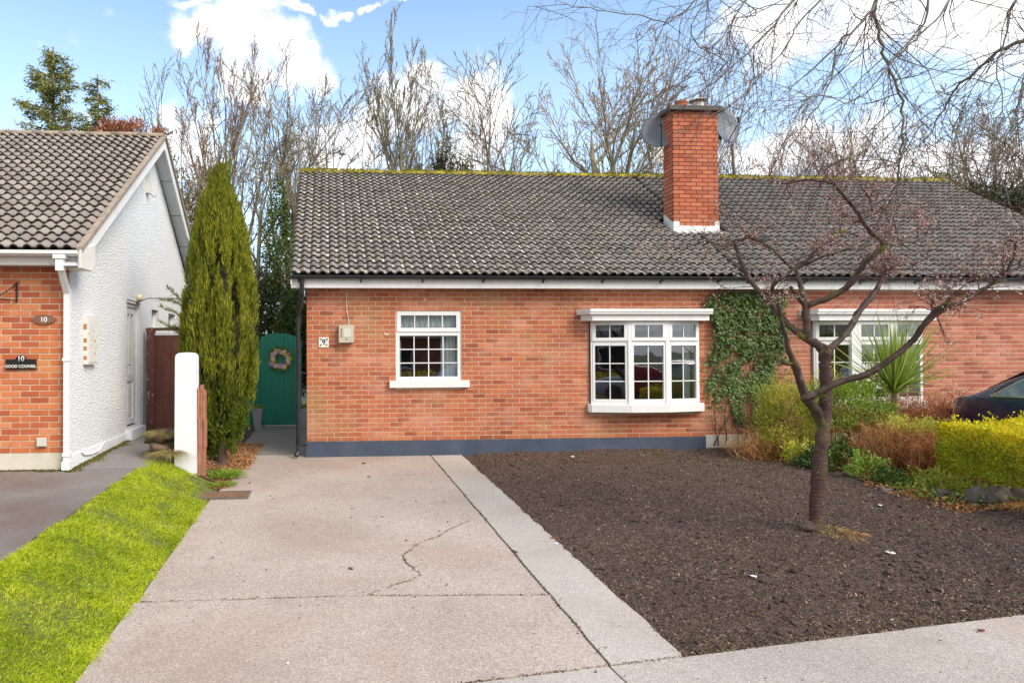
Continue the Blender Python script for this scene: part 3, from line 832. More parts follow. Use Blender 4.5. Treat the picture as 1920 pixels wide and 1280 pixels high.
def roof_slope(parent, mat, x0, x1, ye, ze, yr, zr, singles=300, vis=None, holes=None, undermat=None):
    sl_ = Vector((0, yr-ye, zr-ze)); SL = sl_.length; sl_.normalize()
    nrm_ = Vector((1,0,0)).cross(sl_); gauge = SL/ROWS
    vs, fs, mi = tile_vf(L=gauge+.05)
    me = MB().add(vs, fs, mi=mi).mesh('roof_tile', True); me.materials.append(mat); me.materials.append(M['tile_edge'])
    items = []
    nx_ = int(math.ceil((x1-x0)/TW-1e-6))
    Rm = Matrix((( 1, sl_.x, nrm_.x), (0, sl_.y, nrm_.y), (0, sl_.z, nrm_.z)))
    for r_ in range(ROWS):
        for i in range(nx_):
            p_ = Vector((x0+i*TW, ye, ze)) + sl_*(r_*gauge)
            if holes and holes(p_): continue
            items.append(p_)
    items.sort(key=lambda q: (q-CAMPOS).length + (0 if (vis is None or vis(q)) else 100))
    mb = MB()
    eul = Rm.to_euler()
    for i, q in enumerate(items):
        full = q.x + TW <= x1+.001
        j = nrm_*rnd.uniform(-.003, .003)
        if i < singles and full:
            o = bpy.data.objects.new('roof_tile', me); COL.objects.link(o); o.parent = parent; o.location = q+j
            o.rotation_euler = eul
        else:
            v2, f2, m2_ = (vs, fs, mi) if full else tile_vf(max(.15, round((x1-q.x)/.15)*.15), L=gauge+.05)
            mb.add([q + j + Rm @ Vector(v) for v in v2], f2, rnd.uniform(.001, .999), mi=m2_)
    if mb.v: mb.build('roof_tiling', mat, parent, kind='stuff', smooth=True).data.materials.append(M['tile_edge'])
def ridge(parent, mat, x0, x1, y, z, name='ridge_tile'):
    x = x0; me = None
    while x < x1-.05:
        w = min(.44, x1-x)
        mb = MB(); vs = []; k = 9
        for u in (0, w):
            for i in range(k):
                t = PI*i/(k-1); vs.append((u, math.cos(t)*.125, math.sin(t)*.085 - .02))
        for u in (0, w):
            for i in range(k):
                t = PI*i/(k-1); vs.append((u, math.cos(t)*.105, math.sin(t)*.065 - .03))
        fs = [(i, i+k, i+k+1, i+1) for i in range(k-1)] + [(2*k+i+1, 3*k+i+1, 3*k+i, 2*k+i) for i in range(k-1)]
        fs += [(i+1, 2*k+i+1, 2*k+i, i) for i in range(k-1)] + [(k+i, 3*k+i, 3*k+i+1, k+i+1) for i in range(k-1)]
        fs += [(0, 2*k, 3*k, k), (k-1, 2*k-1, 4*k-1, 3*k-1)]
        if me is None or w < .44:
            me2 = mb.add(vs, fs).mesh(name, True); me2.materials.append(mat)
            if w >= .44: me = me2
        o = bpy.data.objects.new(name, me if w >= .44 else me2); COL.objects.link(o); o.parent = parent
        o.location = (x, y, z + rnd.uniform(-.006, .006)); o.rotation_euler = (0, rnd.uniform(-.006,.006), 0); x += .45

# ------------------------------------------------------------------ windows
def sash(parent, wp, Mx, x0, x1, z0, z1, fw, nv, nh, dp=.05):
    """frame ring on the window part + pane + glazing bars"""
    wp.box(x0, x1, -dp, 0, z0, z0+fw, M=Mx); wp.box(x0, x1, -dp, 0, z1-fw, z1, M=Mx)
    wp.box(x0, x0+fw, -dp, 0, z0+fw, z1-fw, M=Mx); wp.box(x1-fw, x1, -dp, 0, z0+fw, z1-fw, M=Mx)
    a, b, c, d = x0+fw, x1-fw, z0+fw, z1-fw
    mb = MB(); mb.box(a-.005, b+.005, -.026, -.020, c-.005, d+.005, M=Mx); mb.build('pane', M['glass'], parent)
    mb = MB()
    for i in range(nv):
        x = a + (b-a)*(i+1)/(nv+1); mb.box(x-.008, x+.008, -.034, -.026, c, d, M=Mx)
    for i in range(nh):
        z = c + (d-c)*(i+1)/(nh+1)
        xs_ = [a] + [a + (b-a)*(k+1)/(nv+1) for k in range(nv)] + [b]
        for k in range(len(xs_)-1):
            mb.box(xs_[k]+(.008 if k else 0), xs_[k+1]-(.008 if k < len(xs_)-2 else 0), -.034, -.026, z-.008, z+.008, M=Mx)
    if mb.v: mb.build('glazing_bar', M['white'], parent)
def facet_matrix(p0, p1):
    d = Vector((p1[0]-p0[0], p1[1]-p0[1], 0)); a = math.atan2(d.y, d.x)
    return Matrix.Translation(Vector((p0[0], p0[1], 0))) @ Matrix.Rotation(a, 4, 'Z'), d.length

def flat_window(house, x0, x1, z0, z1, y):
    w = MB(); root = MB()
    Mx = Matrix.Translation((0, y, 0))
    holder = thing_part('window', house)
    w.box(x0, x0+.035, -.03, .03, z0, z1, M=Mx); w.box(x1-.035, x1, -.03, .03, z0, z1, M=Mx)
    w.box(x0+.035, x1-.035, -.03, .03, z0, z0+.035, M=Mx); w.box(x0+.035, x1-.035, -.03, .03, z1-.02, z1, M=Mx)
    zt = 2.00
    w.box(x0+.035, x1-.035, -.03, .03, zt-.018, zt+.018, M=Mx)
    sash(holder, w, Mx @ Matrix.Translation((0,-.002,0)), x0+.022, x1-.022, zt+.019, z1-.008, .062, 3, 0, .045)
    sash(holder, w, Mx @ Matrix.Translation((0,.012,0)), x0+.036, x1-.036, z0+.036, zt-.019, .026, 3, 2, .045)
    holder.data = w.mesh('window'); holder.data.materials.append(M['white'])
    mb = MB(); mb.box(x0-.11, x1+.115, -.125, .02, z0-.11, z0-.002, M=Matrix.Translation((0, y, 0))); mb.build('sill', M['white_paint'], holder)
    return holder
def thing_part(name, parent):
    me = bpy.data.meshes.new(name); o = bpy.data.objects.new(name, me); COL.objects.link(o); o.parent = parent; return o
def bow_window(house, pts, z0, z1, zt, cor, silld, wide=None):
    holder = thing_part('window', house); w = MB()
    for k in range(3):
        Mx, L = facet_matrix(pts[k], pts[k+1])
        w.box(.0, .03, -.035, .03, z0, z1, M=Mx); w.box(L-.03, L, -.035, .03, z0, z1, M=Mx)
        w.box(.03, L-.03, -.035, .03, z0, z0+.04, M=Mx); w.box(.03, L-.03, -.035, .03, z1-.03, z1, M=Mx)
        w.box(.03, L-.03, -.035, .03, zt-.02, zt+.02, M=Mx)
        sash(holder, w, Mx @ Matrix.Translation((0,-.006,0)), .024, L-.024, zt+.021, z1-.012, .055, 1, 0, .05)
        sash(holder, w, Mx @ Matrix.Translation((0,.008,0)), .031, L-.031, z0+.041, zt-.021, .034, 1, 2, .05)
    for k in (1, 2):
        p_ = pts[k]; rr = (wide or .03)
        w.box(p_[0]-rr, p_[0]+rr, p_[1]-.052, p_[1]+.03, z0+.001, z1-.001)
    holder.data = w.mesh('window'); holder.data.materials.append(M['white'])
    # cornice of two stepped boards with mitred returns, back to the brick face
    a, b = pts[0][0], pts[3][0]; yb = 11.09
    c1 = [(a-.235,yb),(a-.11,yb-.30),(b+.11,yb-.30),(b+.19,yb)]
    c0 = [(a-.16,yb),(a-.055,yb-.245),(b+.075,yb-.245),(b+.12,yb)]
    mb = MB(); mb.prism(c1, z1+.14, z1+.19); mb.prism([(x*.998+.01, y+.012) for x, y in c1], z1+.105, z1+.138)
    mb.prism(c0, z1+.0, z1+.104); mb.build('cornice', M['white_paint'], holder)
    s0 = [(a-.05,yb+.06),(a-.06,yb-.06),(a-.02,yb-.10),(pts[1][0]-.05,pts[1][1]-.10),(pts[1][0],pts[1][1]-.115),(pts[2][0],pts[2][1]-.115),(pts[2][0]+.05,pts[2][1]-.10),(b+.04,yb-.10),(b+.08,yb-.06),(b+.08,yb+.06)]
    mb = MB(); mb.prism(s0, z0-.135, z0-.02); mb.prism([(x, min(y+.012, yb+.058)) for x, y in s0], z0-.02, z0-.003); mb.build('sill', M['white_paint'], holder)
    return holder

# ------------------------------------------------------------------ the pair of semi-detached bungalows
YF = 11.10
EAVE, RIDGE = (10.75, 2.885), (14.8, 5.53)
ZB = .262
def gutter(parent, mat, x0, x1, y, z, r=.055):
    mb = MB(); k = 8; vs = []
    for x in (x0, x1):
        for rr in (r, r-.006):
            for i in range(k): t = PI + PI*i/(k-1); vs.append((x, y+math.cos(t)*rr, z+math.sin(t)*rr))
    fs = []
    for i in range(k-1):
        fs.append((i, i+1, 2*k+i+1, 2*k+i)); fs.append((k+i, 3*k+i, 3*k+i+1, k+i+1))
    fs += [(0, 2*k, 3*k, k), (k-1, 2*k-1, 4*k-1, 3*k-1)]
    fs += [tuple(range(k))[::-1], tuple(range(2*k, 3*k))]
    mb.add(vs, fs); mb.box(x0, x1, y-r-.004, y-r+.004, z-.012, z+.006); return mb.build('gutter', mat, parent, smooth=False)

def house_shell(name, label, x0, x1, brickmat, tilemat, ops, bstart):
    h = thing(name, label, 'house', (0, 0, 0), group='pair of semi-detached brick bungalows')
    wall = MB()
    wall_panel(wall, x0, x1, .02, 2.78, YF, YF+.22, ops)
    wo = wall.build('wall', M['mortar'], h)
    side = MB()
    for xx in ([x0] if x0 < 0 else [x1-.2]):
        side.box(xx, xx+.2, YF+.222, 18.5, .02, 2.78)
        mt = [(YF+.01, 2.782), (18.5, 2.782), (14.8, 5.36)]
        vs = [(xx, a, b) for a, b in mt] + [(xx+.2, a, b) for a, b in mt]
        side.add(vs, [(0,2,1),(3,4,5),(0,1,4,3),(1,2,5,4),(2,0,3,5)])
    side.box(x0+.22, x1-.22, 18.3, 18.5, .02, 2.78)
    side.build('side_wall', M['dash'], h)
    rm = MB(); rm.box(x0+.25, x1-.05, YF+.9, YF+.92, .25, 2.6) if False else None
    rm = MB()
    xa, xb, ya, yb_, za, zb = x0+.24, x1-.04, YF+.225, 15.2, .3, 2.6
    vs = [(xa,ya,za),(xb,ya,za),(xb,yb_,za),(xa,yb_,za),(xa,ya,zb),(xb,ya,zb),(xb,yb_,zb),(xa,yb_,zb)]
    rm.add(vs, [(0,1,2,3),(4,7,6,5),(1,5,6,2),(2,6,7,3),(3,7,4,0)])
    rm.build('room_interior', M['interior'], h)
    return h, wo

party = 6.81
w1 = (1.115, 2.192, 1.225, 2.354)
w2 = (4.33, 6.20, .80, 2.34)
w3 = (8.20, 10.17, .80, 2.34)
hl, wl_ = house_shell('semi_detached_house', 'orange brick bungalow with slate blue plinth and the number 9 tile, in the middle', -.32, party, M['brick'], M['tile'], [w1, w2], 0)
insafe = lambda p_: -.3 < p_.x < 8
bricks(wl_, M['brick'], -.325, party, ZB, 2.71, (0, YF, 0), (1,0,0), [(w1[0]-.004, w1[1]+.004, w1[2]-.11, w1[3]+.004), (w2[0]-.004, w2[1]+.004, w2[2]-.13, 2.20)], 300, uoff=-.325+BL*2+.108)
hr, wr_ = house_shell('semi_detached_house', 'pink brick bungalow on the right, behind the cherry tree and the parked car', party+.002, 13.95, M['brick_pink'], M['tile_right'], [w3], 0)
vis_r = lambda p_: p_.x < 12.0 and p_.z > .9
bricks(wr_, M['brick_pink'], party+.003, 13.95, ZB+.03, 2.71, (0, YF, 0), (1,0,0), [(w3[0]-.004, w3[1]+.004, w3[2]-.13, 2.20)], 300, uoff=party, far=vis_r)

# plinths
mb = MB(); mb.box(-.335, 6.305, YF-.030, YF+.05, -.04, ZB-.005); mb.build('plinth', M['plinth_blue'], hl)
mb = MB(); mb.box(6.306, party, YF-.018, YF+.05, -.04, ZB+.024); mb.build('plinth', M['plinth_white'], hl, label='cream end of the plinth under the ivy')
mb = MB(); mb.box(party+.002, 13.95, YF-.018, YF+.05, -.04, ZB+.024); mb.build('plinth', M['plinth_white'], hr)
# fascia, soffit, gutter
for h, a, b in ((hl, -.56, party), (hr, party+.001, 14.15)):
    mb = MB(); mb.box(a, b, 10.86, 10.88, 2.705, 2.868); mb.build('fascia', M['white_paint'], h)
    mb = MB(); mb.box(a, b, 10.882, YF-.012, 2.712, 2.725); mb.build('soffit', M['soffit'], h)
    gutter(h, M['gutter_black'], a-.01 if a < 0 else a, b, 10.80, 2.888, .052)
    x = a+.12
    while x < b:
        mb = MB(); mb.box(x-.012, x+.012, 10.745, 10.86, 2.822, 2.834); mb.box(x-.012, x+.012, 10.85, 10.858, 2.79, 2.86); mb.build('gutter_bracket', M['gutter_black'], h); x += .98
# roofs
chim = lambda q: 6.38 < q.x+.15 < 7.32 and 12.25 < q.y+.1 < 12.68
for h, mt, a, b in ((hl, M['tile'], -.56, party+.03), (hr, M['tile_right'], party+.04, 14.2)):
    mb = MB(); e = .035
    for (ya, za, yb_, zb) in ((EAVE[0]+.02, EAVE[1]-e, RIDGE[0], RIDGE[1]-e),):
        mb.add([(a+.02,ya,za),(b-.01,ya,za),(b-.01,yb_,zb),(a+.02,yb_,zb)], [(0,1,2,3)])
    mb.add([(a,RIDGE[0],RIDGE[1]-.02),(b,RIDGE[0],RIDGE[1]-.02),(b,18.85,2.885),(a,18.85,2.885)], [(0,1,2,3)])
    mb.build('roof', M['tile_under'] if False else mt, h)
    rf = [c for c in h.children if c.name.startswith('roof')][0]
    roof_slope(rf, mt, a, b, EAVE[0]-.02, EAVE[1]-.0, RIDGE[0]-.03, RIDGE[1]-.01, 300, vis=lambda q: q.x < 11.5, holes=chim)
    ridge(rf, M['ridge_moss'], a, b, RIDGE[0], RIDGE[1]+.02)
# verge undercloaks and barge boards (left end of the left house, right end of the right house)
for h, x in ((hl, -.565), (hr, 14.2)):
    mb = MB(); d = Vector((0, RIDGE[0]-EAVE[0], RIDGE[1]-EAVE[1]))
    a, b = Vector((x, EAVE[0]+.05, EAVE[1]-.13)), Vector((x, RIDGE[0], RIDGE[1]-.13)); c = Vector((x, 18.8, EAVE[1]-.13))
    for p0, p1 in ((a, b), (b, c)):
        vs = [p0, p1, p1+Vector((0,0,.12)), p0+Vector((0,0,.12))]
        mb.add(vs + [v+Vector((.02,0,0)) for v in vs], [(0,3,2,1),(4,5,6,7),(0,1,5,4),(1,2,6,5),(2,3,7,6),(3,0,4,7)])
    mb.build('barge_board', M['white_paint'], h)
# roof vent on the right-hand roof
mb = MB(); pv = onY(1415, 448, 12.0)
mb.box(pv.x-.17, pv.x+.17, pv.y-.16, pv.y+.12, pv.z-.06, pv.z+.035); mb.box(pv.x-.14, pv.x+.14, pv.y-.10, pv.y+.14, pv.z+.036, pv.z+.06); mb.build('roof_vent', M['gutter_black'], hr)

# moss tufts on ridge and in the pans
n = 9000
x = RNG.uniform(-.56, 14.1, n); a = RNG.random(n)**.8*PI
k = smoothnoise(x, a, 90, .3) > .42; x = x[k]; a = a[k]; n = len(x)
P = np.stack([x, RIDGE[0]-np.cos(a)*.125, RIDGE[1]+np.sin(a)*.09], 1)
V, Q, tt = leaves(P, np.stack([RNG.normal(0,.5,n), -np.cos(a), np.sin(a)+.2], 1), RNG.uniform(.015,.045,n), .025, RNG)
link('ridge_moss', np_mesh('ridge_moss', V, Q, tt), M['moss'], kind='stuff', label='yellow green moss growing along the ridge tiles', cat='moss')
n = 2600
x = RNG.uniform(-.5, 7, n); t = RNG.random(n)
k = smoothnoise(x, t*4, 91, .7) > .55; x = x[k]; t = t[k]; n = len(x); x = np.floor((x+.56)/.15)*.15-.56+.13+RNG.normal(0,.01,n)
P = np.stack([x, EAVE[0]+t*(RIDGE[0]-EAVE[0]), EAVE[1]+t*(RIDGE[1]-EAVE[1])+.03], 1)
V, Q, tt = leaves(P, RNG.normal(size=(n,3))+[0,0,.8], RNG.uniform(.012,.035,n), .025, RNG)
link('roof_moss', np_mesh('roof_moss', V, Q, tt), M['moss'], kind='stuff', label='small moss clumps in the hollows of the roof tiles', cat='moss')

flat_window(hl, *w1[:2], w1[2], w1[3], YF+.05)
bow_window(hl, [(4.345,11.085),(4.94,10.955),(5.575,10.955),(6.185,11.085)], .825, 2.185, 1.835, None, None)
bow_window(hr, [(8.215,11.085),(8.85,10.95),(9.50,10.95),(10.155,11.085)], .825, 2.185, 1.835, None, None, wide=.085)
# curtains, blinds and dim furniture seen through the glass
def curtain(parent, x0, x1, z0, z1, y, mat, folds=14, amp=.02, name='curtain'):
    mb = MB(); n_ = folds*6; vs = []
    for i in range(n_+1):
        t = i/n_; vs += [(x0+(x1-x0)*t, y+amp*math.sin(t*folds*2*PI)+.01*math.sin(t*9), z0), (x0+(x1-x0)*t, y+amp*math.sin(t*folds*2*PI), z1)]
    mb.add(vs, [(2*i, 2*i+2, 2*i+3, 2*i+1) for i in range(n_)]); return mb.build(name, mat, parent, smooth=True)
curtain(hl, 1.13, 2.19, 2.02, 2.36, YF+.105, M['curtain'], 12, .012)
curtain(hl, 1.93, 2.17, 1.16, 2.34, YF+.12, M['curtain'], 4, .02)
curtain(hl, 1.87, 1.95, 1.16, 2.34, YF+.13, M['curtain_blue'], 1, .02)
curtain(hl, 1.15, 1.21, 1.16, 1.9, YF+.12, M['curtain'], 2, .01)
for a, b, yy in ((4.39,4.92,11.20),(4.98,5.54,11.16),(5.62,6.13,11.20)):
    mb = MB(); mb.box(a, b, yy, yy+.02, 2.03, 2.15); mb.build('roller_blind', M['curtain'], hl)
curtain(hl, 6.03, 6.14, .84, 2.12, 11.25, M['curtain'], 3, .012)
mb = MB(); mb.box(1.3, 1.62, 12.3, 12.7, .35, 1.45); mb.box(.3, 1.1, 12.8, 13.3, .35, 1.95); mb.box(4.5, 6.1, 12.3, 13.0, .35, 1.15); mb.box(5.0, 5.2, 14.2, 14.4, .35, 1.9)
mb.build('furniture', M['furniture'], hl)
# downpipe at the left corner
mb = MB()
pth = [(-.385,10.80,2.84),(-.385,10.82,2.62),(-.40,10.90,2.50),(-.44,11.01,2.34),(-.455,11.04,2.22),(-.455,11.04,.26),(-.455,11.035,.16),(-.47,11.0,.10),(-.49,10.96,.055)]
mb.tube(pth, [.036]*5+[.036]*4, 12); mb.tube([(-.455,11.04,2.24),(-.455,11.04,2.16)], .043, 12); mb.tube([(-.455,11.04,.30),(-.455,11.04,.23)], .043, 12); mb.tube([(-.455,11.04,1.38),(-.455,11.04,1.33)], .042, 12)
mb.build('downpipe', M['gutter_black'], hl, smooth=False)
mb = MB()
for z in (.20, 1.35): mb.box(-.46, -.31, 11.05, 11.075, z, z+.025)
mb.build('pipe_clip', M['gutter_black'], hl)
# cable to the meter
mb = MB(); a = onY(649, 545, YF-.02); b = onY(650, 580, YF-.02); c = onY(654, 612, YF-.02)
mb.tube([a, a*.5+b*.5, b, b*.4+c*.6+Vector((.01,0,0)), c], .006, 6); mb.build('cable', M['cable'], hl)
# small repairs on brickwork: white plugs
mb = MB()
for px, py in ((722,626),(726,627),(797,562)): 
    q = onY(px, py, YF-.009); mb.lathe([(.018,0),(.013,.006)], 8, Matrix.Translation(q) @ Matrix.Rotation(PI/2, 4, 'X'))
mb.build('wall_plug', M['cable'], hl)

# ------------------------------------------------------------------ chimney (shared by both houses)
ch = thing('chimney_stack', 'tall orange brick chimney stack on the shared roof between the two bungalows', 'chimney', (6.85, 12.45, 3.9))
cx0, cx1, cy0, cy1 = 6.42-6.85, 7.28-6.85, 12.28-12.45, 12.64-12.45
mb = MB(); mb.box(cx0, cx1, cy0, cy1, -.25, 2.24); core = mb.build('stack', M['mortar_dark'], ch)
zc0, zc1 = -.05, 2.235
fr_ = lambda y: (y+12.45-10.75)/4.05*2.645+2.885-3.9     # roof height in local z
for (org, ud, L, yy) in (((cx0, cy0, 0), (1,0,0), cx1-cx0, None), ((cx0, cy1, 0), (0,-1,0), cy1-cy0, 1), ((cx1, cy0, 0), (0,1,0), cy1-cy0, 1)):
    U = Vector(ud); Nn = Vector((U.y, -U.x, 0))
    nrow = int((zc1-zc0)/CH)+1
    for r_ in range(nrow):
        za = zc0+r_*CH; zb = min(za+BH, zc1)
        if zb-za < .03: continue
        st = -BL/2 if r_ % 2 else 0.0
        k = 0; u = st
        while u < L-.02:
            a, b = max(u, 0), min(u+BW, L)
            u += BL
            if b-a < .03: continue
            vs, fs = brick_mesh(b-a, zb-za, .006)
            key = ('c', round(b-a, 3), round(zb-za, 3))
            if key not in _bm:
                me = MB().add(vs, fs).mesh('brick'); me.materials.append(M['brick_chimney']); _bm[key] = me
            o = bpy.data.objects.new('brick', _bm[key]); COL.objects.link(o); o.parent = core
            o.location = Vector(org) + U*a + Vector((0,0,za)) + Nn*rnd.uniform(-.001,.001)
            o.rotation_euler = (0,0,math.atan2(U.y, U.x))
# stepped white flashing
mb = MB(); zf = fr_(cy0)
mb.box(cx0-.012, cx1+.012, cy0-.016, cy0-.008, zf-.05, zf+.12)
mb.box(cx0-.012, cx0+.10, cy0-.019, cy0-.0165, zf+.02, zf+.20); mb.box(cx1-.08, cx1+.012, cy0-.019, cy0-.0165, zf+.02, zf+.20)
mb.box(cx0-.02, cx1+.02, cy0-.14, cy0-.02, zf-.035, zf-.015)
for xa, xb in ((cx0-.014, cx0-.007), (cx1+.007, cx1+.014)):
    for i in range(5):
        ya = cy0-.008 + i*(cy1-cy0+.01)/5; yb_ = ya+(cy1-cy0+.01)/5
        mb.box(xa, xb, ya, yb_, fr_(ya)-.03, fr_(yb_)+.15)
mb.build('flashing', M['lead'], ch)
mb = MB(); mb.box(cx0-.10, cx1+.10, cy0-.09, cy1+.09, 2.245, 2.30); mb.box(cx0-.07, cx1+.07, cy0-.06, cy1+.06, 2.301, 2.335); mb.build('cap', M['slate_cap'], ch)
mb = MB(); mb.lathe([(.12,0),(.12,.03),(.105,.05),(.10,.10),(.115,.11),(.115,.14),(.09,.14)], 18, Matrix.Translation((-.17,0,2.337))); mb.build('chimney_pot', M['terracotta'], ch, smooth=False)
mb = MB(); mb.lathe([(.105,0),(.105,.12),(.10,.13)], 18, Matrix.Translation((.16,0,2.337))); mb.lathe([(.17,.16),(.15,.18),(.06,.215),(.02,.22)], 18, Matrix.Translation((.16,0,2.337)))
for k in range(4): a = k*PI/2+.4; mb.box(-.008+.16+.09*math.cos(a), .008+.16+.09*math.cos(a), .09*math.sin(a)-.008, .09*math.sin(a)+.008, 2.46, 2.50)
mb.build('chimney_pot', M['meter_light'], ch, label='pale chimney pot with a flat rain cowl')
def dish(loc, rz, rx, label, rad=.36):
    t = thing('satellite_dish', label, 'satellite dish', loc, 0, 'grey satellite dishes on the chimney')
    Mx = Matrix.Rotation(rz, 4, 'Z') @ Matrix.Rotation(rx, 4, 'X')
    prof = [(.01, 0)] + [(rad*k/6, .09*(k/6)**2) for k in range(1, 7)] + [(rad*k/6, .09*(k/6)**2+.008) for k in range(6, 0, -1)] + [(.01, .008)]
    mb = MB(); mb.lathe(prof, 24, Mx); mb.build('reflector', M['mesh_dish'], t, smooth=True)
    mb = MB(); a = Mx @ Vector((0,-rad*.95,.08)); b = Mx @ Vector((0,-rad*.2,.36)); mb.tube([a, b], .010, 6); mb.tube([b, b+Mx.to_3x3() @ Vector((0,.09,-.01))], .025, 8); mb.build('arm', M['black'], t)
    return t
d1 = dish((6.36, 12.62, 5.84), R(-25), R(75), 'satellite dish showing past the left side of the chimney')
mb = MB(); mb.tube([(0,0,0),(.13,-.04,0),(.16,-.04,0)], .015, 6); mb.build('bracket', M['black'], d1)
d2 = dish((7.56, 12.62, 5.98), R(25), R(80), 'satellite dish showing past the right side of the chimney')
mb = MB(); mb.box(-.29, -.02, -.02, .01, -.04, -.01); mb.box(-.05, -.02, -.03, 0, -.26, -.042); mb.build('bracket', M['black'], d2)

# ------------------------------------------------------------------ wall fittings on no. 9
q = onY(649, 626, YF)
mbx = thing('meter_box', 'beige electricity meter box high on the orange brick wall', 'meter box', (q.x, YF-.012, q.z))
mb = MB(); w_, h_ = .115, .135
mb.box(-w_, w_, -.10, 0, -h_, h_); mb.build('case', M['meter'], mbx)
mb = MB(); mb.box(-w_-.004, w_+.004, -.112, -.101, -h_-.004, h_+.004); mb.build('cover', M['meter'], mbx)
mb = MB(); mb.box(-.045, .075, -.116, -.1125, -.05, .085); mb.build('window_panel', M['meter_light'], mbx)
mb = MB()
for k in range(7): mb.box(-.088, -.07, -.117, -.1125, -.055+k*.022, -.045+k*.022)
mb.lathe([(.010,0),(.010,.006)], 8, Matrix.Translation((0,-.1125,-.085)) @ Matrix.Rotation(PI/2, 4, 'X'))
mb.build('slot', M['furniture'], mbx)

def text(parent, s, size, loc, mat, rz=0, ext=.002, sx=1.0, name='lettering'):
    cu = bpy.data.curves.new(name, 'FONT'); cu.body = s; cu.size = size; cu.extrude = ext; cu.align_x = 'CENTER'; cu.align_y = 'CENTER'; cu.offset = size*.012
    f = bpy.data.objects.new(name, cu); COL.objects.link(f)
    me = bpy.data.meshes.new_from_object(f.evaluated_get(bpy.context.evaluated_depsgraph_get()))
    bpy.data.objects.remove(f); me.materials.clear(); me.materials.append(mat)
    o = bpy.data.objects.new(name, me); COL.objects.link(o); o.parent = parent
    o.location = loc; o.rotation_euler = (PI/2, 0, rz); o.scale = (sx, 1, 1); return o
q = onY(607, 641.5, YF)
nt_ = thing('number_tile', 'square white glazed number tile reading 9 on the brick wall', 'house number', (q.x, YF-.009, q.z))
mb = MB(); mb.box(-.08, .08, -.012, 0, -.08, .08); mb.build('tile', M['glaze'], nt_)
mb = MB(); mb2 = MB()
for sx_ in (-1, 1):
    for sz_ in (-1, 1):
        for k in range(5):
            a = rnd.random()*.03; b = rnd.random()*.03; c = .058
            (mb if k % 2 else mb2).box(sx_*(c-a)-.008, sx_*(c-a)+.008, -.0145-.0003*k, -.0125, sz_*(c-b)-.008, sz_*(c-b)+.008)
mb.build('corner_ornament', M['green_glaze'], nt_); mb2.build('corner_ornament', M['brown_glaze'], nt_)
text(nt_, '9', .125, (0,-.0145,-.002), M['navy_letter'])

# ------------------------------------------------------------------ green gate, wreath, planters
YG = 14.9
gz = zD(0, YG)
ga = thing('garden_gate', 'green boarded side gate with an arched top', 'gate', (-1.02, YG, gz))
mb = MB(); x0, x1 = -.40, .40
nb = 8
def arch(x): return 1.83 + .155*math.sqrt(max(0, 1-(x/.42)**2))
for k in range(nb):
    a = x0 + (x1-x0)*k/nb + .0015; b = x0 + (x1-x0)*(k+1)/nb - .0015
    vs = []; pl = [(a, .03), (b, .03)] + [(b + (a-b)*t/4, arch(b + (a-b)*t/4)) for t in range(5)]
    m2 = MB(); m2.prism(pl, 0, .025, M=Matrix.Rotation(PI/2, 4, 'X')); m2.build('board', M['green_paint'], ga)
mb = MB(); mb.box(-.47, -.405, -.03, .05, 0, 1.84); mb.box(.405, .47, -.03, .05, 0, 1.84); mb.build('gate_post', M['green_paint'], ga)
mb = MB(); mb.box(-.68, -.475, 0, .03, .02, 1.80); mb.build('side_panel', M['green_paint'], ga)
mb = MB(); mb.box(-.38, .38, .002, .03, .25, .35); mb.box(-.38, .38, .002, .03, 1.5, 1.6); mb.build('rail', M['green_paint'], ga)
mb = MB(); mb.box(-.30, .40, -.06, .06, -.02, .022); mb.build('threshold', M['plinth_white'], ga)
# wreath: green ring with flowers
q = onY(526, 672.5, YG-.03)
wr = thing('wreath', 'spring flower wreath of pink, yellow and white blooms hanging on the green gate', 'wreath', q)
ring = .175
P, D, Tn = [], [], []
for k in range(900):
    a = RNG.random()*2*PI; r2 = RNG.normal(0, .035); b = RNG.random()*2*PI
    P.append(((ring+r2*1.1)*math.cos(a), -abs(math.sin(b))*.03-.005, (ring+r2*1.1)*math.sin(a)))
    D.append((math.cos(a)*RNG.normal(.6,.6)-math.sin(a)*.6, -.4, math.sin(a)*RNG.normal(.6,.6)+math.cos(a)*.6))
V, Q, tt = leaves(np.array(P), np.array(D), RNG.uniform(.04,.08,len(P)), .022, RNG)
link('foliage', np_mesh('foliage', V, Q, tt), M['green_shrub'], wr, kind='stuff')
fcol = {'pink': (.80,.36,.50), 'lilac': (.52,.38,.74), 'yellow': (.86,.66,.04), 'white': (.86,.84,.80), 'rose': (.86,.58,.56)}
fm = {k: plain('petal_'+k, v, .7, .15, 40) for k, v in fcol.items()}
order = ['yellow','white','pink','yellow','white','rose','yellow','pink','lilac','yellow','white','rose','pink','white','yellow','lilac','pink','white','rose','pink','lilac','white','yellow','pink','rose','white']
for k, c in enumerate(order):
    a = k/len(order)*2*PI + rnd.uniform(-.1,.1); rr = ring + rnd.uniform(-.045,.045); s = rnd.uniform(.034,.050)
    mb = MB(); pc = Vector((rr*math.cos(a), -.045, rr*math.sin(a)))
    for j in range(7):
        b = j/7*2*PI
        v = [(0,-.008,0), (s*math.cos(b-.4), -.018, s*math.sin(b-.4)), (s*1.1*math.cos(b), -.006, s*1.1*math.sin(b)), (s*math.cos(b+.4), -.018, s*math.sin(b+.4))]
        mb.add([pc+Vector(p_) for p_ in v], [(0,1,2,3)])
    mb.lathe([(s*.35,0),(s*.2,.012)], 7, Matrix.Translation(pc+Vector((0,-.008,0))) @ Matrix.Rotation(PI/2, 4, 'X'))
    mb.build('flower', fm[c], wr)
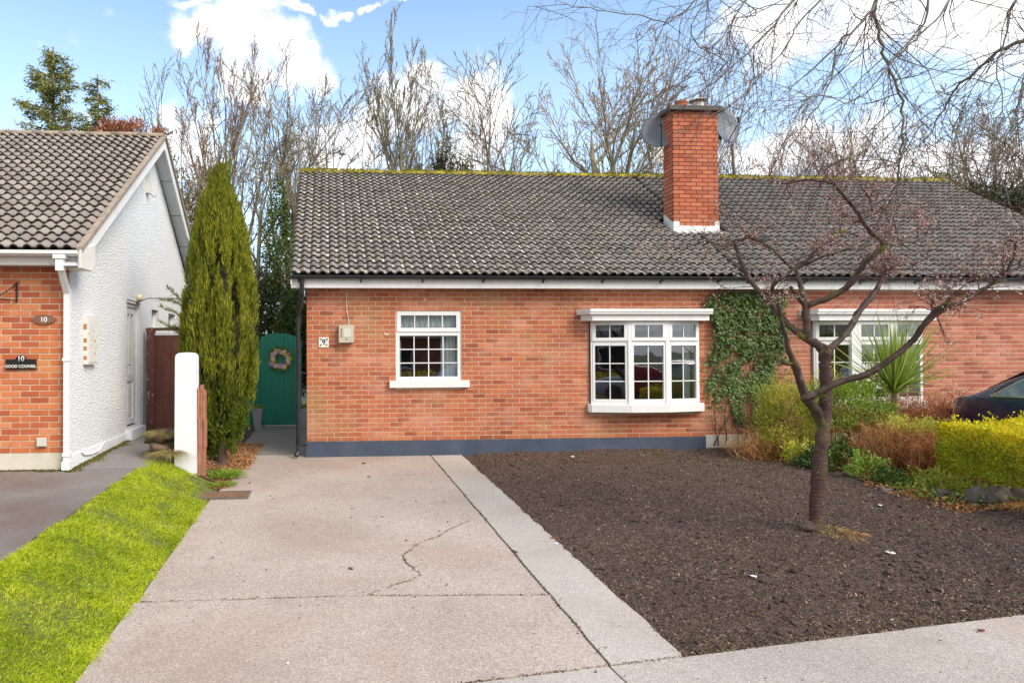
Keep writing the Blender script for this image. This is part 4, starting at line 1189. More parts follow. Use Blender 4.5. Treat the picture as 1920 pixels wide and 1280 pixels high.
def planter(px, py, Y, label):
    q = onY(px, py, Y); z0 = zD(q.x, Y)
    t = thing('planter', label, 'planter', (q.x, Y, z0), group='tall grey planters at the green gate')
    mb = MB(); mb.lathe([(.085,0),(.145,.42),(.155,.42),(.155,.445),(.135,.445),(.13,.40),(.01,.40)], 4, Matrix.Rotation(PI/4, 4, 'Z')); mb.build('pot', M['planter'], t)
    n = 160; a = RNG.random(n)*2*PI; rr = RNG.random(n)*.08
    P = np.stack([rr*np.cos(a), rr*np.sin(a), np.full(n,.41)], 1)
    V, Q, tt = leaves(P, np.stack([np.cos(a), np.sin(a), RNG.uniform(.5,2,n)], 1), RNG.uniform(.05,.13,n), .03, RNG)
    link('plant', np_mesh('plant', V, Q, tt), M['green_shrub'], t, kind='stuff')
planter(483, 790, 14.4, 'grey planter half hidden by the conifer, at the gate')
planter(569, 790, 14.4, 'grey planter behind the black downpipe, at the gate')

# ------------------------------------------------------------------ neighbour house
YN, XN = 8.60, -3.12
nh = thing('neighbour_house', 'orange brick bungalow with white pebble dashed gable, at the left edge', 'house', (0, 0, 0))
ZNB = .468
mb = MB(); mb.box(-9.0, XN-.002, YN, YN+.22, .2, 2.80); nwall = mb.build('wall', M['mortar'], nh)
bricks(nwall, M['brick_neighbour'], -6.0, XN-.0, ZNB+.03, 2.74, (0, YN, 0), (1,0,0), [], 300, uoff=XN-BL*8+.004, far=lambda p_: p_.x > -4.3)
mb = MB(); mb.box(-9.0, XN-.003, YN-.012, YN+.1, .1, ZNB+.026); mb.build('plinth', M['plinth_white'], nh)
# gable wall with door and window openings
gw = MB(); y0_, y1_ = YN+.004, 16.4
ops = [(11.03, 11.76, .50, 2.49), (12.55, 13.05, 1.45, 2.47), (13.85, 14.5, 1.45, 2.47)]
us = sorted({y0_+.02, y1_, *[a for o in ops for a in o[:2]]})
for a, b in zip(us[:-1], us[1:]):
    z = ZNB-.02
    for c, d in [(o[2], o[3]) for o in ops if o[0] < (a+b)/2 < o[1]]:
        gw.box(XN-.22, XN, a, b, z, c); z = d
    gw.box(XN-.22, XN, a, b, z, 2.80)
yr_, zr_ = 12.5, 5.36
vs = [(XN-.22, y0_, 2.80), (XN-.22, y1_, 2.80), (XN-.22, yr_, zr_)]
gw.add(vs + [(XN, b, c) for a, b, c in vs], [(0,2,1),(3,4,5),(0,1,4,3),(1,2,5,4),(2,0,3,5)])
gw.build('gable_wall', M['dash'], nh)
mb = MB(); mb.box(XN-.2, XN+.018, YN+.105, 10.92, .1, ZNB-.02); mb.box(XN+.0005, XN+.018, YN-.005, YN+.104, .1, ZNB-.02); mb.box(XN-.2, XN+.018, 11.80, y1_, .1, ZNB-.02); mb.build('plinth', M['white_render'], nh)
mb = MB(); mb.box(XN-.2, XN+.10, 10.93, 11.79, .1, .49); mb.build('door_step', M['white_render'], nh)
mb = MB(); mb.box(XN-.22, XN-.2, YN+.3, 16.3, .3, 2.7); mb.box(-9, XN-.3, 16.2, 16.4, .1, 2.8); mb.build('inner_wall', M['furniture'], nh)
# side door
dr = thing_part('door', nh)
db = MB(); xx = XN-.06
def dbox(m_, ya, yb_, za, zb, xa, xb): m_.box(xa, xb, ya, yb_, za, zb)
dbox(db, 11.035, 11.085, .52, 2.485, xx-.05, xx+.03); dbox(db, 11.705, 11.755, .52, 2.485, xx-.05, xx+.03); dbox(db, 11.085, 11.705, 2.43, 2.485, xx-.05, xx+.03)
dbox(db, 11.09, 11.70, .55, .63, xx-.04, xx+.01); dbox(db, 11.09, 11.70, 1.24, 1.36, xx-.04, xx+.01); dbox(db, 11.09, 11.70, 2.32, 2.425, xx-.04, xx+.01)
dbox(db, 11.09, 11.23, .63, 1.24, xx-.04, xx+.01); dbox(db, 11.56, 11.70, .63, 1.24, xx-.04, xx+.01); dbox(db, 11.09, 11.23, 1.36, 2.32, xx-.04, xx+.01); dbox(db, 11.56, 11.70, 1.36, 2.32, xx-.04, xx+.01); dbox(db, 11.36, 11.43, 1.36, 2.32, xx-.04, xx+.01)
dbox(db, 11.231, 11.559, .631, 1.239, xx-.04, xx-.01); dbox(db, 11.29, 11.50, .70, 1.16, xx-.01, xx+.004)
dbox(db, 11.04, 11.75, .492, .515, xx-.05, xx+.05)
dr.data = db.mesh('door'); dr.data.materials.append(M['white'])
mb = MB(); mb.box(xx-.03, xx-.024, 11.228, 11.362, 1.355, 2.325); mb.box(xx-.03, xx-.024, 11.428, 11.562, 1.355, 2.325); mb.build('pane', M['glass'], dr)
mb = MB(); mb.box(xx+.01, xx+.022, 11.13, 11.16, 1.38, 1.56); mb.tube([(xx+.045,11.145,1.5),(xx+.045,11.25,1.5)], .009, 6); mb.tube([(xx+.02,11.145,1.5),(xx+.05,11.145,1.5)], .009, 6); mb.build('handle', M['chrome'], dr)
for a, b in ((12.55, 13.05), (13.85, 14.5)):
    wd = thing_part('window', nh); w = MB(); xw = XN-.12
    w.box(xw-.03, xw+.03, a, a+.05, 1.45, 2.47); w.box(xw-.03, xw+.03, b-.05, b, 1.45, 2.47); w.box(xw-.03, xw+.03, a+.05, b-.05, 1.45, 1.5); w.box(xw-.03, xw+.03, a+.05, b-.05, 2.42, 2.47)
    wd.data = w.mesh('window'); wd.data.materials.append(M['white'])
    mb = MB(); mb.box(xw-.003, xw+.003, a+.045, b-.045, 1.495, 2.425); mb.build('pane', M['glass'], wd)
# roof
NE, NR = (8.27, 2.885), (12.5, 5.53)
nx0, nx1 = -9.0, -2.88
rf = MB(); rf.add([(nx0, NE[0]+.02, NE[1]-.035), (nx1-.02, NE[0]+.02, NE[1]-.035), (nx1-.02, NR[0], NR[1]-.035), (nx0, NR[0], NR[1]-.035)], [(0,1,2,3)])
rf.add([(nx0, NR[0], NR[1]-.02), (nx1, NR[0], NR[1]-.02), (nx1, 16.75, 2.87), (nx0, 16.75, 2.87)], [(0,1,2,3)])
nrf = rf.build('roof', M['tile_neighbour'], nh)
roof_slope(nrf, M['tile_neighbour'], nx1-.03-.30*20, nx1-.03, NE[0]-.02, NE[1], NR[0]-.03, NR[1]-.01, 300, vis=lambda q: q.x > -3.9-(q.y-8.2)*.5)
ridge(nrf, M['ridge_plain'], nx1-.45*13, nx1, NR[0], NR[1]+.02)
# verge strip, barge boards, soffit of the gable
def rake(name, mat, x0, x1, dz0, dz1, ya=NE[0], za=NE[1], parent=nh):
    mb = MB(); a, b, c = (ya, za), (NR[0], NR[1]), (16.75, 2.885)
    for p0, p1 in ((a, b), (b, c)):
        vs = [(x0,p0[0],p0[1]+dz0),(x1,p0[0],p0[1]+dz0),(x1,p1[0],p1[1]+dz0),(x0,p1[0],p1[1]+dz0),(x0,p0[0],p0[1]+dz1),(x1,p0[0],p0[1]+dz1),(x1,p1[0],p1[1]+dz1),(x0,p1[0],p1[1]+dz1)]
        mb.add(vs, [(0,3,2,1),(4,5,6,7),(0,1,5,4),(1,2,6,5),(2,3,7,6),(3,0,4,7)])
    return mb.build(name, mat, parent)
rake('verge', M['ridge_plain'], nx1-.045, nx1+.035, -.005, .055)
rake('barge_board', M['white_paint'], nx1-.02, nx1, -.20, -.006)
rake('soffit', M['soffit'], XN+.002, nx1-.022, -.17, -.155)
for k, yy in enumerate((13.2, 14.0, 14.8, 15.6)):
    z = NR[1]-(yy-12.5)*.6224-.172
    mb = MB(); mb.box(XN+.01, nx1-.024, yy-.006, yy+.006, z-.004, z+.004); mb.build('soffit_joint', M['gutter_black'], nh)
mb = MB(); mb.box(nx0, nx1, 8.37, 8.39, 2.735, 2.90); mb.build('fascia', M['beige_board'], nh)
mb = MB(); mb.box(nx0, nx1-.002, 8.392, YN-.012, 2.742, 2.755); mb.build('soffit', M['soffit'], nh)
# boxed end of the eaves
mb = MB(); mb.prism([(8.25,2.69),(8.25,2.90),(8.75,3.03),(8.75,2.82),(8.62,2.70)], nx1+.001, nx1+.022, M=Matrix(((0,0,1,0),(1,0,0,0),(0,1,0,0),(0,0,0,1)))); mb.build('eaves_box_end', M['beige_board'], nh)
mb = MB(); mb.box(XN+.004, nx1, 8.40, 8.70, 2.70, 2.735); mb.build('eaves_box', M['beige_board'], nh)
gutter(nh, M['white'], nx0, nx1-.02, 8.30, 2.888, .056)
mb = MB(); mb.box(nx0, nx1-.02, 8.236, 8.246, 2.855, 2.885); mb.build('gutter_trim', M['white'], nh)
# square white downpipe with offset
sx = onY(114, 500, 8.31).x; ex = onY(126, 560, YN-.06).x
mb = MB()
def sqtube(m_, pts, hw):
    for (a, b) in zip(pts[:-1], pts[1:]):
        a = Vector(a); b = Vector(b); d = (b-a); L = d.length; Mq = Matrix.Translation(a) @ d.to_track_quat('Z', 'Y').to_matrix().to_4x4()
        m_.box(-hw, hw, -hw, hw, -.01, L+.01, M=Mq)
mb.box(sx-.07, sx+.07, 8.245, 8.36, 2.80, 2.86); mb.box(sx-.045, sx+.045, 8.26, 8.35, 2.66, 2.80)
sqtube(mb, [(sx, 8.305, 2.70), (ex, YN-.055, 2.42)], .034); sqtube(mb, [(ex, YN-.055, 2.44), (ex, YN-.055, .34)], .033)
mb.box(ex-.042, ex+.042, YN-.10, YN-.008, 1.60, 1.64); mb.box(ex-.042, ex+.042, YN-.10, YN-.008, .46, .50); mb.box(ex-.042, ex+.05, YN-.12, YN-.01, .30, .40)
mb.build('downpipe', M['white'], nh)
mb = MB(); p0 = (XN+.03, 9.25, .425)
mb.tube([(XN+.028,8.95,.45),(XN+.03,9.05,.40),(XN+.03,9.3,.37),(XN+.03,9.6,.37),(XN+.03,9.85,.46)], .011, 8); mb.build('waste_pipe', M['white'], nh)

# fittings on the neighbour's wall
q = onY(83, 599, YN-.01)
t = thing('oval_sign', 'brown oval wooden sign reading 10 on the left house', 'house number', q)
mb = MB(); mb.prism([(.135*math.copysign(abs(math.cos(a))**1.25, math.cos(a)), .058*math.sin(a)) for a in [2*PI*k/28 for k in range(28)]], 0, .018, M=Matrix.Rotation(PI/2, 4, 'X')); mb.build('board', M['sign_wood'], t)
text(t, '10', .085, (0,-.020,-.002), M['letter'])
q = onY(40, 682.5, YN-.012)
t = thing('name_sign', 'black house sign reading 10 GOOD COUNSEL on the left house', 'sign', q)
mb = MB(); pl = [(-.178,-.058),(.178,-.058),(.178,.052)] + [(.062*math.cos(a), .052+.058*math.sin(a)) for a in [PI*k/12 for k in range(13)]] + [(-.178,.052)]
mb.prism(pl, 0, .014, M=Matrix.Rotation(PI/2, 4, 'X')); mb.build('plate', M['sign_black'], t)
mb = MB(); mb.box(-.182, .182, -.018, 0, -.062, -.055); mb.box(-.182, .182, -.018, 0, .048, .056); mb.build('rim', M['sign_black'], t)
text(t, '10', .085, (0,-.016,.066), M['letter'], name='number'); text(t, 'GOOD COUNSEL', .048, (0,-.016,-.026), M['letter'], sx=.95)
q = onY(23, 548, YN-.01)
t = thing('hanging_bracket', 'small black iron hanging basket bracket on the left brick wall', 'bracket', q)
mb = MB(); mb.box(.045, .062, -.012, 0, -.12, .12); mb.tube([(.053,-.01,.11),(.02,-.10,.03),(-.065,-.22,-.07),(-.075,-.24,-.10)], .007, 6); mb.tube([(.053,-.01,-.10),(-.02,-.10,-.10),(-.075,-.22,-.09)], .007, 6)
mb.build('frame', M['black'], t)
q = onY(79.5, 828, YN-.012)
t = thing('vent_cover', 'small beige square cover low on the left brick wall', 'vent cover', q)
mb = MB(); mb.box(-.055, .055, -.035, 0, -.052, .052); mb.box(-.048, .048, -.045, -.0352, -.045, .045); mb.build('cover', M['meter_light'], t)
# gas meter box with rust
t = thing('gas_meter_box', 'white gas meter box with rusty patches on the pebble dashed wall', 'meter box', (XN, 9.26, 1.86))
mb = MB(); mb.box(.002, .065, -.19, .19, -.31, .31); mb.build('case', M['meter_rust'], t)
mb = MB(); mb.box(.0655, .072, -.17, .17, -.285, .285); mb.build('lid', M['meter_rust'], t)
m, nt, p = new_mat('rust_label'); p.inputs['Base Color'].default_value = (.36,.20,.09,1); p.inputs['Roughness'].default_value = .8; M['rustlabel'] = m
mb = MB()
for yy, z0, z1 in ((0,.14,.21),(0,-.03,.025),(0,-.13,-.08),(0,-.25,-.20)): mb.box(.012, .052, -.1935, -.1905, z0, z1)
mb.build('label_patch', M['rustlabel'], t)
t = thing('wall_light', 'yellowed round bulkhead light above the white side door', 'light', (XN, 11.6, 2.60))
mb = MB(); mb.lathe([(.055,0),(.062,.03),(.055,.07),(.03,.09),(.01,.092)], 16, Matrix.Rotation(PI/2, 4, 'Y')); mb.build('globe', plain('aged_cream_plastic', (.72,.62,.38), .4, .1), t, smooth=True)
mb = MB(); mb.box(0, .03, -.09, .09, -.11, -.085); mb.build('base', M['iron_rust'], t)
t = thing('alarm_box', 'slim cream alarm box under the gable peak of the left house', 'alarm', (XN, 12.2, 4.62))
mb = MB(); mb.box(.002, .07, -.07, .07, -.16, .16); mb.build('case', M['beige_board'], t)
mb = MB(); mb.tube([(.07,.03,-.17),(.12,.06,-.2),(.14,.1,-.17)], .012, 6); mb.build('sensor', M['planter'], t)
t = thing('overhead_cable', 'thin black cable running from the white wall past the conifer', 'cable')
a = Vector((XN+.02, 10.95, 2.52)); pts = [a, (XN+.1,11.25,2.50), (XN+.15,11.7,2.60), (-2.5,12.0,2.62), (-1.9,12.2,2.60), (-1.4,12.5,2.66), (-.8,12.3,2.66), (-.34,12.0,2.62)]
mb = MB(); mb.tube(pts, .008, 5); o = mb.build('cable', M['black'], t)

# brown side gate
t = thing('side_gate', 'brown painted wooden gate beside the white gable', 'gate', (-3.06, 12.0, .33))
mb = MB(); mb.box(0, .13, -.06, .06, -.02, 1.74); mb.build('gate_post', M['brown_flake'], t, label='flaking post')
for k in range(9):
    mb = MB(); mb.box(.132+k*.135, .132+k*.135+.132, -.01, .015, .03, 1.66); mb.build('board', M['brown_paint'], t)
mb = MB(); mb.box(.132, 1.35, -.02, .02, 1.662, 1.70); mb.build('top_rail', M['white_paint'], t, label='pale top edge')
mb = MB(); mb.box(-.02, 1.4, -.03, .04, 1.742, 1.79); mb.build('capping', M['brown_flake'], t)

# white pier, timber boards behind it
q0, q1 = onY(327, 880, 9.2), onY(366, 880, 9.2)
t = thing('white_pier', 'white rendered gate pier with rounded top at the end of the grass', 'pier', ((q0.x+q1.x)/2, 9.35, .05))
hw = (q1.x-q0.x)/2
pl = [(-hw-.004,0),(hw+.004,0),(hw-.006,1.585),(hw-.018,1.618),(hw-.05,1.64),(0,1.648),(-hw+.05,1.64),(-hw+.018,1.618),(-hw+.006,1.585)]
mb = MB(); mb.prism(pl, -.14, .14, M=Matrix.Rotation(PI/2, 4, 'X')); mb.build('pier', M['white_render'], t)
t = thing('timber_fence', 'narrow weathered orange timber boards standing on end against the white pier', 'fence', (q1.x+.03, 9.35, .02))
for k in range(3):
    mb = MB(); yy = .0+k*.04
    hh = (1.20, 1.24, 1.17)[k]; x_ = (-.020, .006, .032)[k]
    xs_ = [x_+rnd.uniform(-.004,.004)+s for s in (0, .004, -.003)]
    for i in range(3): mb.box(xs_[i], xs_[i]+.022, yy-.02, yy+.15, i*hh/3, (i+1)*hh/3)
    mb.build('board', M['timber'], t)
mb = MB(); mb.box(-.022, .056, .152, .17, .3, .38); mb.build('rail', M['timber'], t)

# ------------------------------------------------------------------ rocks
def at_(px, Y): return onY(px, 659, Y).x
def rock_mesh(seed, n1=14, n2=10, amp=.22):
    r_ = random.Random(seed); ph = [(r_.uniform(-3,3), r_.uniform(-3,3), r_.uniform(-3,3), r_.uniform(0,6.3), r_.uniform(.3,1)) for _ in range(7)]
    vs = []; 
    for j in range(n2+1):
        th = PI*j/n2
        for i in range(n1):
            a = 2*PI*i/n1; d = Vector((math.sin(th)*math.cos(a), math.sin(th)*math.sin(a), math.cos(th)))
            r0 = 1 + amp*sum(w*math.sin(2*(d.x*x_+d.y*y_+d.z*z_)+f) for x_, y_, z_, f, w in ph)/3
            vs.append(d*r0)
    fs = [(j*n1+i, (j+1)*n1+i, (j+1)*n1+(i+1)%n1, j*n1+(i+1)%n1) for j in range(n2) for i in range(n1)]
    return vs, fs
def rock(name, label, cat, loc, s, seed, mat, group=None, parent=None, amp=.3):
    vs, fs = rock_mesh(seed, amp=amp); mb = MB(); mb.add([Vector((v[0]*s[0], v[1]*s[1], v[2]*s[2])) for v in vs], fs)
    o = mb.build(name, mat, parent, smooth=True, label=label, cat=cat, group=group); o.location = loc; return o
BAMP = .5
bl = [(1838,935,.125,'brown round boulder with stems in front, leftmost of the three under the golden hedge'),(1873,933,.135,'grey boulder between two others under the golden hedge'),(1912,938,.11,'mossy tan boulder at the right edge of the soil bed')]
for i, (px, py, s, lab) in enumerate(bl):
    q = onY(px, py, 7.35)
    rock('boulder', lab, 'boulder', (q.x, 7.35, float(soil_h(q.x,7.35))+s*.55), (s*1.05, s*.9, s*.9), 100+i, M['rock'], 'boulders edging the soil bed', amp=.45)
edge_st = [(1590,897),(1612,905),(1672,915),(1700,928),(1655,903),(1770,945)]
elab = ['small grey stone right of the cherry trunk at the bed edge','flat grey stone below the green shrub','white flecked stone below the brown clump','small brown stone below the moss patch','dark stone under the brown twigs','small stone between moss patch and first boulder']
for i, (px, py) in enumerate(edge_st):
    Yq = 8.9 - i*.25; q = onY(px, py, Yq); s = .05+.02*(i % 3)
    rock('stone', elab[i], 'stone', (q.x, Yq, float(soil_h(q.x, Yq))+s*.12), (s*1.2, s, s*.7), 120+i, M['rock'], 'stones edging the soil bed', amp=.7)
t = thing('rockery', 'stack of brown mossy stones beside the grass, left of the white pier', 'rockery', (at_(300, 9.45), 9.45, .20))
for i, (x, y, z, s) in enumerate([(0,0,.08,(.2,.17,.11)),(.03,.02,.23,(.19,.17,.09)),(-.05,-.05,.0,(.16,.12,.10)),(.02,.03,.36,(.17,.16,.075)),(.2,-.02,.1,(.14,.14,.14)),(.12,.3,.1,(.16,.15,.2))]):
    rock('stone', None, None, (x,y,z), tuple(q*1.15 for q in s), 140+i, M['rock_brown'], parent=t, amp=.5)

# ------------------------------------------------------------------ tufts and weeds
def tuft(name, label, cat, loc, n, rad, L, Wd, mat, spread=.8, droop=.4, flat=1.0, parent=None, seg=3, seed=0):
    rg = np.random.default_rng(seed+500)
    a = rg.random(n)*2*PI; rr = np.sqrt(rg.random(n))*rad
    P = np.stack([rr*np.cos(a), rr*np.sin(a)*flat, np.zeros(n)], 1)
    D = np.stack([np.cos(a)*spread*rr/rad+rg.normal(0,.25,n), np.sin(a)*spread*rr/rad*flat+rg.normal(0,.25,n), np.ones(n)], 1)
    V, Q, tt = blades(P, D, rg.uniform(.5,1,n)*L, Wd, rg, droop, seg)
    o = link(name, np_mesh(name, V, Q, tt), mat, parent, label=label, cat=cat); o.location = loc; return o
tuft('grass_tuft', 'dry drooping ornamental grass on top of the mossy stones', 'grass tuft', (at_(312,9.5),9.5,.58), 900, .17, .30, .005, M['drygrass'], 1.0, .7, seed=1)
tuft('grass_tuft', 'dull green grass hanging down between stones and white pier', 'grass tuft', (at_(320,9.25),9.25,.36), 800, .10, .34, .005, M['drygrass'], 1.2, .9, seed=2)
tuft('weed_clump', 'bright green weeds at the foot of the conifer by the drive', 'weeds', (-1.45,9.62,-.0), 420, .22, .24, .014, M['weed'], 1.1, .6, seed=3)
tuft('weed_clump', 'low green weeds on the bare soil behind the drain cover', 'weeds', (-1.36,9.1,-.03), 260, .17, .10, .010, M['weed'], 1.1, .4, seed=4)
tuft('grass_tuft', 'short grass growing against the foot of the white pier', 'grass tuft', (-1.86,9.12,.09), 400, .16, .09, .005, M['grass'], .6, .3, flat=.3, seed=5)
tree_tuft = tuft('grass_tuft', 'dead brown and green grass around the cherry trunk base', 'grass tuft', (4.87,6.34,-.05), 150, .17, .15, .006, M['drygrass'], 1.3, 1.0, seed=6)
tuft('weed_clump', 'tiny green seedling on the soil near the house plinth', 'weeds', (5.25,10.75,.03), 60, .09, .09, .02, M['weed'], 1.3, .5, seed=7)
for i, (x, y, lab) in enumerate([(6.6,4.95,'pale dry grass patch in the soil near the footpath'),(7.0,5.1,'yellowish dry weeds at the right of the pale grass patch')]):
    tuft('grass_tuft', lab, 'grass tuft', (x, y, float(soil_h(x,y))), 300, .22, .07, .006, M['drygrass'], 1.3, .8, seed=8+i)

tuft('grass_tuft', 'orange brown dead stems to the right of the cherry trunk base', 'grass tuft', (4.93,6.28,-.07), 150, .17, .16, .006, M['orangetwig'], 1.5, .9, seed=16)
# loose straw fibres on the soil and at its edges
n = 5000
x = RNG.uniform(2.2, 8, n); t_ = RNG.random(n)**2; y0 = 4.0+.157*(x-1.66)+.01; y = y0 + t_*(10.9-y0)
k = (smoothnoise(x, y, 96, .5) > .55) | (t_ < .06) | (x < 2.3); x = x[k]; y = y[k]; n = len(x)
P = np.stack([x, y, soil_h(x, y)+.004], 1); D = RNG.normal(size=(n,3))*[1,1,.25]
V, Q, tt = blades(P, D, RNG.uniform(.02,.07,n), .003, RNG, .2, 2)
link('straw', np_mesh('straw', V, Q, tt), M['drygrass'], kind='stuff', label='pale dry grass fibres scattered over the dark soil', cat='straw')

# leaf and litter pieces lying about
def litter(name, label, cat, px, py, size, mat, surf='D', seed=0, group=None):
    z = 0
    d = ray(px, py)
    zf = (lambda a, b: zG(a, b)+.004) if surf == 'D' else (lambda a, b: float(soil_h(a, b))+.012)
    Y = 8.0
    for _ in range(12):
        q = CAMPOS + d*(Y/d.y); zz = zf(q.x, q.y); Y = (zz-CAMPOS.z)/d.z*d.y
    q = CAMPOS + d*(Y/d.y)
    r_ = random.Random(seed); n_ = 9; vs = [(0,0,.012)]
    for k in range(n_):
        a = 2*PI*k/n_; rr = size*r_.uniform(.5,1.0); vs.append((rr*math.cos(a), rr*.6*math.sin(a), r_.uniform(0,.014)))
    mb = MB(); mb.add(vs, [(0, 1+k, 1+(k+1)%n_) for k in range(n_)]); mb.add([(v[0]*.97, v[1]*.97, v[2]-.003) for v in vs], [(0, 1+(k+1)%n_, 1+k) for k in range(n_)])
    o = mb.build(name, mat, label=label, cat=cat, group=group); o.location = (q.x, q.y, q.z); o.rotation_euler = (0,0,r_.random()*6); return o
lt = [('dead_leaf','red brown dead leaf on the drive near the blue plinth','leaf',682,868,.055,'leaf_litter','D'),
      ('dead_leaf','dark curled leaf lying on the drive below the brick wall','leaf',692,894,.04,'leaf_litter','D'),
      ('dead_leaf','small red leaf in the middle of the concrete drive','leaf',658,1066,.03,'leaf_litter','D'),
      ('dead_leaf','dark leaf on the footpath at the right edge','leaf',1840,1182,.035,'leaf_litter','D'),
      ('dead_leaf','brown leaf on the drive beside the drain cover','leaf',468,905,.03,'leaf_litter','D'),
      ('flat_stone','flat grey stone lying on the joint of the concrete strip','stone',966,1034,.045,'rock','D'),
      ('paper_scrap','white wrapper at the edge of soil and concrete strip','litter',1044,1020,.045,'scrap','S'),
      ('paper_scrap','pale scrap on the soil in front of the blue plinth','litter',1075,856,.055,'scrap','S'),
      ('paper_scrap','jagged white scrap on the soil right of the cherry tree','litter',1668,1036,.06,'scrap','S'),
      ('paper_scrap','grey white scrap on the soil left of the cherry tree','litter',1410,1080,.05,'scrap','S'),
      ('paper_scrap','pink scrap on the soil behind the cherry tree','litter',1650,947,.04,'scrap','S'),
      ('dead_leaf','dark clod with leaves at the bed edge by the white wrapper','leaf',1040,1008,.07,'leaf_litter','S'),
      ('paper_scrap','white cigarette end on the near part of the drive','litter',542,1244,.022,'scrap','D'),
      ('dead_leaf','dead leaf on the grass strip','leaf',315,934,.035,'leaf_litter','D'),
      ('dead_leaf','lone dead leaf on the grass near the asphalt','leaf',170,1112,.03,'leaf_litter','D')]
for i, (nm, lab, c, px, py, s, mt, sf) in enumerate(lt): litter(nm, lab, c, px, py, s, M[mt], sf, i)
# dirt crumbs over the concrete
n = 1500
x = RNG.uniform(-1.35, 6, n); y = RNG.uniform(2.5, 11, n); k = (x < 2.15) | (y < 4+.157*(x-1.66)-.02); x = x[k]; y = y[k]; n = len(x)
z = np.array([zD(a, b) for a, b in zip(x, y)])+.005
V, Q, tt = leaves(np.stack([x,y,z],1), RNG.normal(size=(n,3))*[1,1,.2], RNG.gamma(1.6,.006,n)+.004, RNG.gamma(1.6,.004,n)+.003, RNG, .3)
link('dirt_crumbs', np_mesh('dirt_crumbs', V, Q, tt), M['chips'], kind='stuff', label='small soil crumbs scattered over the concrete', cat='dirt')

jp = []
for ln, w_ in ((fine, .012), (joint, .014), (lj, .012), (rj, .010), ([(x_, front_y(x_)) for x_ in np.linspace(-1.3, 6, 80)], .012), (edge, .03)):
    for i in range(len(ln)-1):
        L_s = math.hypot(ln[i+1][0]-ln[i][0], ln[i+1][1]-ln[i][1])
        for k in range(int(L_s*rnd.uniform(30, 330))):
            t_ = rnd.random(); x_ = ln[i][0]*(1-t_)+ln[i+1][0]*t_+rnd.gauss(0, w_*.5); y_ = ln[i][1]*(1-t_)+ln[i+1][1]*t_+rnd.gauss(0, w_*.5); jp.append((x_, y_, zD(x_, y_)+.003))
jp = np.array(jp); n = len(jp)
V, Q, tt = leaves(jp, RNG.normal(size=(n,3))*[1,1,.3], RNG.uniform(.006,.018,n), RNG.uniform(.004,.010,n), RNG, .3, tones=RNG.random(n)*.5)
link('joint_dirt', np_mesh('joint_dirt', V, Q, tt), M['chips'], kind='stuff', label='dark dirt and moss lodged in the cracks and joints of the concrete', cat='dirt')
n = 9000
x = RNG.uniform(-2.0, -1.12, n); y = RNG.uniform(8.9, 12.5, n); k = (x < -1.30+np.clip((y-9.6)*.2, 0, .17)+RNG.normal(0,.03,n)) & ~((x < -1.5) & (y < 9.3)); x = x[k]; y = y[k]; n = len(x)
z = np.array([zG(a, b) for a, b in zip(x, y)])+.01
V, Q, tt = leaves(np.stack([x,y,z],1), RNG.normal(size=(n,3))*[1,1,.4], RNG.uniform(.01,.04,n), RNG.uniform(.005,.02,n), RNG, .5)
link('bed_litter', np_mesh('bed_litter', V, Q, tt), M['orangetwig'], kind='stuff', label='dry needles and leaf litter under the conifer beside the path', cat='leaf litter')

n = 5200
y = RNG.uniform(8.4, 12.0, n); x = XN+.02+np.abs(RNG.normal(0, .05, n))*(.4+1.6*smoothnoise(y, y*0, 131, .25))
fx = RNG.uniform(-5.2, XN, 2600); fy = YN-.015-np.abs(RNG.normal(0, .06, 2600))*(.4+1.4*smoothnoise(fx, fx*0, 132, .3))
x = np.concatenate([x, fx]); y = np.concatenate([y, fy]); n = len(x)
z = np.array([zN(a, b) for a, b in zip(x, y)])+.004
V, Q, tt = leaves(np.stack([x,y,z],1), RNG.normal(size=(n,3))*[1,1,.4], RNG.uniform(.008,.025,n), RNG.uniform(.006,.014,n), RNG, .4)
link('wall_moss', np_mesh('wall_moss', V, Q, tt), M['mossdark'], kind='stuff', label='dull moss and grit along the foot of the neighbour walls', cat='moss')

# drain cover
t = thing('drain_cover', 'rusty brown rectangular inspection cover between grass and drive', 'drain cover', (-1.25, 8.56, zD(0, 8.56)))
mb = MB()
for a, b, c, d in ((-.33,.30,-.21,-.18),(-.33,.30,.18,.21),(-.33,-.30,-.18,.18),(.27,.30,-.18,.18)): mb.box(a, b, c, d, -.02, .014)
mb.build('frame', M['concrete_dark'], t)
mb = MB(); mb.box(-.298, .268, -.178, .178, -.02, .010)
for k in range(6): mb.box(-.28+k*.09, -.22+k*.09, -.15, .15, .0101, .0125)
mb.build('lid', M['iron_rust'], t)

# ------------------------------------------------------------------ column conifer
ct = thing('conifer', 'tall narrow olive green conifer beside the white pier', 'tree', (-1.60, 10.45, 0))
prof = [(.12,.20),(.5,.40),(1.1,.55),(1.77,.56),(2.58,.51),(3.15,.43),(3.6,.33),(3.9,.24),(4.15,.12),(4.35,.03)]
def prad(z): return np.interp(z, [p_[0] for p_ in prof], [p_[1] for p_ in prof])
mb = MB(); mb.tube([(.02,0,0),(.0,0,.5),(0,0,3.2)], [.09,.075,.02], 10)
for k in range(6): a = k*1.1; mb.tube([(0,0,.1+.05*k),(.1*math.cos(a),.1*math.sin(a),.45),(.3*math.cos(a),.3*math.sin(a),1.3)], [.035,.028,.01], 6)
mb.build('trunk', M['ivy_stem'], ct)
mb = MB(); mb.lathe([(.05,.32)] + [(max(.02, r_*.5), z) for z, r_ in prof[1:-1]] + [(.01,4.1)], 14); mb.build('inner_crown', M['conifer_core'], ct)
rg = np.random.default_rng(77)
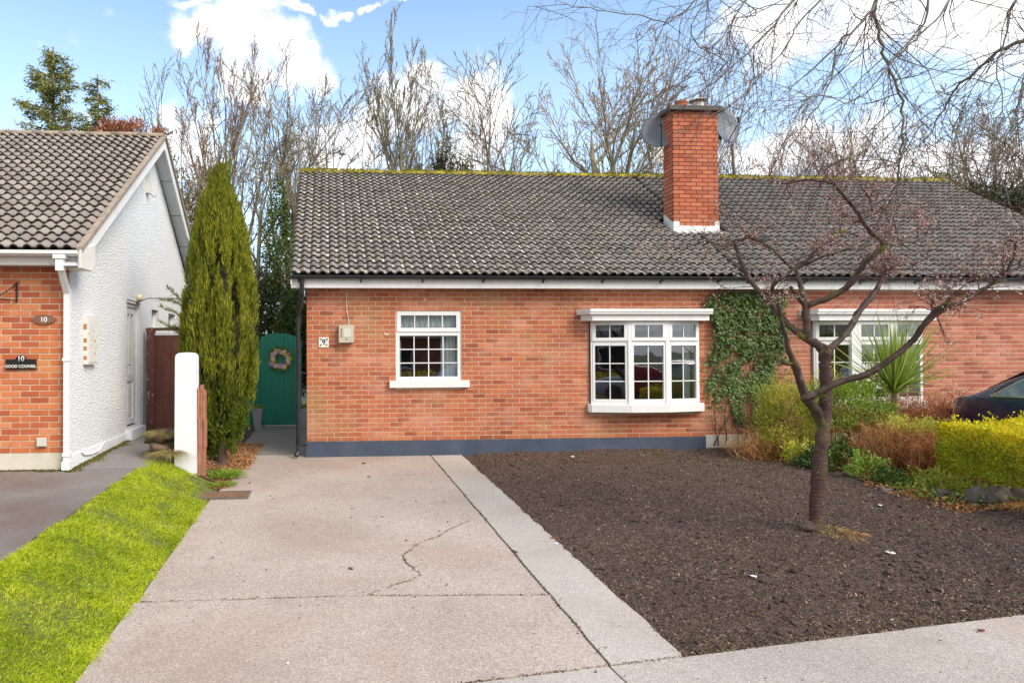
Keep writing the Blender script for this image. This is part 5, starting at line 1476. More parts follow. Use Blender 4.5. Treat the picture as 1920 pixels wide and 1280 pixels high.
# plumes: upright shoots standing on the crown surface
npl = 560
pz = .1 + rg.random(npl)**.9*3.85; pa = rg.random(npl)*2*PI
pr0 = prad(pz)*(.60+.40*rg.random(npl)**.8); plen = rg.uniform(.35,.85,npl)
plen = np.minimum(plen, 4.45-pz)
S = 125
ti = np.repeat(np.arange(npl), S); t_ = rg.random(npl*S)
zz = pz[ti] + t_*plen[ti]
rr = np.minimum(pr0[ti]*(1+.05*t_), prad(np.minimum(zz, 4.3))*1.03)
wid = .052*(1-t_*.75)*np.clip((4.6-zz)/1.4, .35, 1)
aa = pa[ti]
P = np.stack([rr*np.cos(aa)+rg.normal(0,1,len(ti))*wid*.6, rr*np.sin(aa)+rg.normal(0,1,len(ti))*wid*.6, zz], 1)
D = np.stack([np.cos(aa)*.25+rg.normal(0,.2,len(ti)), np.sin(aa)*.25+rg.normal(0,.2,len(ti)), np.ones(len(ti))], 1)
tn = np.clip(rg.normal(.22+.38*t_+.42*(rg.random(npl)-.5)[ti], .13), .001, .999)
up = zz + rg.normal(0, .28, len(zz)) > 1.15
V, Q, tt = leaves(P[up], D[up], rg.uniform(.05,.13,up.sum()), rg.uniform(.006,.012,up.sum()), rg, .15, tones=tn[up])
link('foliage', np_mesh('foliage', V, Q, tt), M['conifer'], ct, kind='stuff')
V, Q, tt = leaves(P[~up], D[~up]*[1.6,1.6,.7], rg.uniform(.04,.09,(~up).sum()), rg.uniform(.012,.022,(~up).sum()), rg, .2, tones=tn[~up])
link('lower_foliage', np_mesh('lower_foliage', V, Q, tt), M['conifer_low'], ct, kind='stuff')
# twin leaders at the top and stray sprigs on the left
mbv = []
for (bx_, bz, ln) in ((-.15,3.5,.95),(.15,3.45,1.1),(-.02,3.6,.6),(-.26,3.1,.75),(.28,3.0,.85),(.08,3.6,.9),(-.34,2.7,.7),(.38,2.6,.7)):
    n = 650; t_ = rg.random(n)**1.25; w = .045*(1-t_)+.004
    P = np.stack([bx_+rg.normal(0,1,n)*w, rg.normal(0,1,n)*w, bz+t_*ln], 1)
    mbv.append((P, np.stack([rg.normal(0,.25,n), rg.normal(0,.25,n), np.ones(n)], 1)))
P = np.concatenate([a for a, b in mbv]); D = np.concatenate([b for a, b in mbv])
V, Q, tt = leaves(P, D, rg.uniform(.05,.11,len(P)), .009, rg, .1, tones=np.clip(rg.normal(.55,.2,len(P)),.001,.999))
link('leader', np_mesh('leader', V, Q, tt), M['conifer'], ct, kind='stuff')
mb = MB(); P, D = [], []
for (z, dx, dz) in ((1.85,-.42,.30),(2.15,-.42,.22),(2.3,-.30,.34),(2.35,-.42,.12),(1.95,-.3,.12)):
    a = Vector((-.42,-.15,z)); b = a+Vector((dx,-.05,dz)); mb.tube([a,(a+b)/2+Vector((0,0,.03)),b], [.008,.006,.003], 5)
    for k in range(110):
        t0 = rg.random(); p_ = a.lerp(b, t0)+Vector((0,0,.03*math.sin(PI*t0))); P.append(p_); D.append((dx+rg.normal(0,.25), rg.normal(0,.3), dz+rg.normal(0,.3)+.1))
mb.build('sprig_stem', M['bark_b'], ct)
V, Q, tt = leaves(np.array(P), np.array(D), rg.uniform(.05,.10,len(P)), .008, rg, .1)
link('sprig', np_mesh('sprig', V, Q, tt), M['conifer_low'], ct, kind='stuff')

# ------------------------------------------------------------------ ivy on the wall
iv = thing('ivy', 'dark green ivy climbing the brick wall between the two bow windows', 'climbing plant', (6.9, YF-.02, .1))
rg = np.random.default_rng(5)
def ivy_density(x, z):
    # x, z in world metres
    top = (x > 6.18) & (x < 7.72) & (z > 1.45) & (z < 2.66)
    low = (x > 6.4+.12*np.sin(z*5)) & (x < 7.5) & (z > .85) & (z <= 1.45)
    d = np.where(top, np.clip(.25+(z-1.35)*1.1, 0, 1), np.where(low, .45, .06))
    edge = smoothnoise(x, z, 7, .22)
    d = d*(.35+1.3*edge)
    left = np.clip((x-6.15-.25*smoothnoise(z*0, z, 9, .3))/.15, 0, 1); right = np.clip((7.85+.2*smoothnoise(z*0+4, z, 9, .3)-x)/.3, 0, 1)
    strand = ((np.abs(x-6.85-.06*np.sin(z*4)) < .1) | (np.abs(x-7.3-.05*np.sin(z*5)) < .16)) & (z > .45) & (z < 1.5)
    return d*left*right*(z > .7) + np.where(strand, .6, 0)
n = 34000
x = rg.uniform(6.1, 8.0, n); z = rg.uniform(.4, 2.68, n)
k = rg.random(n) < (ivy_density(x, z)*(.25+1.1*smoothnoise(x, z, 17, .11)))*.72; x = x[k]; z = z[k]; n = len(x)
dep = rg.random(n)*(.04+.08*np.clip((z-1.1)/.8, 0, 1))
C_ = np.stack([x-6.9, -dep, z-.1], 1)
# five-lobed leaf, facing out
th = np.array([-90,-40,-15,20,55,90,125,160,195,220])*PI/180
rad = np.array([.35,.75,.5,.95,.55,1.25,.55,.95,.5,.75])
s = rg.uniform(.014,.034,n)
nd = nrm(np.stack([rg.normal(0,.45,n), -np.ones(n), rg.normal(.35,.4,n)], 1)); dn = nrm(np.stack([rg.normal(0,.5,n), rg.normal(0,.2,n), -np.ones(n)], 1))
Uv = nrm(np.cross(dn, nd)); Vv = np.cross(nd, Uv)
ring_ = C_[:,None,:] + s[:,None,None]*rad[None,:,None]*(np.cos(th)[None,:,None]*Uv[:,None,:] + np.sin(th)[None,:,None]*Vv[:,None,:])
Vall = np.concatenate([C_[:,None,:]+nd[:,None,:]*s[:,None,None]*.15, ring_], 1).reshape(-1,3)
b0 = np.arange(n)[:,None]*11
tri = np.concatenate([np.stack([b0[:,0], b0[:,0]+1+i, b0[:,0]+1+(i+1)%10], 1) for i in range(10)], 1).reshape(-1,3)
tone = np.repeat(np.clip(rg.normal(.42,.22,n)+.25*(z < 1.3), .001, .999), 10)
link('leaves', np_mesh('leaves', Vall, tri, tone), M['ivy'], iv, kind='stuff')
mb = MB()
for (xa, xb, zt) in ((6.62,6.75,2.2),(6.85,6.95,2.6),(7.25,7.2,2.6),(7.35,7.5,2.4),(7.6,7.45,2.3),(6.5,6.4,1.5),(7.0,7.1,1.8),(6.45,6.85,.9),(7.1,7.6,1.2)):
    pts = []; x = xa
    for k in range(12):
        t = k/11; x = xa+(xb-xa)*t+rnd.uniform(-.03,.03); pts.append((x-6.9, -.012-rnd.random()*.02, t*(zt-.1)))
    mb.tube(pts, [.011-.007*k/11 for k in range(12)], 5)
    for k in range(4):
        p_ = Vector(pts[rnd.randint(2,10)]); mb.tube([p_, p_+Vector((rnd.uniform(-.15,.15),0,rnd.uniform(.05,.2))), p_+Vector((rnd.uniform(-.3,.3),0,rnd.uniform(.1,.4)))], [.004,.003,.002], 4)
mb.build('stem', M['ivy_stem'], iv)

# ------------------------------------------------------------------ tree growing
def grow(acc, tips, p, d, L, r, depth, rg_, p0):
    """recursive limb: acc[level] MBs"""
    n_ = p0['seg'][min(depth, len(p0['seg'])-1)]
    pts = [p.copy()]; rad = [r]; dirs = [d.copy()]
    gn = p0['gnarl']*(1+.35*depth)
    for i in range(n_):
        d = (d + Vector((rg_.gauss(0,gn), rg_.gauss(0,gn), rg_.gauss(0,gn)*.6 + p0['trop'][min(depth, len(p0['trop'])-1)]))).normalized()
        p = p + d*(L/n_); pts.append(p.copy()); dirs.append(d.copy())
        rad.append(max(p0['rmin'], r*(1-(i+1)/n_*p0['taper'])))
    rad[-1] = p0['rmin']; rad[-2] = min(rad[-2], max(p0['rmin'], rad[-3]*.7))
    key = 0 if depth == 0 else (1 if depth <= p0.get('twiglevel', 2) else 2)
    acc[key].tube(pts, rad, p0['sides'][min(depth, len(p0['sides'])-1)], cap=False)
    if depth >= p0['levels']:
        tips.append((pts[-1], d)); return
    nc = p0['kids'][min(depth, len(p0['kids'])-1)]
    s0 = p0['start'][min(depth, len(p0['start'])-1)]
    for k in range(nc):
        t = s0 + (1-s0)*((k+rg_.random())/nc); f = t*n_; i = min(int(f), n_-1); q = pts[i].lerp(pts[i+1], f-i)
        ax = dirs[i+1].cross(Vector((rg_.gauss(0,1), rg_.gauss(0,1), rg_.gauss(0,1))))
        if ax.length < 1e-3: continue
        an = p0['angle'][min(depth, len(p0['angle'])-1)]*rg_.uniform(.7,1.3)
        nd_ = Matrix.Rotation(an, 3, ax.normalized()) @ dirs[i+1]
        rr = max(p0['rmin'], (r*(1-t*p0['taper']))*p0['rk']*rg_.uniform(.75,1.1))
        grow(acc, tips, q, nd_, L*p0['lk'][min(depth, len(p0['lk'])-1)]*rg_.uniform(.65,1.15)*(1.15-.5*t), rr, depth+1, rg_, p0)
STYLE = {
 'upright': dict(seg=[9,6,4,3,2], gnarl=.06, trop=[.02,.10,.10,.09,.05], taper=.8, levels=4, kids=[11,6,5,3], start=[.18,.2,.15,.15], angle=[.36,.38,.5,.6], rk=.62, lk=[.72,.5,.45,.5], rmin=.010, sides=[7,5,4,3,3], twiglevel=2),
 'fastigiate': dict(seg=[9,8,5,3,2], gnarl=.035, trop=[.06,.16,.13,.10,.06], taper=.85, levels=4, kids=[17,7,6,4], start=[.22,.2,.15,.15], angle=[.42,.3,.35,.45], rk=.6, lk=[.62,.4,.45,.5], rmin=.010, sides=[8,6,4,3,3], twiglevel=2),
 'broad': dict(seg=[9,7,5,3,2], gnarl=.07, trop=[.01,.05,.05,.04,.03], taper=.75, levels=4, kids=[10,7,5,3], start=[.28,.2,.15,.15], angle=[.7,.6,.65,.7], rk=.62, lk=[.68,.52,.45,.5], rmin=.010, sides=[8,6,4,3,3], twiglevel=2),
 'multi': dict(seg=[5,9,5,3,2], gnarl=.05, trop=[.0,.09,.10,.08,.04], taper=.72, levels=4, kids=[10,7,5,3], start=[.05,.15,.15,.15], angle=[.34,.32,.42,.5], rk=.66, lk=[2.6,.38,.42,.5], rmin=.010, sides=[8,6,4,3,3], twiglevel=2),
 'slender': dict(seg=[10,5,3,2], gnarl=.05, trop=[.03,.08,.08,.05], taper=.85, levels=3, kids=[16,7,4], start=[.3,.2,.2], angle=[.6,.6,.6], rk=.4, lk=[.33,.55,.55], rmin=.009, sides=[7,4,3,3], twiglevel=1),
}
def bare_tree(label, px, Y, ytop, style, barkm, twigm, seed, r=.16, L=None, lean=0, name='bare_tree', buds=None):
    r *= 1.2
    base = onY(px, 659, Y); base.z = .08
    topz = onY(px, ytop, Y).z
    st = dict(STYLE[style]); rg_ = random.Random(seed)
    hh = topz - base.z
    trunkL = {'upright': .80, 'broad': .78, 'multi': .26, 'slender': .93, 'fastigiate': .85}[style]*hh
    acc = [MB(), MB(), MB()]; tips = []
    st['rmin'] = .009
    grow(acc, tips, Vector((0,0,0)), Vector((lean, rg_.uniform(-.05,.05), 1)).normalized(), trunkL, r, 0, rg_, st)
    mz = max(v[2] for a_ in acc for v in a_.v); f_ = hh/mz*1.06
    for a_ in acc: a_.v = [(v[0]*(.5+.5*f_), v[1]*(.5+.5*f_), v[2]*f_) for v in a_.v]
    t = thing(name, label, 'tree', base, group='bare winter trees behind the houses')
    tr_ = acc[0].build('trunk', barkm, t, smooth=True)
    acc[1].build('crown', barkm, t, smooth=True)
    if acc[2].v: acc[2].build('twigs', twigm, t, kind='stuff')
    return t
bt = [
 ('bare tree leaning left over the neighbour gable, leftmost behind the roofs', 352, 23, 150, 'upright', 'bark_a', 'twig_a', 1, .14, -.14),
 ('tallest bare tree with reddish upright twigs directly above the column conifer', 424, 21, 62, 'fastigiate', 'bark_a', 'twig_b', 2, .19, 0),
 ('bare upright tree standing just left of the mossy ridge end', 552, 20, 120, 'upright', 'bark_b', 'twig_a', 3, .15, .0),
 ('slim bare tree behind the left end of the mossy ridge', 622, 24, 150, 'upright', 'bark_b', 'twig_b', 4, .13, .03),
 ('thin bare tree between ridge end and the many-stemmed tree', 668, 25, 175, 'slender', 'bark_b', 'twig_a', 5, .11, 0),
 ('many-stemmed bare tree fanning out in front of the round cloud', 752, 22, 98, 'fastigiate', 'bark_a', 'twig_a', 6, .19, .04),
 ('second many-stemmed bare tree, right of the fan, half its height', 815, 26, 150, 'multi', 'bark_a', 'twig_a', 7, .15, .05),
 ('dark slender bare tree with straight trunk before the right end of the round cloud', 906, 21, 128, 'slender', 'bark_b', 'twig_b', 8, .13, -.03),
 ('small bare tree curving left in the open blue gap of sky', 1035, 23, 165, 'broad', 'bark_a', 'twig_a', 9, .12, -.25),
 ('large pale-barked bare tree with spreading limbs left of the chimney', 1128, 19, 42, 'broad', 'bark_a', 'twig_c', 10, .21, -.02),
 ('bare tree close to the left side of the chimney', 1190, 22, 110, 'upright', 'bark_a', 'twig_c', 11, .15, .03),
 ('bare tree rising directly behind the chimney stack', 1255, 24, 105, 'upright', 'bark_b', 'twig_c', 12, .14, 0),
 ('bare slender tree just right of the chimney dish', 1388, 22, 120, 'slender', 'bark_b', 'twig_c', 13, .13, .02),
 ('tan bare tree behind the ridge, first right of the chimney gap', 1452, 24, 190, 'upright', 'bark_b', 'twig_c', 14, .13, -.03),
 ('tan bare tree above the top of the cherry tree', 1530, 26, 190, 'upright', 'bark_b', 'twig_c', 15, .14, 0),
 ('tan bare tree behind the long hanging pale branch', 1612, 24, 185, 'upright', 'bark_b', 'twig_c', 16, .14, .04),
 ('bare tree behind the right part of the ridge', 1702, 26, 180, 'upright', 'bark_b', 'twig_c', 17, .14, 0),
 ('bare tree behind the right end of the mossy ridge', 1775, 24, 215, 'broad', 'bark_b', 'twig_c', 18, .13, 0),
 ('bare tree beyond the sloping right verge of the roof', 1858, 22, 175, 'upright', 'bark_b', 'twig_a', 19, .14, 0),
 ('bare tree at the right edge behind the roof', 1915, 24, 200, 'broad', 'bark_b', 'twig_c', 20, .14, 0),
 ('thin bare tree in the gap between conifer and house corner', 497, 18, 235, 'broad', 'bark_a', 'twig_a', 21, .10, 0),
 ('very pale thin tree at the left edge behind the neighbour ridge', -12, 26, 190, 'broad', 'bark_b', 'twig_b', 22, .12, 0),
 ('leaning bare tree low behind the ridge left of the big pale tree', 985, 21, 205, 'broad', 'bark_a', 'twig_a', 23, .10, .25),
]
for lab, px, Y, yt, stl, bm_, tm_, sd_, r_, ln in bt: bare_tree(lab, px, Y, yt, stl, M[bm_], M[tm_], sd_, r_, lean=ln)

# spruces at the left
def spruce(label, px, Y, ytop, wid, seed, sparse=1.0):
    base = onY(px, 659, Y); base.z = .1; topz = onY(px, ytop, Y).z; hh = topz-.1
    t = thing('spruce_tree', label, 'tree', base, group='spruces behind the neighbour roof')
    rg_ = np.random.default_rng(seed); rr = random.Random(seed)
    mb = MB(); mb.tube([(0,0,0),(.03,0,hh*.5),(0,0,hh)], [.16,.09,.02], 7); mb.build('trunk', M['bark_b'], t, smooth=True)
    br = MB(); P, D = [], []
    nb_ = int(115*sparse)
    for k in range(nb_):
        z = hh*(.30+.69*(k/nb_)); a = rr.uniform(0, 2*PI); L = wid*(1-(z/hh))**.75*rr.uniform(.35,1.45)+.25
        e = Vector((math.cos(a), math.sin(a), 0)); up = .25 if z > hh*.75 else -.1
        pts = [Vector((0,0,z)) + e*L*s + Vector((0,0,L*(up*s - .18*s*s + .12*s**3))) for s in (0,.35,.7,1)]
        br.tube(pts, [.03,.022,.014,.006], 4, cap=False)
        m_ = int(230*L)
        for j in range(m_):
            s = rr.random()**.7; f = s*3; i = min(int(f),2); q = pts[i].lerp(pts[i+1], f-i)
            P.append(q+Vector((rr.gauss(0,.07),rr.gauss(0,.07),rr.gauss(-.04,.07)))); D.append(e*.8+Vector((rr.gauss(0,.6),rr.gauss(0,.6),rr.gauss(-.25,.4))))
    br.build('branches', M['bark_b'], t)
    V, Q, tt = leaves(np.array(P), np.array(D), rg_.uniform(.07,.18,len(P)), rg_.uniform(.015,.035,len(P)), rg_, .3)
    link('foliage', np_mesh('foliage', V, Q, tt), M['spruce'], t, kind='stuff')
spruce('olive green spruce behind the neighbour ridge, larger of the two', 98, 21, 88, 1.9, 3)
spruce('small ragged spruce right of the large one, behind the neighbour ridge', 182, 22, 140, 1.25, 4, .62)

def bush(name, label, cat, center, rad, n, mat, seed, ll=(.03,.06), lw=(.015,.03), updir=.5, stems=14, stemmat=None, group=None, flat=0.0, hollow=.6, z0=None, twig=.0):
    """leafy shrub: uneven crown of clustered leaves on real stems"""
    rg_ = np.random.default_rng(seed); rr = random.Random(seed)
    t = thing(name, label, cat, (center[0], center[1], z0 if z0 is not None else zD(center[0], center[1])), group=group)
    rx, ry, rz = rad; cz = center[2]
    nc = max(8, int(n/45)); 
    d = nrm(rg_.normal(size=(nc,3))); rad_ = (hollow+(1-hollow)*rg_.random(nc))*(1+.12*np.sin(d[:,0]*5+seed)+.1*np.sin(d[:,2]*7+d[:,1]*4))
    if flat: d[:,2] = np.clip(d[:,2]*1.6, -1, flat)
    cc = d*rad_[:,None]*[rx,ry,rz]
    ti = rg_.integers(0, nc, n); off = rg_.normal(size=(n,3))*[.10*rx+.015,.10*ry+.015,.09*rz+.015]
    P = cc[ti]+off; P[:,2] += cz
    k = P[:,2] > .02; P = P[k]; dd = d[ti][k]; n = len(P)
    D = dd*.8 + rg_.normal(size=(n,3))*.6 + [0,0,updir]
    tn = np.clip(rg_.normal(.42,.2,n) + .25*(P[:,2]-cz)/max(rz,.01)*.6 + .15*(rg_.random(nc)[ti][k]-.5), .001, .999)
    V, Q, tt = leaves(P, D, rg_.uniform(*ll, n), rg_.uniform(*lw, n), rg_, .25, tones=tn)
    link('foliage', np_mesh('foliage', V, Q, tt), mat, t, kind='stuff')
    mb = MB()
    for k in range(stems):
        e = cc[rr.randrange(nc)]; b = Vector((e[0]*.25+rr.uniform(-.04,.04), e[1]*.25, 0)); c = Vector((e[0]*.7, e[1]*.7, (cz+e[2])*.55)); q = Vector((e[0], e[1], max(.1, cz+e[2])))
        mb.tube([b, b.lerp(c,.5)+Vector((rr.uniform(-.03,.03),0,.02)), c, q], [.012*max(1,rz),.009,.006,.003], 5)
    if stems: mb.build('stem', stemmat or M['redtwig'], t)
    return t
def at(px, Y): return onY(px, 659, Y).x
# far scrub behind the fence line and roofs
bush('evergreen_shrub', 'dark brown evergreen behind the neighbour gable', 'shrub', (at(352,18.5),18.5,3.6), (.75,.7,2.6), 14000, M['brownscrub'], 31, (.06,.14), (.02,.04), .1, 10, M['bark_b'])
bush('ivy_covered_tree', 'ivy covered trunk in the gap between conifer and house', 'tree', (at(522,17.5),17.5,3.6), (.38,.35,2.2), 4200, M['backivy'], 32, (.05,.10), (.04,.07), .0, 6, M['bark_b'])
bush('scrub', 'brown and green scrub behind the green gate', 'shrub', (at(520,18.5),18.3,1.9), (1.1,.7,1.9), 14000, M['brownscrub'], 33, (.06,.16), (.02,.04), -.1, 16, M['bark_b'])
bush('evergreen_shrub', 'dark green shrub right behind the green gate', 'shrub', (at(556,16.8),16.8,1.8), (.5,.5,1.3), 8000, M['backivy'], 34, (.05,.12), (.03,.05), .0, 8, M['bark_b'])
bush('evergreen_shrub', 'dark shrub left behind the conifer', 'shrub', (at(440,17.5),17.5,1.8), (1.3,.5,2.2), 9000, M['evergreen'], 35, (.05,.12), (.02,.05), .0, 8, M['bark_b'])
bush('shrub', 'red brown bushy tree top showing over the neighbour ridge', 'tree', (at(246,19),19,6.9), (.95,.7,.85), 4500, M['redtwig'], 36, (.08,.2), (.015,.03), .6, 14, M['redtwig'])
bush('evergreen_tree', 'dark evergreen beyond the right roof verge', 'tree', (at(1880,21),21,4.8), (1.5,1,2.3), 14000, M['evergreen'], 37, (.08,.2), (.03,.06), .0, 10, M['bark_b'])
bush('evergreen_tree', 'rounded olive evergreen behind the right ridge end', 'tree', (at(1765,24),24,5.9), (1.2,.8,1.9), 8000, M['spruce'], 38, (.08,.2), (.03,.06), .0, 8, M['bark_b'])
bush('evergreen_tree', 'thin feathery dark conifer left of the slender bare tree', 'tree', (at(852,20.5),20.5,5.9), (.8,.5,1.9), 3800, M['evergreen'], 39, (.08,.2), (.02,.04), -.1, 10, M['bark_b'])

# ------------------------------------------------------------------ front garden shrubs on the right
SO = lambda x, y: float(soil_h(x, y))
bush('golden_shrub', 'yellow green feathery shrub left of the cherry trunk', 'shrub', (at(1478,10.2),10.2,.62), (.52,.5,.58), 9000, M['heather'], 41, (.03,.07), (.006,.012), .8, 30, M['orangetwig'], z0=0)
bush('golden_shrub', 'small yellow shrub against the right bow window', 'shrub', (at(1572,10.6),10.6,.85), (.45,.25,.55), 2600, M['yellow'], 42, (.02,.045), (.012,.02), .6, 20, M['orangetwig'], z0=0)
bush('green_shrub', 'loose green shrub right of the cherry trunk', 'shrub', (at(1592,9.9),9.9,.84), (.62,.5,.40), 8500, M['green_shrub'], 43, (.025,.05), (.012,.022), .5, 30, M['redtwig'], z0=0)
bush('green_shrub', 'low leafy plant at the bed edge by the cherry trunk', 'shrub', (at(1562,9.2),9.2,.16), (.42,.3,.22), 2400, M['ivy'], 44, (.03,.06), (.02,.04), .5, 10, M['redtwig'], z0=-.02)
bush('clipped_shrub', 'clump of brown upright stalks topped with green, left of the golden hedge', 'shrub', (at(1712,8.9),8.9,.52), (.42,.35,.32), 3600, M['heather'], 45, (.02,.045), (.008,.015), .9, 6, M['orangetwig'], z0=0, flat=.55)
# dried vertical stalks
def stalks(name, label, cat, loc, n, rx, ry, L, rad, mat, seed, spread=.12, branch=2):
    rr = random.Random(seed); mb = MB()
    for k in range(n):
        b = Vector((rr.uniform(-rx,rx), rr.uniform(-ry,ry), 0)); h_ = L*rr.uniform(.7,1.05)
        d = Vector((rr.gauss(0,spread)+b.x*.25, rr.gauss(0,spread), 1)).normalized()
        pts = [b]; q = b.copy(); dd = d.copy()
        for s in range(4):
            dd = (dd+Vector((rr.gauss(0,.13), rr.gauss(0,.13), 0))).normalized(); q = q+dd*h_/4; pts.append(q.copy())
        tn = rr.uniform(.001,.999); mb.tube(pts, [rad, rad*.85, rad*.7, rad*.5, rad*.3], 4, cap=False, tone=tn)
        for j in range(branch):
            i = rr.randint(1,3); p_ = pts[i].lerp(pts[i+1] if i < 4 else pts[i], rr.random()); e = Vector((rr.gauss(0,.7), rr.gauss(0,.7), rr.uniform(.2,1))).normalized()*h_*.28
            mid = p_+e*.5+Vector((rr.gauss(0,.02),0,.02)); mb.tube([p_, mid, p_+e], [rad*.5, rad*.4, rad*.25], 3, cap=False, tone=tn)
            if rr.random() < .8:
                e2 = Vector((rr.gauss(0,.7), rr.gauss(0,.7), rr.uniform(.1,1))).normalized()*h_*.16; mb.tube([mid, mid+e2], [rad*.35, rad*.2], 3, cap=False, tone=tn)
    t = thing(name, label, cat, loc); mb.build('stalks', mat, t, kind='stuff'); return t
stalks('twig_hedge', 'leafless red brown clipped hedge below the cordyline', 'hedge', (at(1705,10.0), 10.0, .0), 230, .78, .25, 1.02, .0065, M['redtwig'], 51, .22, 9)
stalks('dead_clump', 'upright orange brown stalks under the cordyline', 'shrub', (at(1668,9.0), 9.0, -.05), 260, .24, .25, .72, .005, M['orangetwig'], 52, .12, 2)
stalks('dead_clump', 'brown dead stalks beside the golden hedge', 'shrub', (at(1722,8.8), 8.8, -.05), 420, .34, .28, .62, .005, M['redtwig'], 53, .15, 3)
stalks('twig_pile', 'tangle of orange brown bramble stems left of the cherry trunk', 'brambles', (at(1450,10.25), 10.25, .02), 150, .62, .35, .5, .005, M['orangetwig'], 54, .95, 4)
stalks('twig_pile', 'dark tangled stems along the bed edge behind the cherry trunk', 'brambles', (at(1640,9.2), 9.2, -.02), 170, .62, .35, .34, .005, M['redtwig'], 55, .95, 3)
stalks('bare_shrub', 'leafless dark shrub climbing at the foot of the ivy', 'shrub', (at(1425,10.8), 10.8, .02), 26, .16, .08, 1.0, .007, M['ivy_stem'], 56, .3, 6)
# low ground cover and moss at the border
n = 12000
x = RNG.uniform(6.5, 9.2, n); y = RNG.uniform(7.2, 11.0, n); bound = 7.05 + .15*np.sin(y*3) - np.clip((y-9.8)*.35, 0, .5)
k = (x > bound) & (RNG.random(n) < .2+smoothnoise(x, y, 77, .3)); x = x[k]; y = y[k]; n = len(x)
V, Q, tt = leaves(np.stack([x,y,soil_h(x,y)+RNG.random(n)**2*.22*smoothnoise(x, y, 78, .25)],1), RNG.normal(size=(n,3))+[0,0,.8], RNG.uniform(.02,.06,n), RNG.uniform(.01,.03,n), RNG)
link('ground_cover', np_mesh('ground_cover', V, Q, tt), M['green_shrub'], kind='stuff', label='low leafy ground cover along the right edge of the soil bed', cat='ground cover')
n = 14000
x = RNG.uniform(6.5, 9.0, n); y = RNG.uniform(7.1, 11.0, n); bound = 7.0 + .12*np.sin(y*3) - np.clip((y-9.8)*.35, 0, .5)
k = (x > bound-.14) & (RNG.random(n) < .15+.8*smoothnoise(x, y, 79, .25)); x = x[k]; y = y[k]; n = len(x)
V, Q, tt = leaves(np.stack([x,y,soil_h(x,y)+RNG.random(n)*.03],1), RNG.normal(size=(n,3))*[1,1,.4], RNG.uniform(.03,.08,n), RNG.uniform(.012,.03,n), RNG, .5)
link('dead_leaves', np_mesh('dead_leaves', V, Q, tt), M['orangetwig'], kind='stuff', label='brown dead leaves under the shrubs of the right border', cat='leaf litter')
q = Vector((7.75, 8.3, 0)); rg = np.random.default_rng(8)
n = 3500; a = rg.random(n)*2*PI; rr = np.sqrt(rg.random(n)); x = q.x+rr*np.cos(a)*.55; y = q.y+rr*np.sin(a)*.5
V, Q, tt = leaves(np.stack([x,y,soil_h(x,y)+.06*(1-rr**2)+.01],1), rg.normal(size=(n,3))*[.6,.6,.3]+[0,0,1], rg.uniform(.012,.03,n), .015, rg)
link('moss_patch', np_mesh('moss_patch', V, Q, tt), M['weed'], kind='stuff', label='bright moss patch left of the golden hedge stems', cat='moss')

for i, (px, Y, r_, h_, mt, lab) in enumerate([(1620,8.6,.26,.20,'green_shrub','leafy green seedlings at the bed edge below the green shrub'),(1500,9.7,.26,.22,'heather','low yellowish sprouting plant in front of the feathery shrub'),(1668,8.3,.22,.12,'ivy','patch of ground ivy in front of the brown stalks'),(1760,8.0,.30,.16,'heather','yellow green seedlings between moss patch and golden hedge'),(1440,10.4,.25,.18,'green_shrub','small green plant at the foot of the ivy')]):
    bush('low_plant', lab, 'plant', (at(px,Y),Y,h_*.6), (r_,r_*.8,h_), 1500, M[mt], 70+i, (.02,.05), (.012,.025), .7, 6, M['orangetwig'], z0=float(soil_h(at(px,Y),Y)))
tuft('grass_tuft', 'tan dead grass spilling over the right end of the boulders', 'grass tuft', (at(1915,7.2), 7.2, -.06), 500, .2, .22, .006, M['orangetwig'], 1.3, .9, seed=17)
tuft('grass_tuft', 'dry straw coloured tuft left of the round boulders', 'grass tuft', (at(1745,7.9), 7.9, -.05), 500, .3, .14, .006, M['drygrass'], 1.3, .9, seed=18)
# golden privet hedge
hg = thing('golden_hedge', 'golden yellow privet hedge in front of the dark blue car', 'hedge', (8.22, 6.85, -.12))
rg = np.random.default_rng(9)
n = 24000
u = rg.random((n,3)); hx, hy = .60, 1.25
x = (u[:,0]*2-1)*hx; y = (u[:,1]*2-1)*hy
face = rg.random(n)
z = .28+u[:,2]*.62
sidel = face < .42; tp = face > .70; ny_ = (face >= .42) & (face <= .58)
x = np.where(sidel, -hx + np.abs(rg.normal(0,.05,n)), x); y = np.where(ny_, hy-np.abs(rg.normal(0,.05,n)), y)
z = np.where(tp, .88-np.abs(rg.normal(0,.04,n)), z)
bul = .16*(smoothnoise(y+x*.5, z, 15, .33)-.5)+.10*(smoothnoise(y, z+x, 16, .13)-.5)
x = x + np.where(sidel, -bul*1.2+ .12*np.clip(.45-z,0,1), 0); z = z + np.where(tp, bul*1.2, 0)
sprout = tp & (smoothnoise(x, y, 19, .07) > .74); z = z + np.where(sprout, rg.random(n)*.13, 0)
P = np.stack([x, y, z], 1)
D = rg.normal(size=(n,3))*.7 + np.stack([np.where(sidel,-.6,0), np.where(ny_,.6,0), np.where(tp,1.0,.5)], 1)
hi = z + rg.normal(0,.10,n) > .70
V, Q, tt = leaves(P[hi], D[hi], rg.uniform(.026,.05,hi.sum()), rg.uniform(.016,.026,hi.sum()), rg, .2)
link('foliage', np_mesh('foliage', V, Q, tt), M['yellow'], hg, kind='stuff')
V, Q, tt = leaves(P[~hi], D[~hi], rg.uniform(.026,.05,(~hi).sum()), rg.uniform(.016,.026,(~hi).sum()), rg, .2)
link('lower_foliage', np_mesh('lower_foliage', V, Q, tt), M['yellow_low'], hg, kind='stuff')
mb = MB(); rr = random.Random(3)
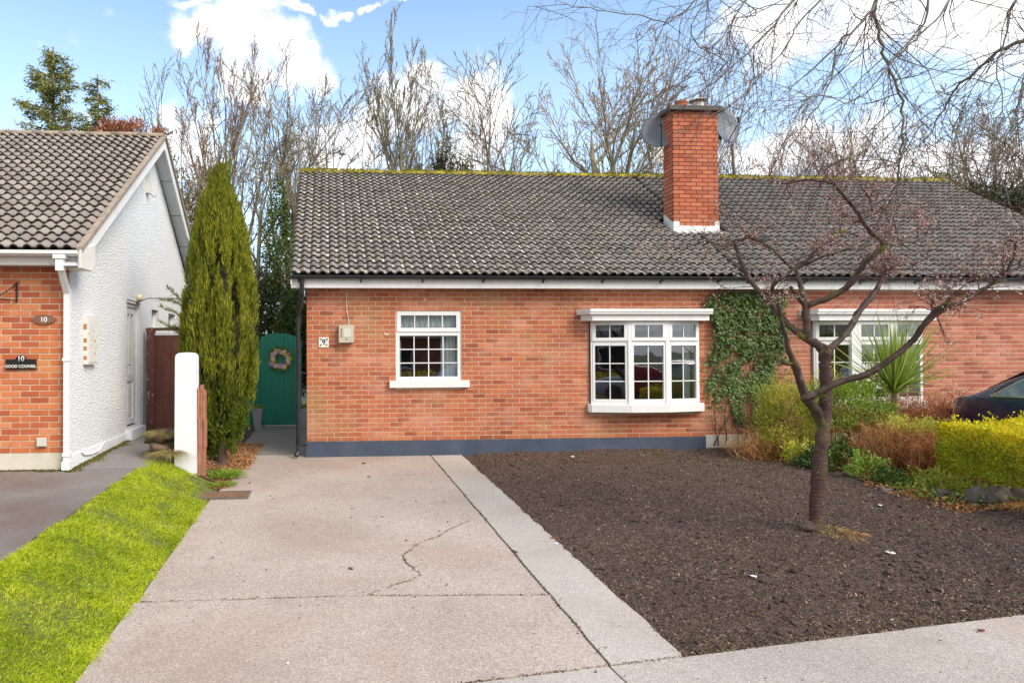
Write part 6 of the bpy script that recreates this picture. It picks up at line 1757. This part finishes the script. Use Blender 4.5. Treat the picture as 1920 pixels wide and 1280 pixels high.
for k in range(60):
    b = Vector((rr.uniform(-.4,.4), rr.uniform(-1.15,1.15), 0)); e = b+Vector((rr.uniform(-.3,.25), rr.uniform(-.2,.2), rr.uniform(.5,.8)))
    mb.tube([b, b.lerp(e,.5)+Vector((rr.uniform(-.05,.05),rr.uniform(-.05,.05),0)), e], [.011,.008,.004], 5)
mb.build('stem', M['redtwig'], hg)
hg.children[0]['label'] = 'bright yellow upper leaves'

# cordyline
q = onY(1676, 742, 9.85)
cy = thing('cordyline', 'spiky green cordyline palm in front of the right bow window', 'plant', (q.x, 9.85, .0))
mb = MB(); mb.tube([(0,0,0),(.02,0,.5),(0,0,q.z+.05)], [.06,.05,.045], 10); mb.build('trunk', M['bark_b'], cy)
rg = np.random.default_rng(12); n = 290
a = rg.random(n)*2*PI; el = np.clip(np.abs(rg.normal(.35, .5, n)), .03, 1.6); 
D = np.stack([np.cos(a)*np.sin(el), np.sin(a)*np.sin(el), np.cos(el)], 1)
P = np.stack([np.cos(a)*.03, np.sin(a)*.03, q.z+.02+rg.random(n)*.16], 1)
V, Q, tt = blades(P, D, rg.uniform(.75,1.32,n)*np.where(el > .9, .72, 1), .024, rg, .05, 4, tones=rg.random(n)*.95)
V, Q = V, Q
link('leaf_head', np_mesh('leaf_head', V, Q, tt), M['cordyline'], cy, label='sword leaves')

# ------------------------------------------------------------------ car on the right-hand drive
car = thing('parked_car', 'dark navy saloon car parked behind the golden hedge', 'car', (10.30, 9.95, .05), R(180))
# local: +Y runs from the tail (towards the house, y=0) to the nose (y = 4.6, towards the street) after the 180 degree turn
ST = [(0,.62,.74,.76,.60,.42),(.06,.74,.82,.84,.72,.36),(.18,.83,.90,.95,.80,.28),(.36,.87,.94,.985,.84,.24),(.48,.88,.955,1.02,.78,.24),(.78,.885,.96,1.20,.69,.24),(1.12,.89,.96,1.36,.635,.24),(1.5,.89,.955,1.42,.62,.24),(2.4,.89,.95,1.42,.62,.24),(2.9,.885,.945,1.375,.63,.24),(3.25,.88,.94,1.19,.70,.24),(3.6,.875,.93,.99,.78,.24),(4.0,.86,.90,.95,.76,.24),(4.35,.80,.80,.86,.68,.28),(4.55,.68,.66,.72,.56,.34),(4.62,.60,.55,.60,.50,.42)]
rings = []
for (y, w, belt, top, tw, bot) in ST:
    half = [(0,bot),(w*.8,bot),(w*.97,bot+.06),(w*1.0,(bot+belt)/2),(w*.985,belt-.05),(w*.955,belt),(tw+.02,top-.05),(tw-.06,top-.012),(tw*.5,top+.006),(0,top+.01)]
    ring_ = [Vector((x,y,z)) for x, z in half] + [Vector((-x,y,z)) for x, z in half[-2:0:-1]]
    rings.append(ring_)
mb = MB(); k = len(rings[0]); vs = [v for r_ in rings for v in r_]
fs = [(i*k+j, i*k+(j+1)%k, (i+1)*k+(j+1)%k, (i+1)*k+j) for i in range(len(rings)-1) for j in range(k)]
fs += [tuple(range(k))[::-1], tuple(range((len(rings)-1)*k, len(rings)*k))]
mb.add(vs, fs); o = mb.build('body', M['car'], car, smooth=True)
md = o.modifiers.new('s', 'SUBSURF'); md.levels = 2; md.render_levels = 2
def side_pt(y, t, s, off=.012):
    """point on the glasshouse side between belt (t=0) and roof (t=1)"""
    for i in range(len(ST)-1):
        if ST[i][0] <= y <= ST[i+1][0]:
            f = (y-ST[i][0])/(ST[i+1][0]-ST[i][0]); w = ST[i][1]*(1-f)+ST[i+1][1]*f; b = ST[i][2]*(1-f)+ST[i+1][2]*f; tp_ = ST[i][3]*(1-f)+ST[i+1][3]*f; tw = ST[i][4]*(1-f)+ST[i+1][4]*f
            return Vector((s*((w*.955+off)*(1-t)+(tw+.02+off)*t), y, b*(1-t)+(tp_-.05)*t))
for s in (-1, 1):
    low = [side_pt(y, .06, s) for y in (.80,1.2,1.7,2.3,2.8,3.3,3.46)]
    high = [side_pt(y, t, s) for y, t in ((.80,.12),(1.2,.86),(1.7,.93),(2.3,.94),(2.8,.92),(3.12,.85),(3.46,.12))]
    mb = MB(); n_ = len(low); mb.add(low+high, [(i, i+1, n_+i+1, n_+i) if s < 0 else (i, n_+i, n_+i+1, i+1) for i in range(n_-1)]); mb.build('side_window', M['car_glass'], car)
    mb = MB(); mb.tube(low + high[::-1] + [low[0]], .011, 6); mb.build('chrome_trim', M['chrome'], car)
    mb = MB(); mb.box(s*.62-.14, s*.62+.14, -.012, .06, .60, .74); mb.build('tail_light', M['redlamp'], car)
    mb = MB(); mb.box(s*.55-.14, s*.55+.14, 4.50, 4.64, .50, .62); mb.build('headlight', M['clearlamp'], car)
    for yy in (.95, 3.72):
        mb = MB(); Mw = Matrix.Translation((s*.80, yy, .31)) @ Matrix.Rotation(PI/2*s, 4, 'Y'); mb.lathe([(.20,-.09),(.30,-.10),(.315,-.05),(.315,.07),(.30,.105),(.21,.10)], 24, Mw); wh = mb.build('wheel', M['tyre'], car)
        mb = MB(); mb.lathe([(.21,.07),(.20,.095),(.06,.08),(.02,.09)], 16, Mw); mb.build('rim', M['rim'], wh)
    mb = MB(); mb.box(s*.90-.01, s*.90+.01, 1.75, 1.95, .80, .825); mb.box(s*.90-.01, s*.90+.01, 2.6, 2.8, .80, .825); mb.build('door_handle', M['car'], car)
    mb = MB(); mb.lathe([(.03,0),(.09,.03),(.10,.08),(.06,.12)], 10, Matrix.Translation((s*.98, 3.05, 1.0)) @ Matrix.Rotation(-PI/2, 4, 'X')); mb.build('wing_mirror', M['car'], car)
mb = MB(); a0, a1 = ST[4], ST[6]
mb.add([(-.66,.55,1.07),(.66,.55,1.07),(.56,1.06,1.36),(-.56,1.06,1.36)], [(0,1,2,3)]); mb.build('rear_window', M['car_glass'], car)
mb = MB(); mb.add([(.64,3.55,1.035),(-.64,3.55,1.035),(-.56,2.98,1.36),(.56,2.98,1.36)], [(0,1,2,3)]); mb.build('windscreen', M['car_glass'], car)
sheet('right_driveway', [9.0, 16], lin(3.5, 11.05, 4), lambda x, y: soil_h(x, y)*0-.045+.004*(y-8), M['path_slab'], kind='structure')

# ------------------------------------------------------------------ cherry tree in the bed
YT = 6.45
ch_t = thing('cherry_tree', 'gnarled cherry tree with spreading limbs standing in the dark soil bed', 'tree', (4.79, YT, float(soil_h(4.79, YT))-.05))
org = ch_t.location.copy()
def bp(px, py, dy=0.0): return onY(px, py, YT+dy)-org
PXM = 1290/YT
limbs = {}
def limb(mb, pts, sides=10, jig=.006):
    """pts: (px,py,radius_px,depth offset)"""
    P_ = [bp(a, b, d) for a, b, r_, d in pts]; Rr = [.80*r_/PXM*((YT+d)/YT) for a, b, r_, d in pts]
    out, rad = [], []
    n_ = len(P_)
    for i in range(n_-1):
        p0, p1, p2, p3 = P_[max(0,i-1)], P_[i], P_[i+1], P_[min(n_-1,i+2)]
        for k in range(4):
            t = k/4
            out.append(.5*((2*p1)+(p2-p0)*t+(2*p0-5*p1+4*p2-p3)*t*t+(3*p1-p0-3*p2+p3)*t**3) + Vector((rnd.uniform(-jig,jig),rnd.uniform(-jig,jig),rnd.uniform(-jig,jig)))*.7)
            rad.append((Rr[i]*(1-t)+Rr[i+1]*t)*rnd.choice((.93,.97,1.0,1.04,1.14)))
    out.append(P_[-1]); rad.append(Rr[-1])
    mb.tube(out, rad, sides); return out, rad
tm = MB()
limb(tm, [(1527,1012,19,0),(1529,1000,17,0),(1530,975,15.8,0),(1532,930,15.5,0),(1536,880,15,0),(1541,830,14.6,0),(1545,790,15,0),(1547,760,14.5,0),(1549,720,12.5,0),(1548,690,12,0),(1548,665,12.5,0),(1550,648,11,0)], 16)
tk = tm.build('trunk', M['cherry_bark'], ch_t, smooth=True)
L_ = [
 ('a', [(1544,800,10,0),(1530,770,13,-.02),(1514,748,11.5,-.04),(1503,722,9.2,-.06),(1495,697,8.5,-.08),(1488,678,8.5,-.10),(1480,660,6,-.12),(1473,632,5,-.15),(1466,604,4.8,-.18),(1459,575,4.4,-.22),(1450,550,4.4,-.25),(1449,536,5,-.27),(1462,524,4,-.3),(1480,510,3.4,-.3),(1492,500,3,-.3)]),
 ('b', [(1506,748,8,-.03),(1520,742,8.5,-.10),(1542,732,8.5,-.16),(1567,719,8.2,-.2),(1596,710,8,-.25),(1624,702,8.2,-.3),(1646,689,7.2,-.34),(1667,675,6.8,-.38),(1696,653,7,-.42),(1718,630,7,-.46),(1733,608,6.4,-.5),(1757,588,6,-.53),(1779,575,5.6,-.56),(1806,565,5.2,-.6),(1829,550,5.2,-.63),(1854,536,4.8,-.66),(1878,522,4.6,-.7),(1892,503,4.2,-.72),(1901,478,3.8,-.74),(1904,460,3.4,-.76),(1893,448,2.6,-.78)]),
 ('b2', [(1735,604,5,-.5),(1752,583,5.4,-.55),(1768,573,5,-.6),(1780,563,4.6,-.63),(1786,547,3.6,-.65)]),
 ('b3', [(1884,516,3.6,-.7),(1900,506,3,-.7),(1925,496,2.6,-.7),(1960,480,2,-.7)]),
 ('b4', [(1466,678,4.5,-.12),(1478,682,5,-.11),(1488,680,6,-.1)]),
 ('c', [(1548,664,12,0),(1535,648,11,.05),(1517,637,9.5,.1),(1497,624,8.5,.15),(1478,609,7.6,.2),(1460,588,7,.25),(1440,564,6.2,.3),(1420,543,6,.34),(1403,519,5.8,.38),(1388,489,5.2,.42),(1378,458,4.6,.45),(1377,452,4.2,.45)]),
 ('d', [(1516,634,9,.1),(1513,618,8.5,.1),(1512,600,8,.1),(1511,582,8.5,.1),(1514,570,8.5,.1)]),
 ('d2', [(1510,575,6.5,.1),(1501,562,5,.08),(1489,547,4.2,.05),(1481,538,3.6,.04)]),
 ('d3', [(1512,574,7,.1),(1506,553,6,.15),(1499,529,5.6,.2),(1493,508,5,.24),(1498,498,4.6,.26),(1514,488,5.6,.3),(1535,465,5,.34),(1560,446,5.4,.38),(1575,435,6,.4),(1598,419,3.8,.44),(1621,406,3.4,.48),(1634,393,3,.5),(1631,374,2.6,.5),(1621,360,2.3,.5),(1613,345,2,.5)]),
 ('e', [(1514,572,8,.1),(1530,567,7.4,.04),(1558,556,7.2,-.02),(1586,540,7,-.08),(1606,515,6.8,-.14),(1623,491,6.6,-.2),(1643,475,6.8,-.26),(1655,461,6.4,-.3),(1650,448,5,-.32),(1635,438,5,-.34),(1620,418,4.8,-.36),(1603,391,4.6,-.38),(1583,369,4.2,-.4),(1564,346,3.4,-.42),(1540,340,3,-.42),(1510,338,2.6,-.42),(1480,343,2.6,-.42),(1455,342,2.2,-.42),(1430,337,1.6,-.42)]),
 ('f', [(1552,655,9,0),(1566,645,7.8,.05),(1586,624,7,.12),(1603,598,6.8,.18),(1611,583,7.2,.22),(1631,560,6,.28),(1647,536,6,.32),(1657,515,4.5,.36),(1662,500,3,.38)]),
 ('g', [(1645,440,2.6,-.3),(1665,428,2,-.2),(1690,470,2.4,0),(1720,450,2.4,.1),(1745,436,2.2,.2),(1765,424,2,.25),(1790,424,1.8,.3),(1815,430,1.4,.3)]),
 ('h', [(1377,456,3,.45),(1400,446,2.6,.4),(1425,453,2.6,.35),(1450,468,2.8,.3),(1470,490,2.8,.26),(1486,502,3,.24)]),
 ('i', [(1634,393,2.2,.5),(1660,391,2,.5),(1690,386,1.8,.5),(1720,405,1.4,.5),(1745,430,1,.5)]),
 ('j', [(1490,505,3,.26),(1530,487,2.6,.2),(1560,476,2.4,.1),(1590,468,2,.0),(1600,462,1.5,0)]),
 ('k', [(1540,342,1.9,-.42),(1526,365,1.6,-.42),(1516,390,1.5,-.42),(1508,415,1,-.42)]),
 ('l', [(1377,456,2.4,.45),(1355,462,2,.4),(1330,452,1.6,.35),(1300,458,1.3,.3),(1262,478,1,.25),(1230,500,.7,.2)]),
]
traced = {}
mb = MB()
for k, pts in L_:
    if k == 'g': pts = [(1658,455,3,-.3),(1672,458,2.8,-.22),(1692,455,2.6,-.1)] + pts[3:]
    traced[k] = limb(mb, pts, 10 if pts[0][2] > 5 else 7)
mb.build('limb', M['limb_bark'], ch_t, smooth=True)
# twigs with buds
rg_ = random.Random(21); tw = MB(); buds = []
def twig(mb_, p, d, L, r, depth, rg_, buds_, trop=.02, gn=.2, kids=3, budn=2, dens=1.0):
    n_ = 5; pts = [p.copy()]; q = p.copy()
    for i in range(n_):
        d = (d+Vector((rg_.gauss(0,gn), rg_.gauss(0,gn), rg_.gauss(0,gn)+trop))).normalized(); q = q+d*L/n_; pts.append(q.copy())
        if rg_.random() < .55*dens: buds_.append((q.copy(), d.copy()))
    mb_.tube(pts, [max(.0011, r*(1-.75*i/n_)) for i in range(n_+1)], 4 if depth == 0 else 3, cap=False)
    if depth > 0:
        for k in range(kids):
            i = rg_.randint(1, n_-1); ax = Vector((rg_.gauss(0,1), rg_.gauss(0,1), rg_.gauss(0,1)))
            nd_ = (d + ax.normalized()*.95).normalized(); twig(mb_, pts[i], nd_, L*rg_.uniform(.4,.75), r*.62, depth-1, rg_, buds_, trop, gn, kids, budn, dens)
def sprout(key, n_, t0, t1, L, depth=2, up=.5):
    pts, rad = traced[key]
    for k in range(int(n_*.72)):
        i = int((t0+(t1-t0)*rg_.random())*(len(pts)-1)); d = Vector((rg_.gauss(0,.8), rg_.gauss(0,.8), rg_.gauss(up,.5))).normalized()
        twig(tw, pts[i], d, L*1.35*rg_.uniform(.5,1.2), min(rad[i]*.5, .006), depth, rg_, buds, gn=.16)
for key, n_, t0, t1, L in (('b',30,.55,1,.32),('b2',10,.2,1,.28),('b3',8,0,1,.3),('c',12,.55,1,.3),('h',10,0,1,.28),('l',12,0,1,.25),('d3',22,.35,1,.3),('e',34,.5,1,.32),('f',16,.8,1,.34),('f',14,.9,1,.28),('g',22,.1,1,.34),('i',12,0,1,.26),('j',10,.2,1,.26),('k',6,0,1,.2),('a',8,.7,1,.2)):
    sprout(key, n_, t0, t1, L)
tw.build('twigs', M['cherry_twig'], ch_t, kind='stuff')
B = np.array([b[0] for b in buds]); Dd = np.array([b[1] for b in buds]); rg = np.random.default_rng(2)
rep = rg.integers(0, 3, len(B)); B = np.repeat(B, rep, 0); Dd = np.repeat(Dd, rep, 0); n = len(B)
V, Q, tt = leaves(B+rg.normal(size=(n,3))*.005, Dd*.4+rg.normal(size=(n,3)), rg.uniform(.014,.03,n), rg.uniform(.010,.02,n), rg, .4)
link('buds', np_mesh('buds', V, Q, tt), M['blossom'], ch_t, kind='stuff')
# moss knots and trunk-base clod
mp = []
for px, py, d, s in ((1560,446,.38,.05),(1652,468,-.3,.05),(1500,632,.12,.05),(1520,735,-.05,.05),(1540,740,-.02,.04),(1522,985,0,.06),(1572,438,.4,.04),(1545,660,0,.05)):
    p_ = bp(px, py, d)
    for k in range(90): mp.append(tuple(p_+Vector((rnd.gauss(0,s*.5), -.02+rnd.gauss(0,s*.3), rnd.gauss(0,s*.35)))))
V, Q, tt = leaves(np.array(mp), rg.normal(size=(len(mp),3))+[0,-.4,.4], rg.uniform(.010,.02,len(mp)), .008, rg)
link('bark_moss', np_mesh('bark_moss', V, Q, tt), M['moss'], ch_t, kind='stuff')
rock('earth_clod', 'dark clod of earth and roots left of the cherry trunk base', 'clod', (4.68, 6.38, -.055), (.10,.08,.085), 300, M['soil'], amp=.5)

# ------------------------------------------------------------------ overhanging tree at upper right (its trunk stands outside the frame)
ov = thing('overhanging_tree', 'street tree whose drooping bare twigs hang into the top right of the view', 'tree', (7.6, 4.0, -.2))
oo = ov.location.copy()
mbt = MB(); mbt.tube([(0,0,0),(.05,0,1.2),(-.05,.1,2.6),(-.2,.3,3.9),(-.6,.6,5.0)], [.19,.15,.14,.12,.08], 12); mbt.build('trunk', M['over_limb'], ov, smooth=True)
lm = MB(); tw = MB(); buds = []; rg_ = random.Random(33)
def oP(px, py, Y): return onY(px, py, Y)-oo
crownp = Vector((-.2,.3,3.9))
# limbs sweeping left above the picture and drooping into it; end points read off the photograph
mains = [ # list of (px,py,Y,r mm)
 [(2300,-250,4.6,45),(2050,-60,5.0,32),(1960,50,5.2,24),(1905,81,5.3,18),(1870,98,5.4,15),(1837,127,5.5,12),(1800,160,5.6,9),(1770,205,5.7,7),(1742,255,5.8,5),(1700,290,5.8,3)],
 [(2300,-300,4.6,50),(1900,-220,5.2,36),(1720,-120,5.4,26),(1650,-20,5.5,18),(1640,20,5.5,16),(1647,60,5.5,14),(1655,100,5.5,13),(1672,140,5.5,12),(1690,190,5.5,11),(1692,250,5.5,10),(1688,310,5.5,10),(1684,345,5.5,9),(1674,390,5.5,8),(1668,420,5.4,6),(1650,445,5.4,4)],
 [(2200,-300,4.8,45),(1820,-240,5.6,30),(1600,-100,5.9,22),(1520,-30,6.0,16),(1480,10,6.0,12),(1440,60,6.0,10),(1390,110,6.0,8),(1330,160,6.0,6),(1270,190,6.0,5),(1205,172,6.0,3.5)],
 [(2200,-350,5.0,40),(1700,-280,6.2,28),(1450,-140,6.5,18),(1330,-30,6.6,12),(1290,15,6.6,9),(1250,40,6.6,7),(1190,30,6.6,6),(1120,20,6.6,5),(1060,10,6.6,4),(990,12,6.6,2.5)],
 [(1650,-20,5.5,14),(1625,30,5.4,12),(1600,55,5.4,11),(1575,80,5.4,10),(1560,140,5.4,7),(1540,185,5.4,6),(1500,250,5.4,5),(1470,290,5.4,3)],
 [(1600,-100,5.9,14),(1560,-20,5.8,10),(1500,40,5.8,8),(1475,90,5.8,6),(1425,140,5.8,5),(1380,190,5.8,4),(1330,220,5.8,3)],
 [(1720,-120,5.4,16),(1740,-20,5.1,10),(1725,60,5.1,7),(1680,110,5.1,5),(1600,190,5.1,4),(1540,180,5.1,3.5),(1480,190,5.1,2.5)],
 [(1960,50,5.2,14),(1930,110,5.0,10),(1920,150,5.0,8),(1905,210,5.0,7),(1910,250,5.0,6),(1890,290,5.0,5),(1875,320,5.0,4),(1893,380,5.0,4),(1885,400,5.0,3),(1840,450,5.0,2.5),(1775,490,5.0,1.8)],
 [(2050,-60,5.0,18),(1960,-40,4.8,12),(1900,10,4.8,9),(1885,60,4.8,7),(1870,130,4.8,5),(1880,190,4.8,4),(1860,250,4.8,3)],
 [(1900,-220,5.2,20),(1800,-80,4.9,12),(1780,0,4.8,9),(1740,50,4.8,7),(1690,90,4.8,5),(1660,140,4.8,4),(1655,200,4.8,3)],
 [(1450,-140,6.5,12),(1380,-50,6.2,9),(1310,20,6.2,7),(1300,75,6.2,6),(1365,120,6.2,5),(1290,95,6.2,3)],
 [(1330,-30,6.6,8),(1420,20,6.2,6),(1370,40,6.2,5),(1365,85,6.2,4),(1320,110,6.2,3),(1250,130,6.2,2)],
 [(1688,310,5.5,6),(1650,300,5.5,5),(1610,302,5.5,4.5),(1580,298,5.5,3.5),(1545,320,5.5,2.5)],
 [(1692,250,5.5,6),(1700,270,5.5,5),(1670,310,5.5,5),(1620,255,5.4,4),(1590,240,5.4,3)],
 [(1684,345,5.5,5),(1700,310,5.4,4.5),(1740,318,5.4,4),(1790,305,5.3,3),(1815,295,5.3,2)],
 [(1820,-240,5.6,20),(1560,-180,5.0,14),(1440,-60,5.0,9),(1395,0,5.0,7),(1370,60,5.0,5),(1375,100,5.0,4),(1330,150,5.0,2.5)],
]
paths = []
for m_ in mains:
    P_ = [oP(a, b, Y) for a, b, Y, r_ in m_]; Rr = [r_/1000*.9 for a, b, Y, r_ in m_]
    if m_[0][0] >= 2050 and m_[0][1] < -200: P_ = [crownp] + P_; Rr = [.07] + Rr
    out, rad = [], []; n_ = len(P_)
    for i in range(n_-1):
        p0, p1, p2, p3 = P_[max(0,i-1)], P_[i], P_[i+1], P_[min(n_-1,i+2)]
        for k in range(4):
            t = k/4; out.append(.5*((2*p1)+(p2-p0)*t+(2*p0-5*p1+4*p2-p3)*t*t+(3*p1-p0-3*p2+p3)*t**3)+Vector((rg_.gauss(0,.007),rg_.gauss(0,.007),rg_.gauss(0,.007)))); rad.append(Rr[i]*(1-t)+Rr[i+1]*t)
    out.append(P_[-1]); rad.append(Rr[-1])
    lm.tube(out, rad, 8, cap=False); paths.append((out, rad))
lm.build('limb', M['over_limb'], ov, smooth=True)
for out, rad in paths:
    for i in range(len(out)):
        if rad[i] > .022: continue
        for k in range(1 if rg_.random() < .68 else 0):
            dr_ = (out[min(i+1,len(out)-1)]-out[max(i-1,0)]).normalized()
            d = (dr_*.7+Vector((rg_.gauss(-.1,.75), rg_.gauss(0,.6), rg_.gauss(-.15,.55)))).normalized()
            twig(tw, out[i], d, rg_.uniform(.35,.95), min(.0058, max(.0034, rad[i]*.6)), 2, rg_, buds, trop=-.045, gn=.15, kids=2, dens=.35)
tw.build('twigs', M['over_twig'], ov, kind='stuff')
B = np.array([b[0] for b in buds]); Dd = np.array([b[1] for b in buds]); n = len(B)
V, Q, tt = leaves(B, Dd+rg.normal(size=(n,3))*.5, rg.uniform(.008,.017,n), rg.uniform(.004,.009,n), rg, .4)
link('buds', np_mesh('buds', V, Q, tt), M['redbud'], ov, kind='stuff')

# ------------------------------------------------------------------ across the street: what the window panes mirror
oh = thing('opposite_house', 'brick house across the street mirrored in the window panes', 'house', (0, -16, -.3))
mb = MB(); mb.box(-14, 16, -8, 0, 0, 2.8); mb.build('wall', M['brick_pink'], oh)
mb = MB(); mb.add([(-14.5,.5,2.75),(16.5,.5,2.75),(16.5,-4,5.5),(-14.5,-4,5.5),(-14.5,-8.5,2.75),(16.5,-8.5,2.75)], [(1,0,3,2),(3,4,5,2),(0,4,3),(1,2,5)]); mb.build('roof', M['tile_right'], oh)
for x in (-11,-6,-1,4,9,14):
    mb = MB(); mb.box(x-.8, x+.8, .0, .04, 1.0, 2.2); w = mb.build('window', M['white'], oh)
    mb = MB(); mb.box(x-.72, x+.72, .041, .05, 1.08, 2.12); mb.build('pane', M['black'], w)
tt_ = thing('opposite_hedge', 'golden hedge across the street mirrored in the bow window', 'hedge', (6, -8.4, -.3))
rg = np.random.default_rng(44); n = 5000
V, Q, tt = leaves(np.stack([rg.uniform(-6,6,n), rg.uniform(-.4,.4,n), rg.uniform(.05,1.05,n)],1), rg.normal(size=(n,3)), .12, .08, rg)
link('foliage', np_mesh('foliage', V, Q, tt), M['yellow'], tt_, kind='stuff')
def far_car(x, label, mat):
    t = thing('parked_car', label, 'car', (x, -5.6, -.26), R(90), group='cars across the street'); mb = MB(); mb.add(vs_car, fs_car); o = mb.build('body', mat, t, smooth=True)
    for s in (-1,1):
        for yy in (.95,3.72):
            m3 = MB(); m3.lathe([(.20,-.09),(.31,-.08),(.31,.09),(.2,.1)], 16, Matrix.Translation((s*.8,yy,.31)) @ Matrix.Rotation(PI/2*s, 4, 'Y')); m3.build('wheel', M['tyre'], t)
vs_car = [tuple(v) for v in vs_car] if 'vs_car' in globals() else [tuple(v) for r_ in rings for v in r_]
fs_car = [(i*k_+j, i*k_+(j+1)%k_, (i+1)*k_+(j+1)%k_, (i+1)*k_+j) for k_ in (len(rings[0]),) for i in range(len(rings)-1) for j in range(k_)]
far_car(8, 'silver car across the street mirrored in the bow window', M['bodywhite']); far_car(14, 'red car across the street mirrored in the bow window', M['redlamp'])
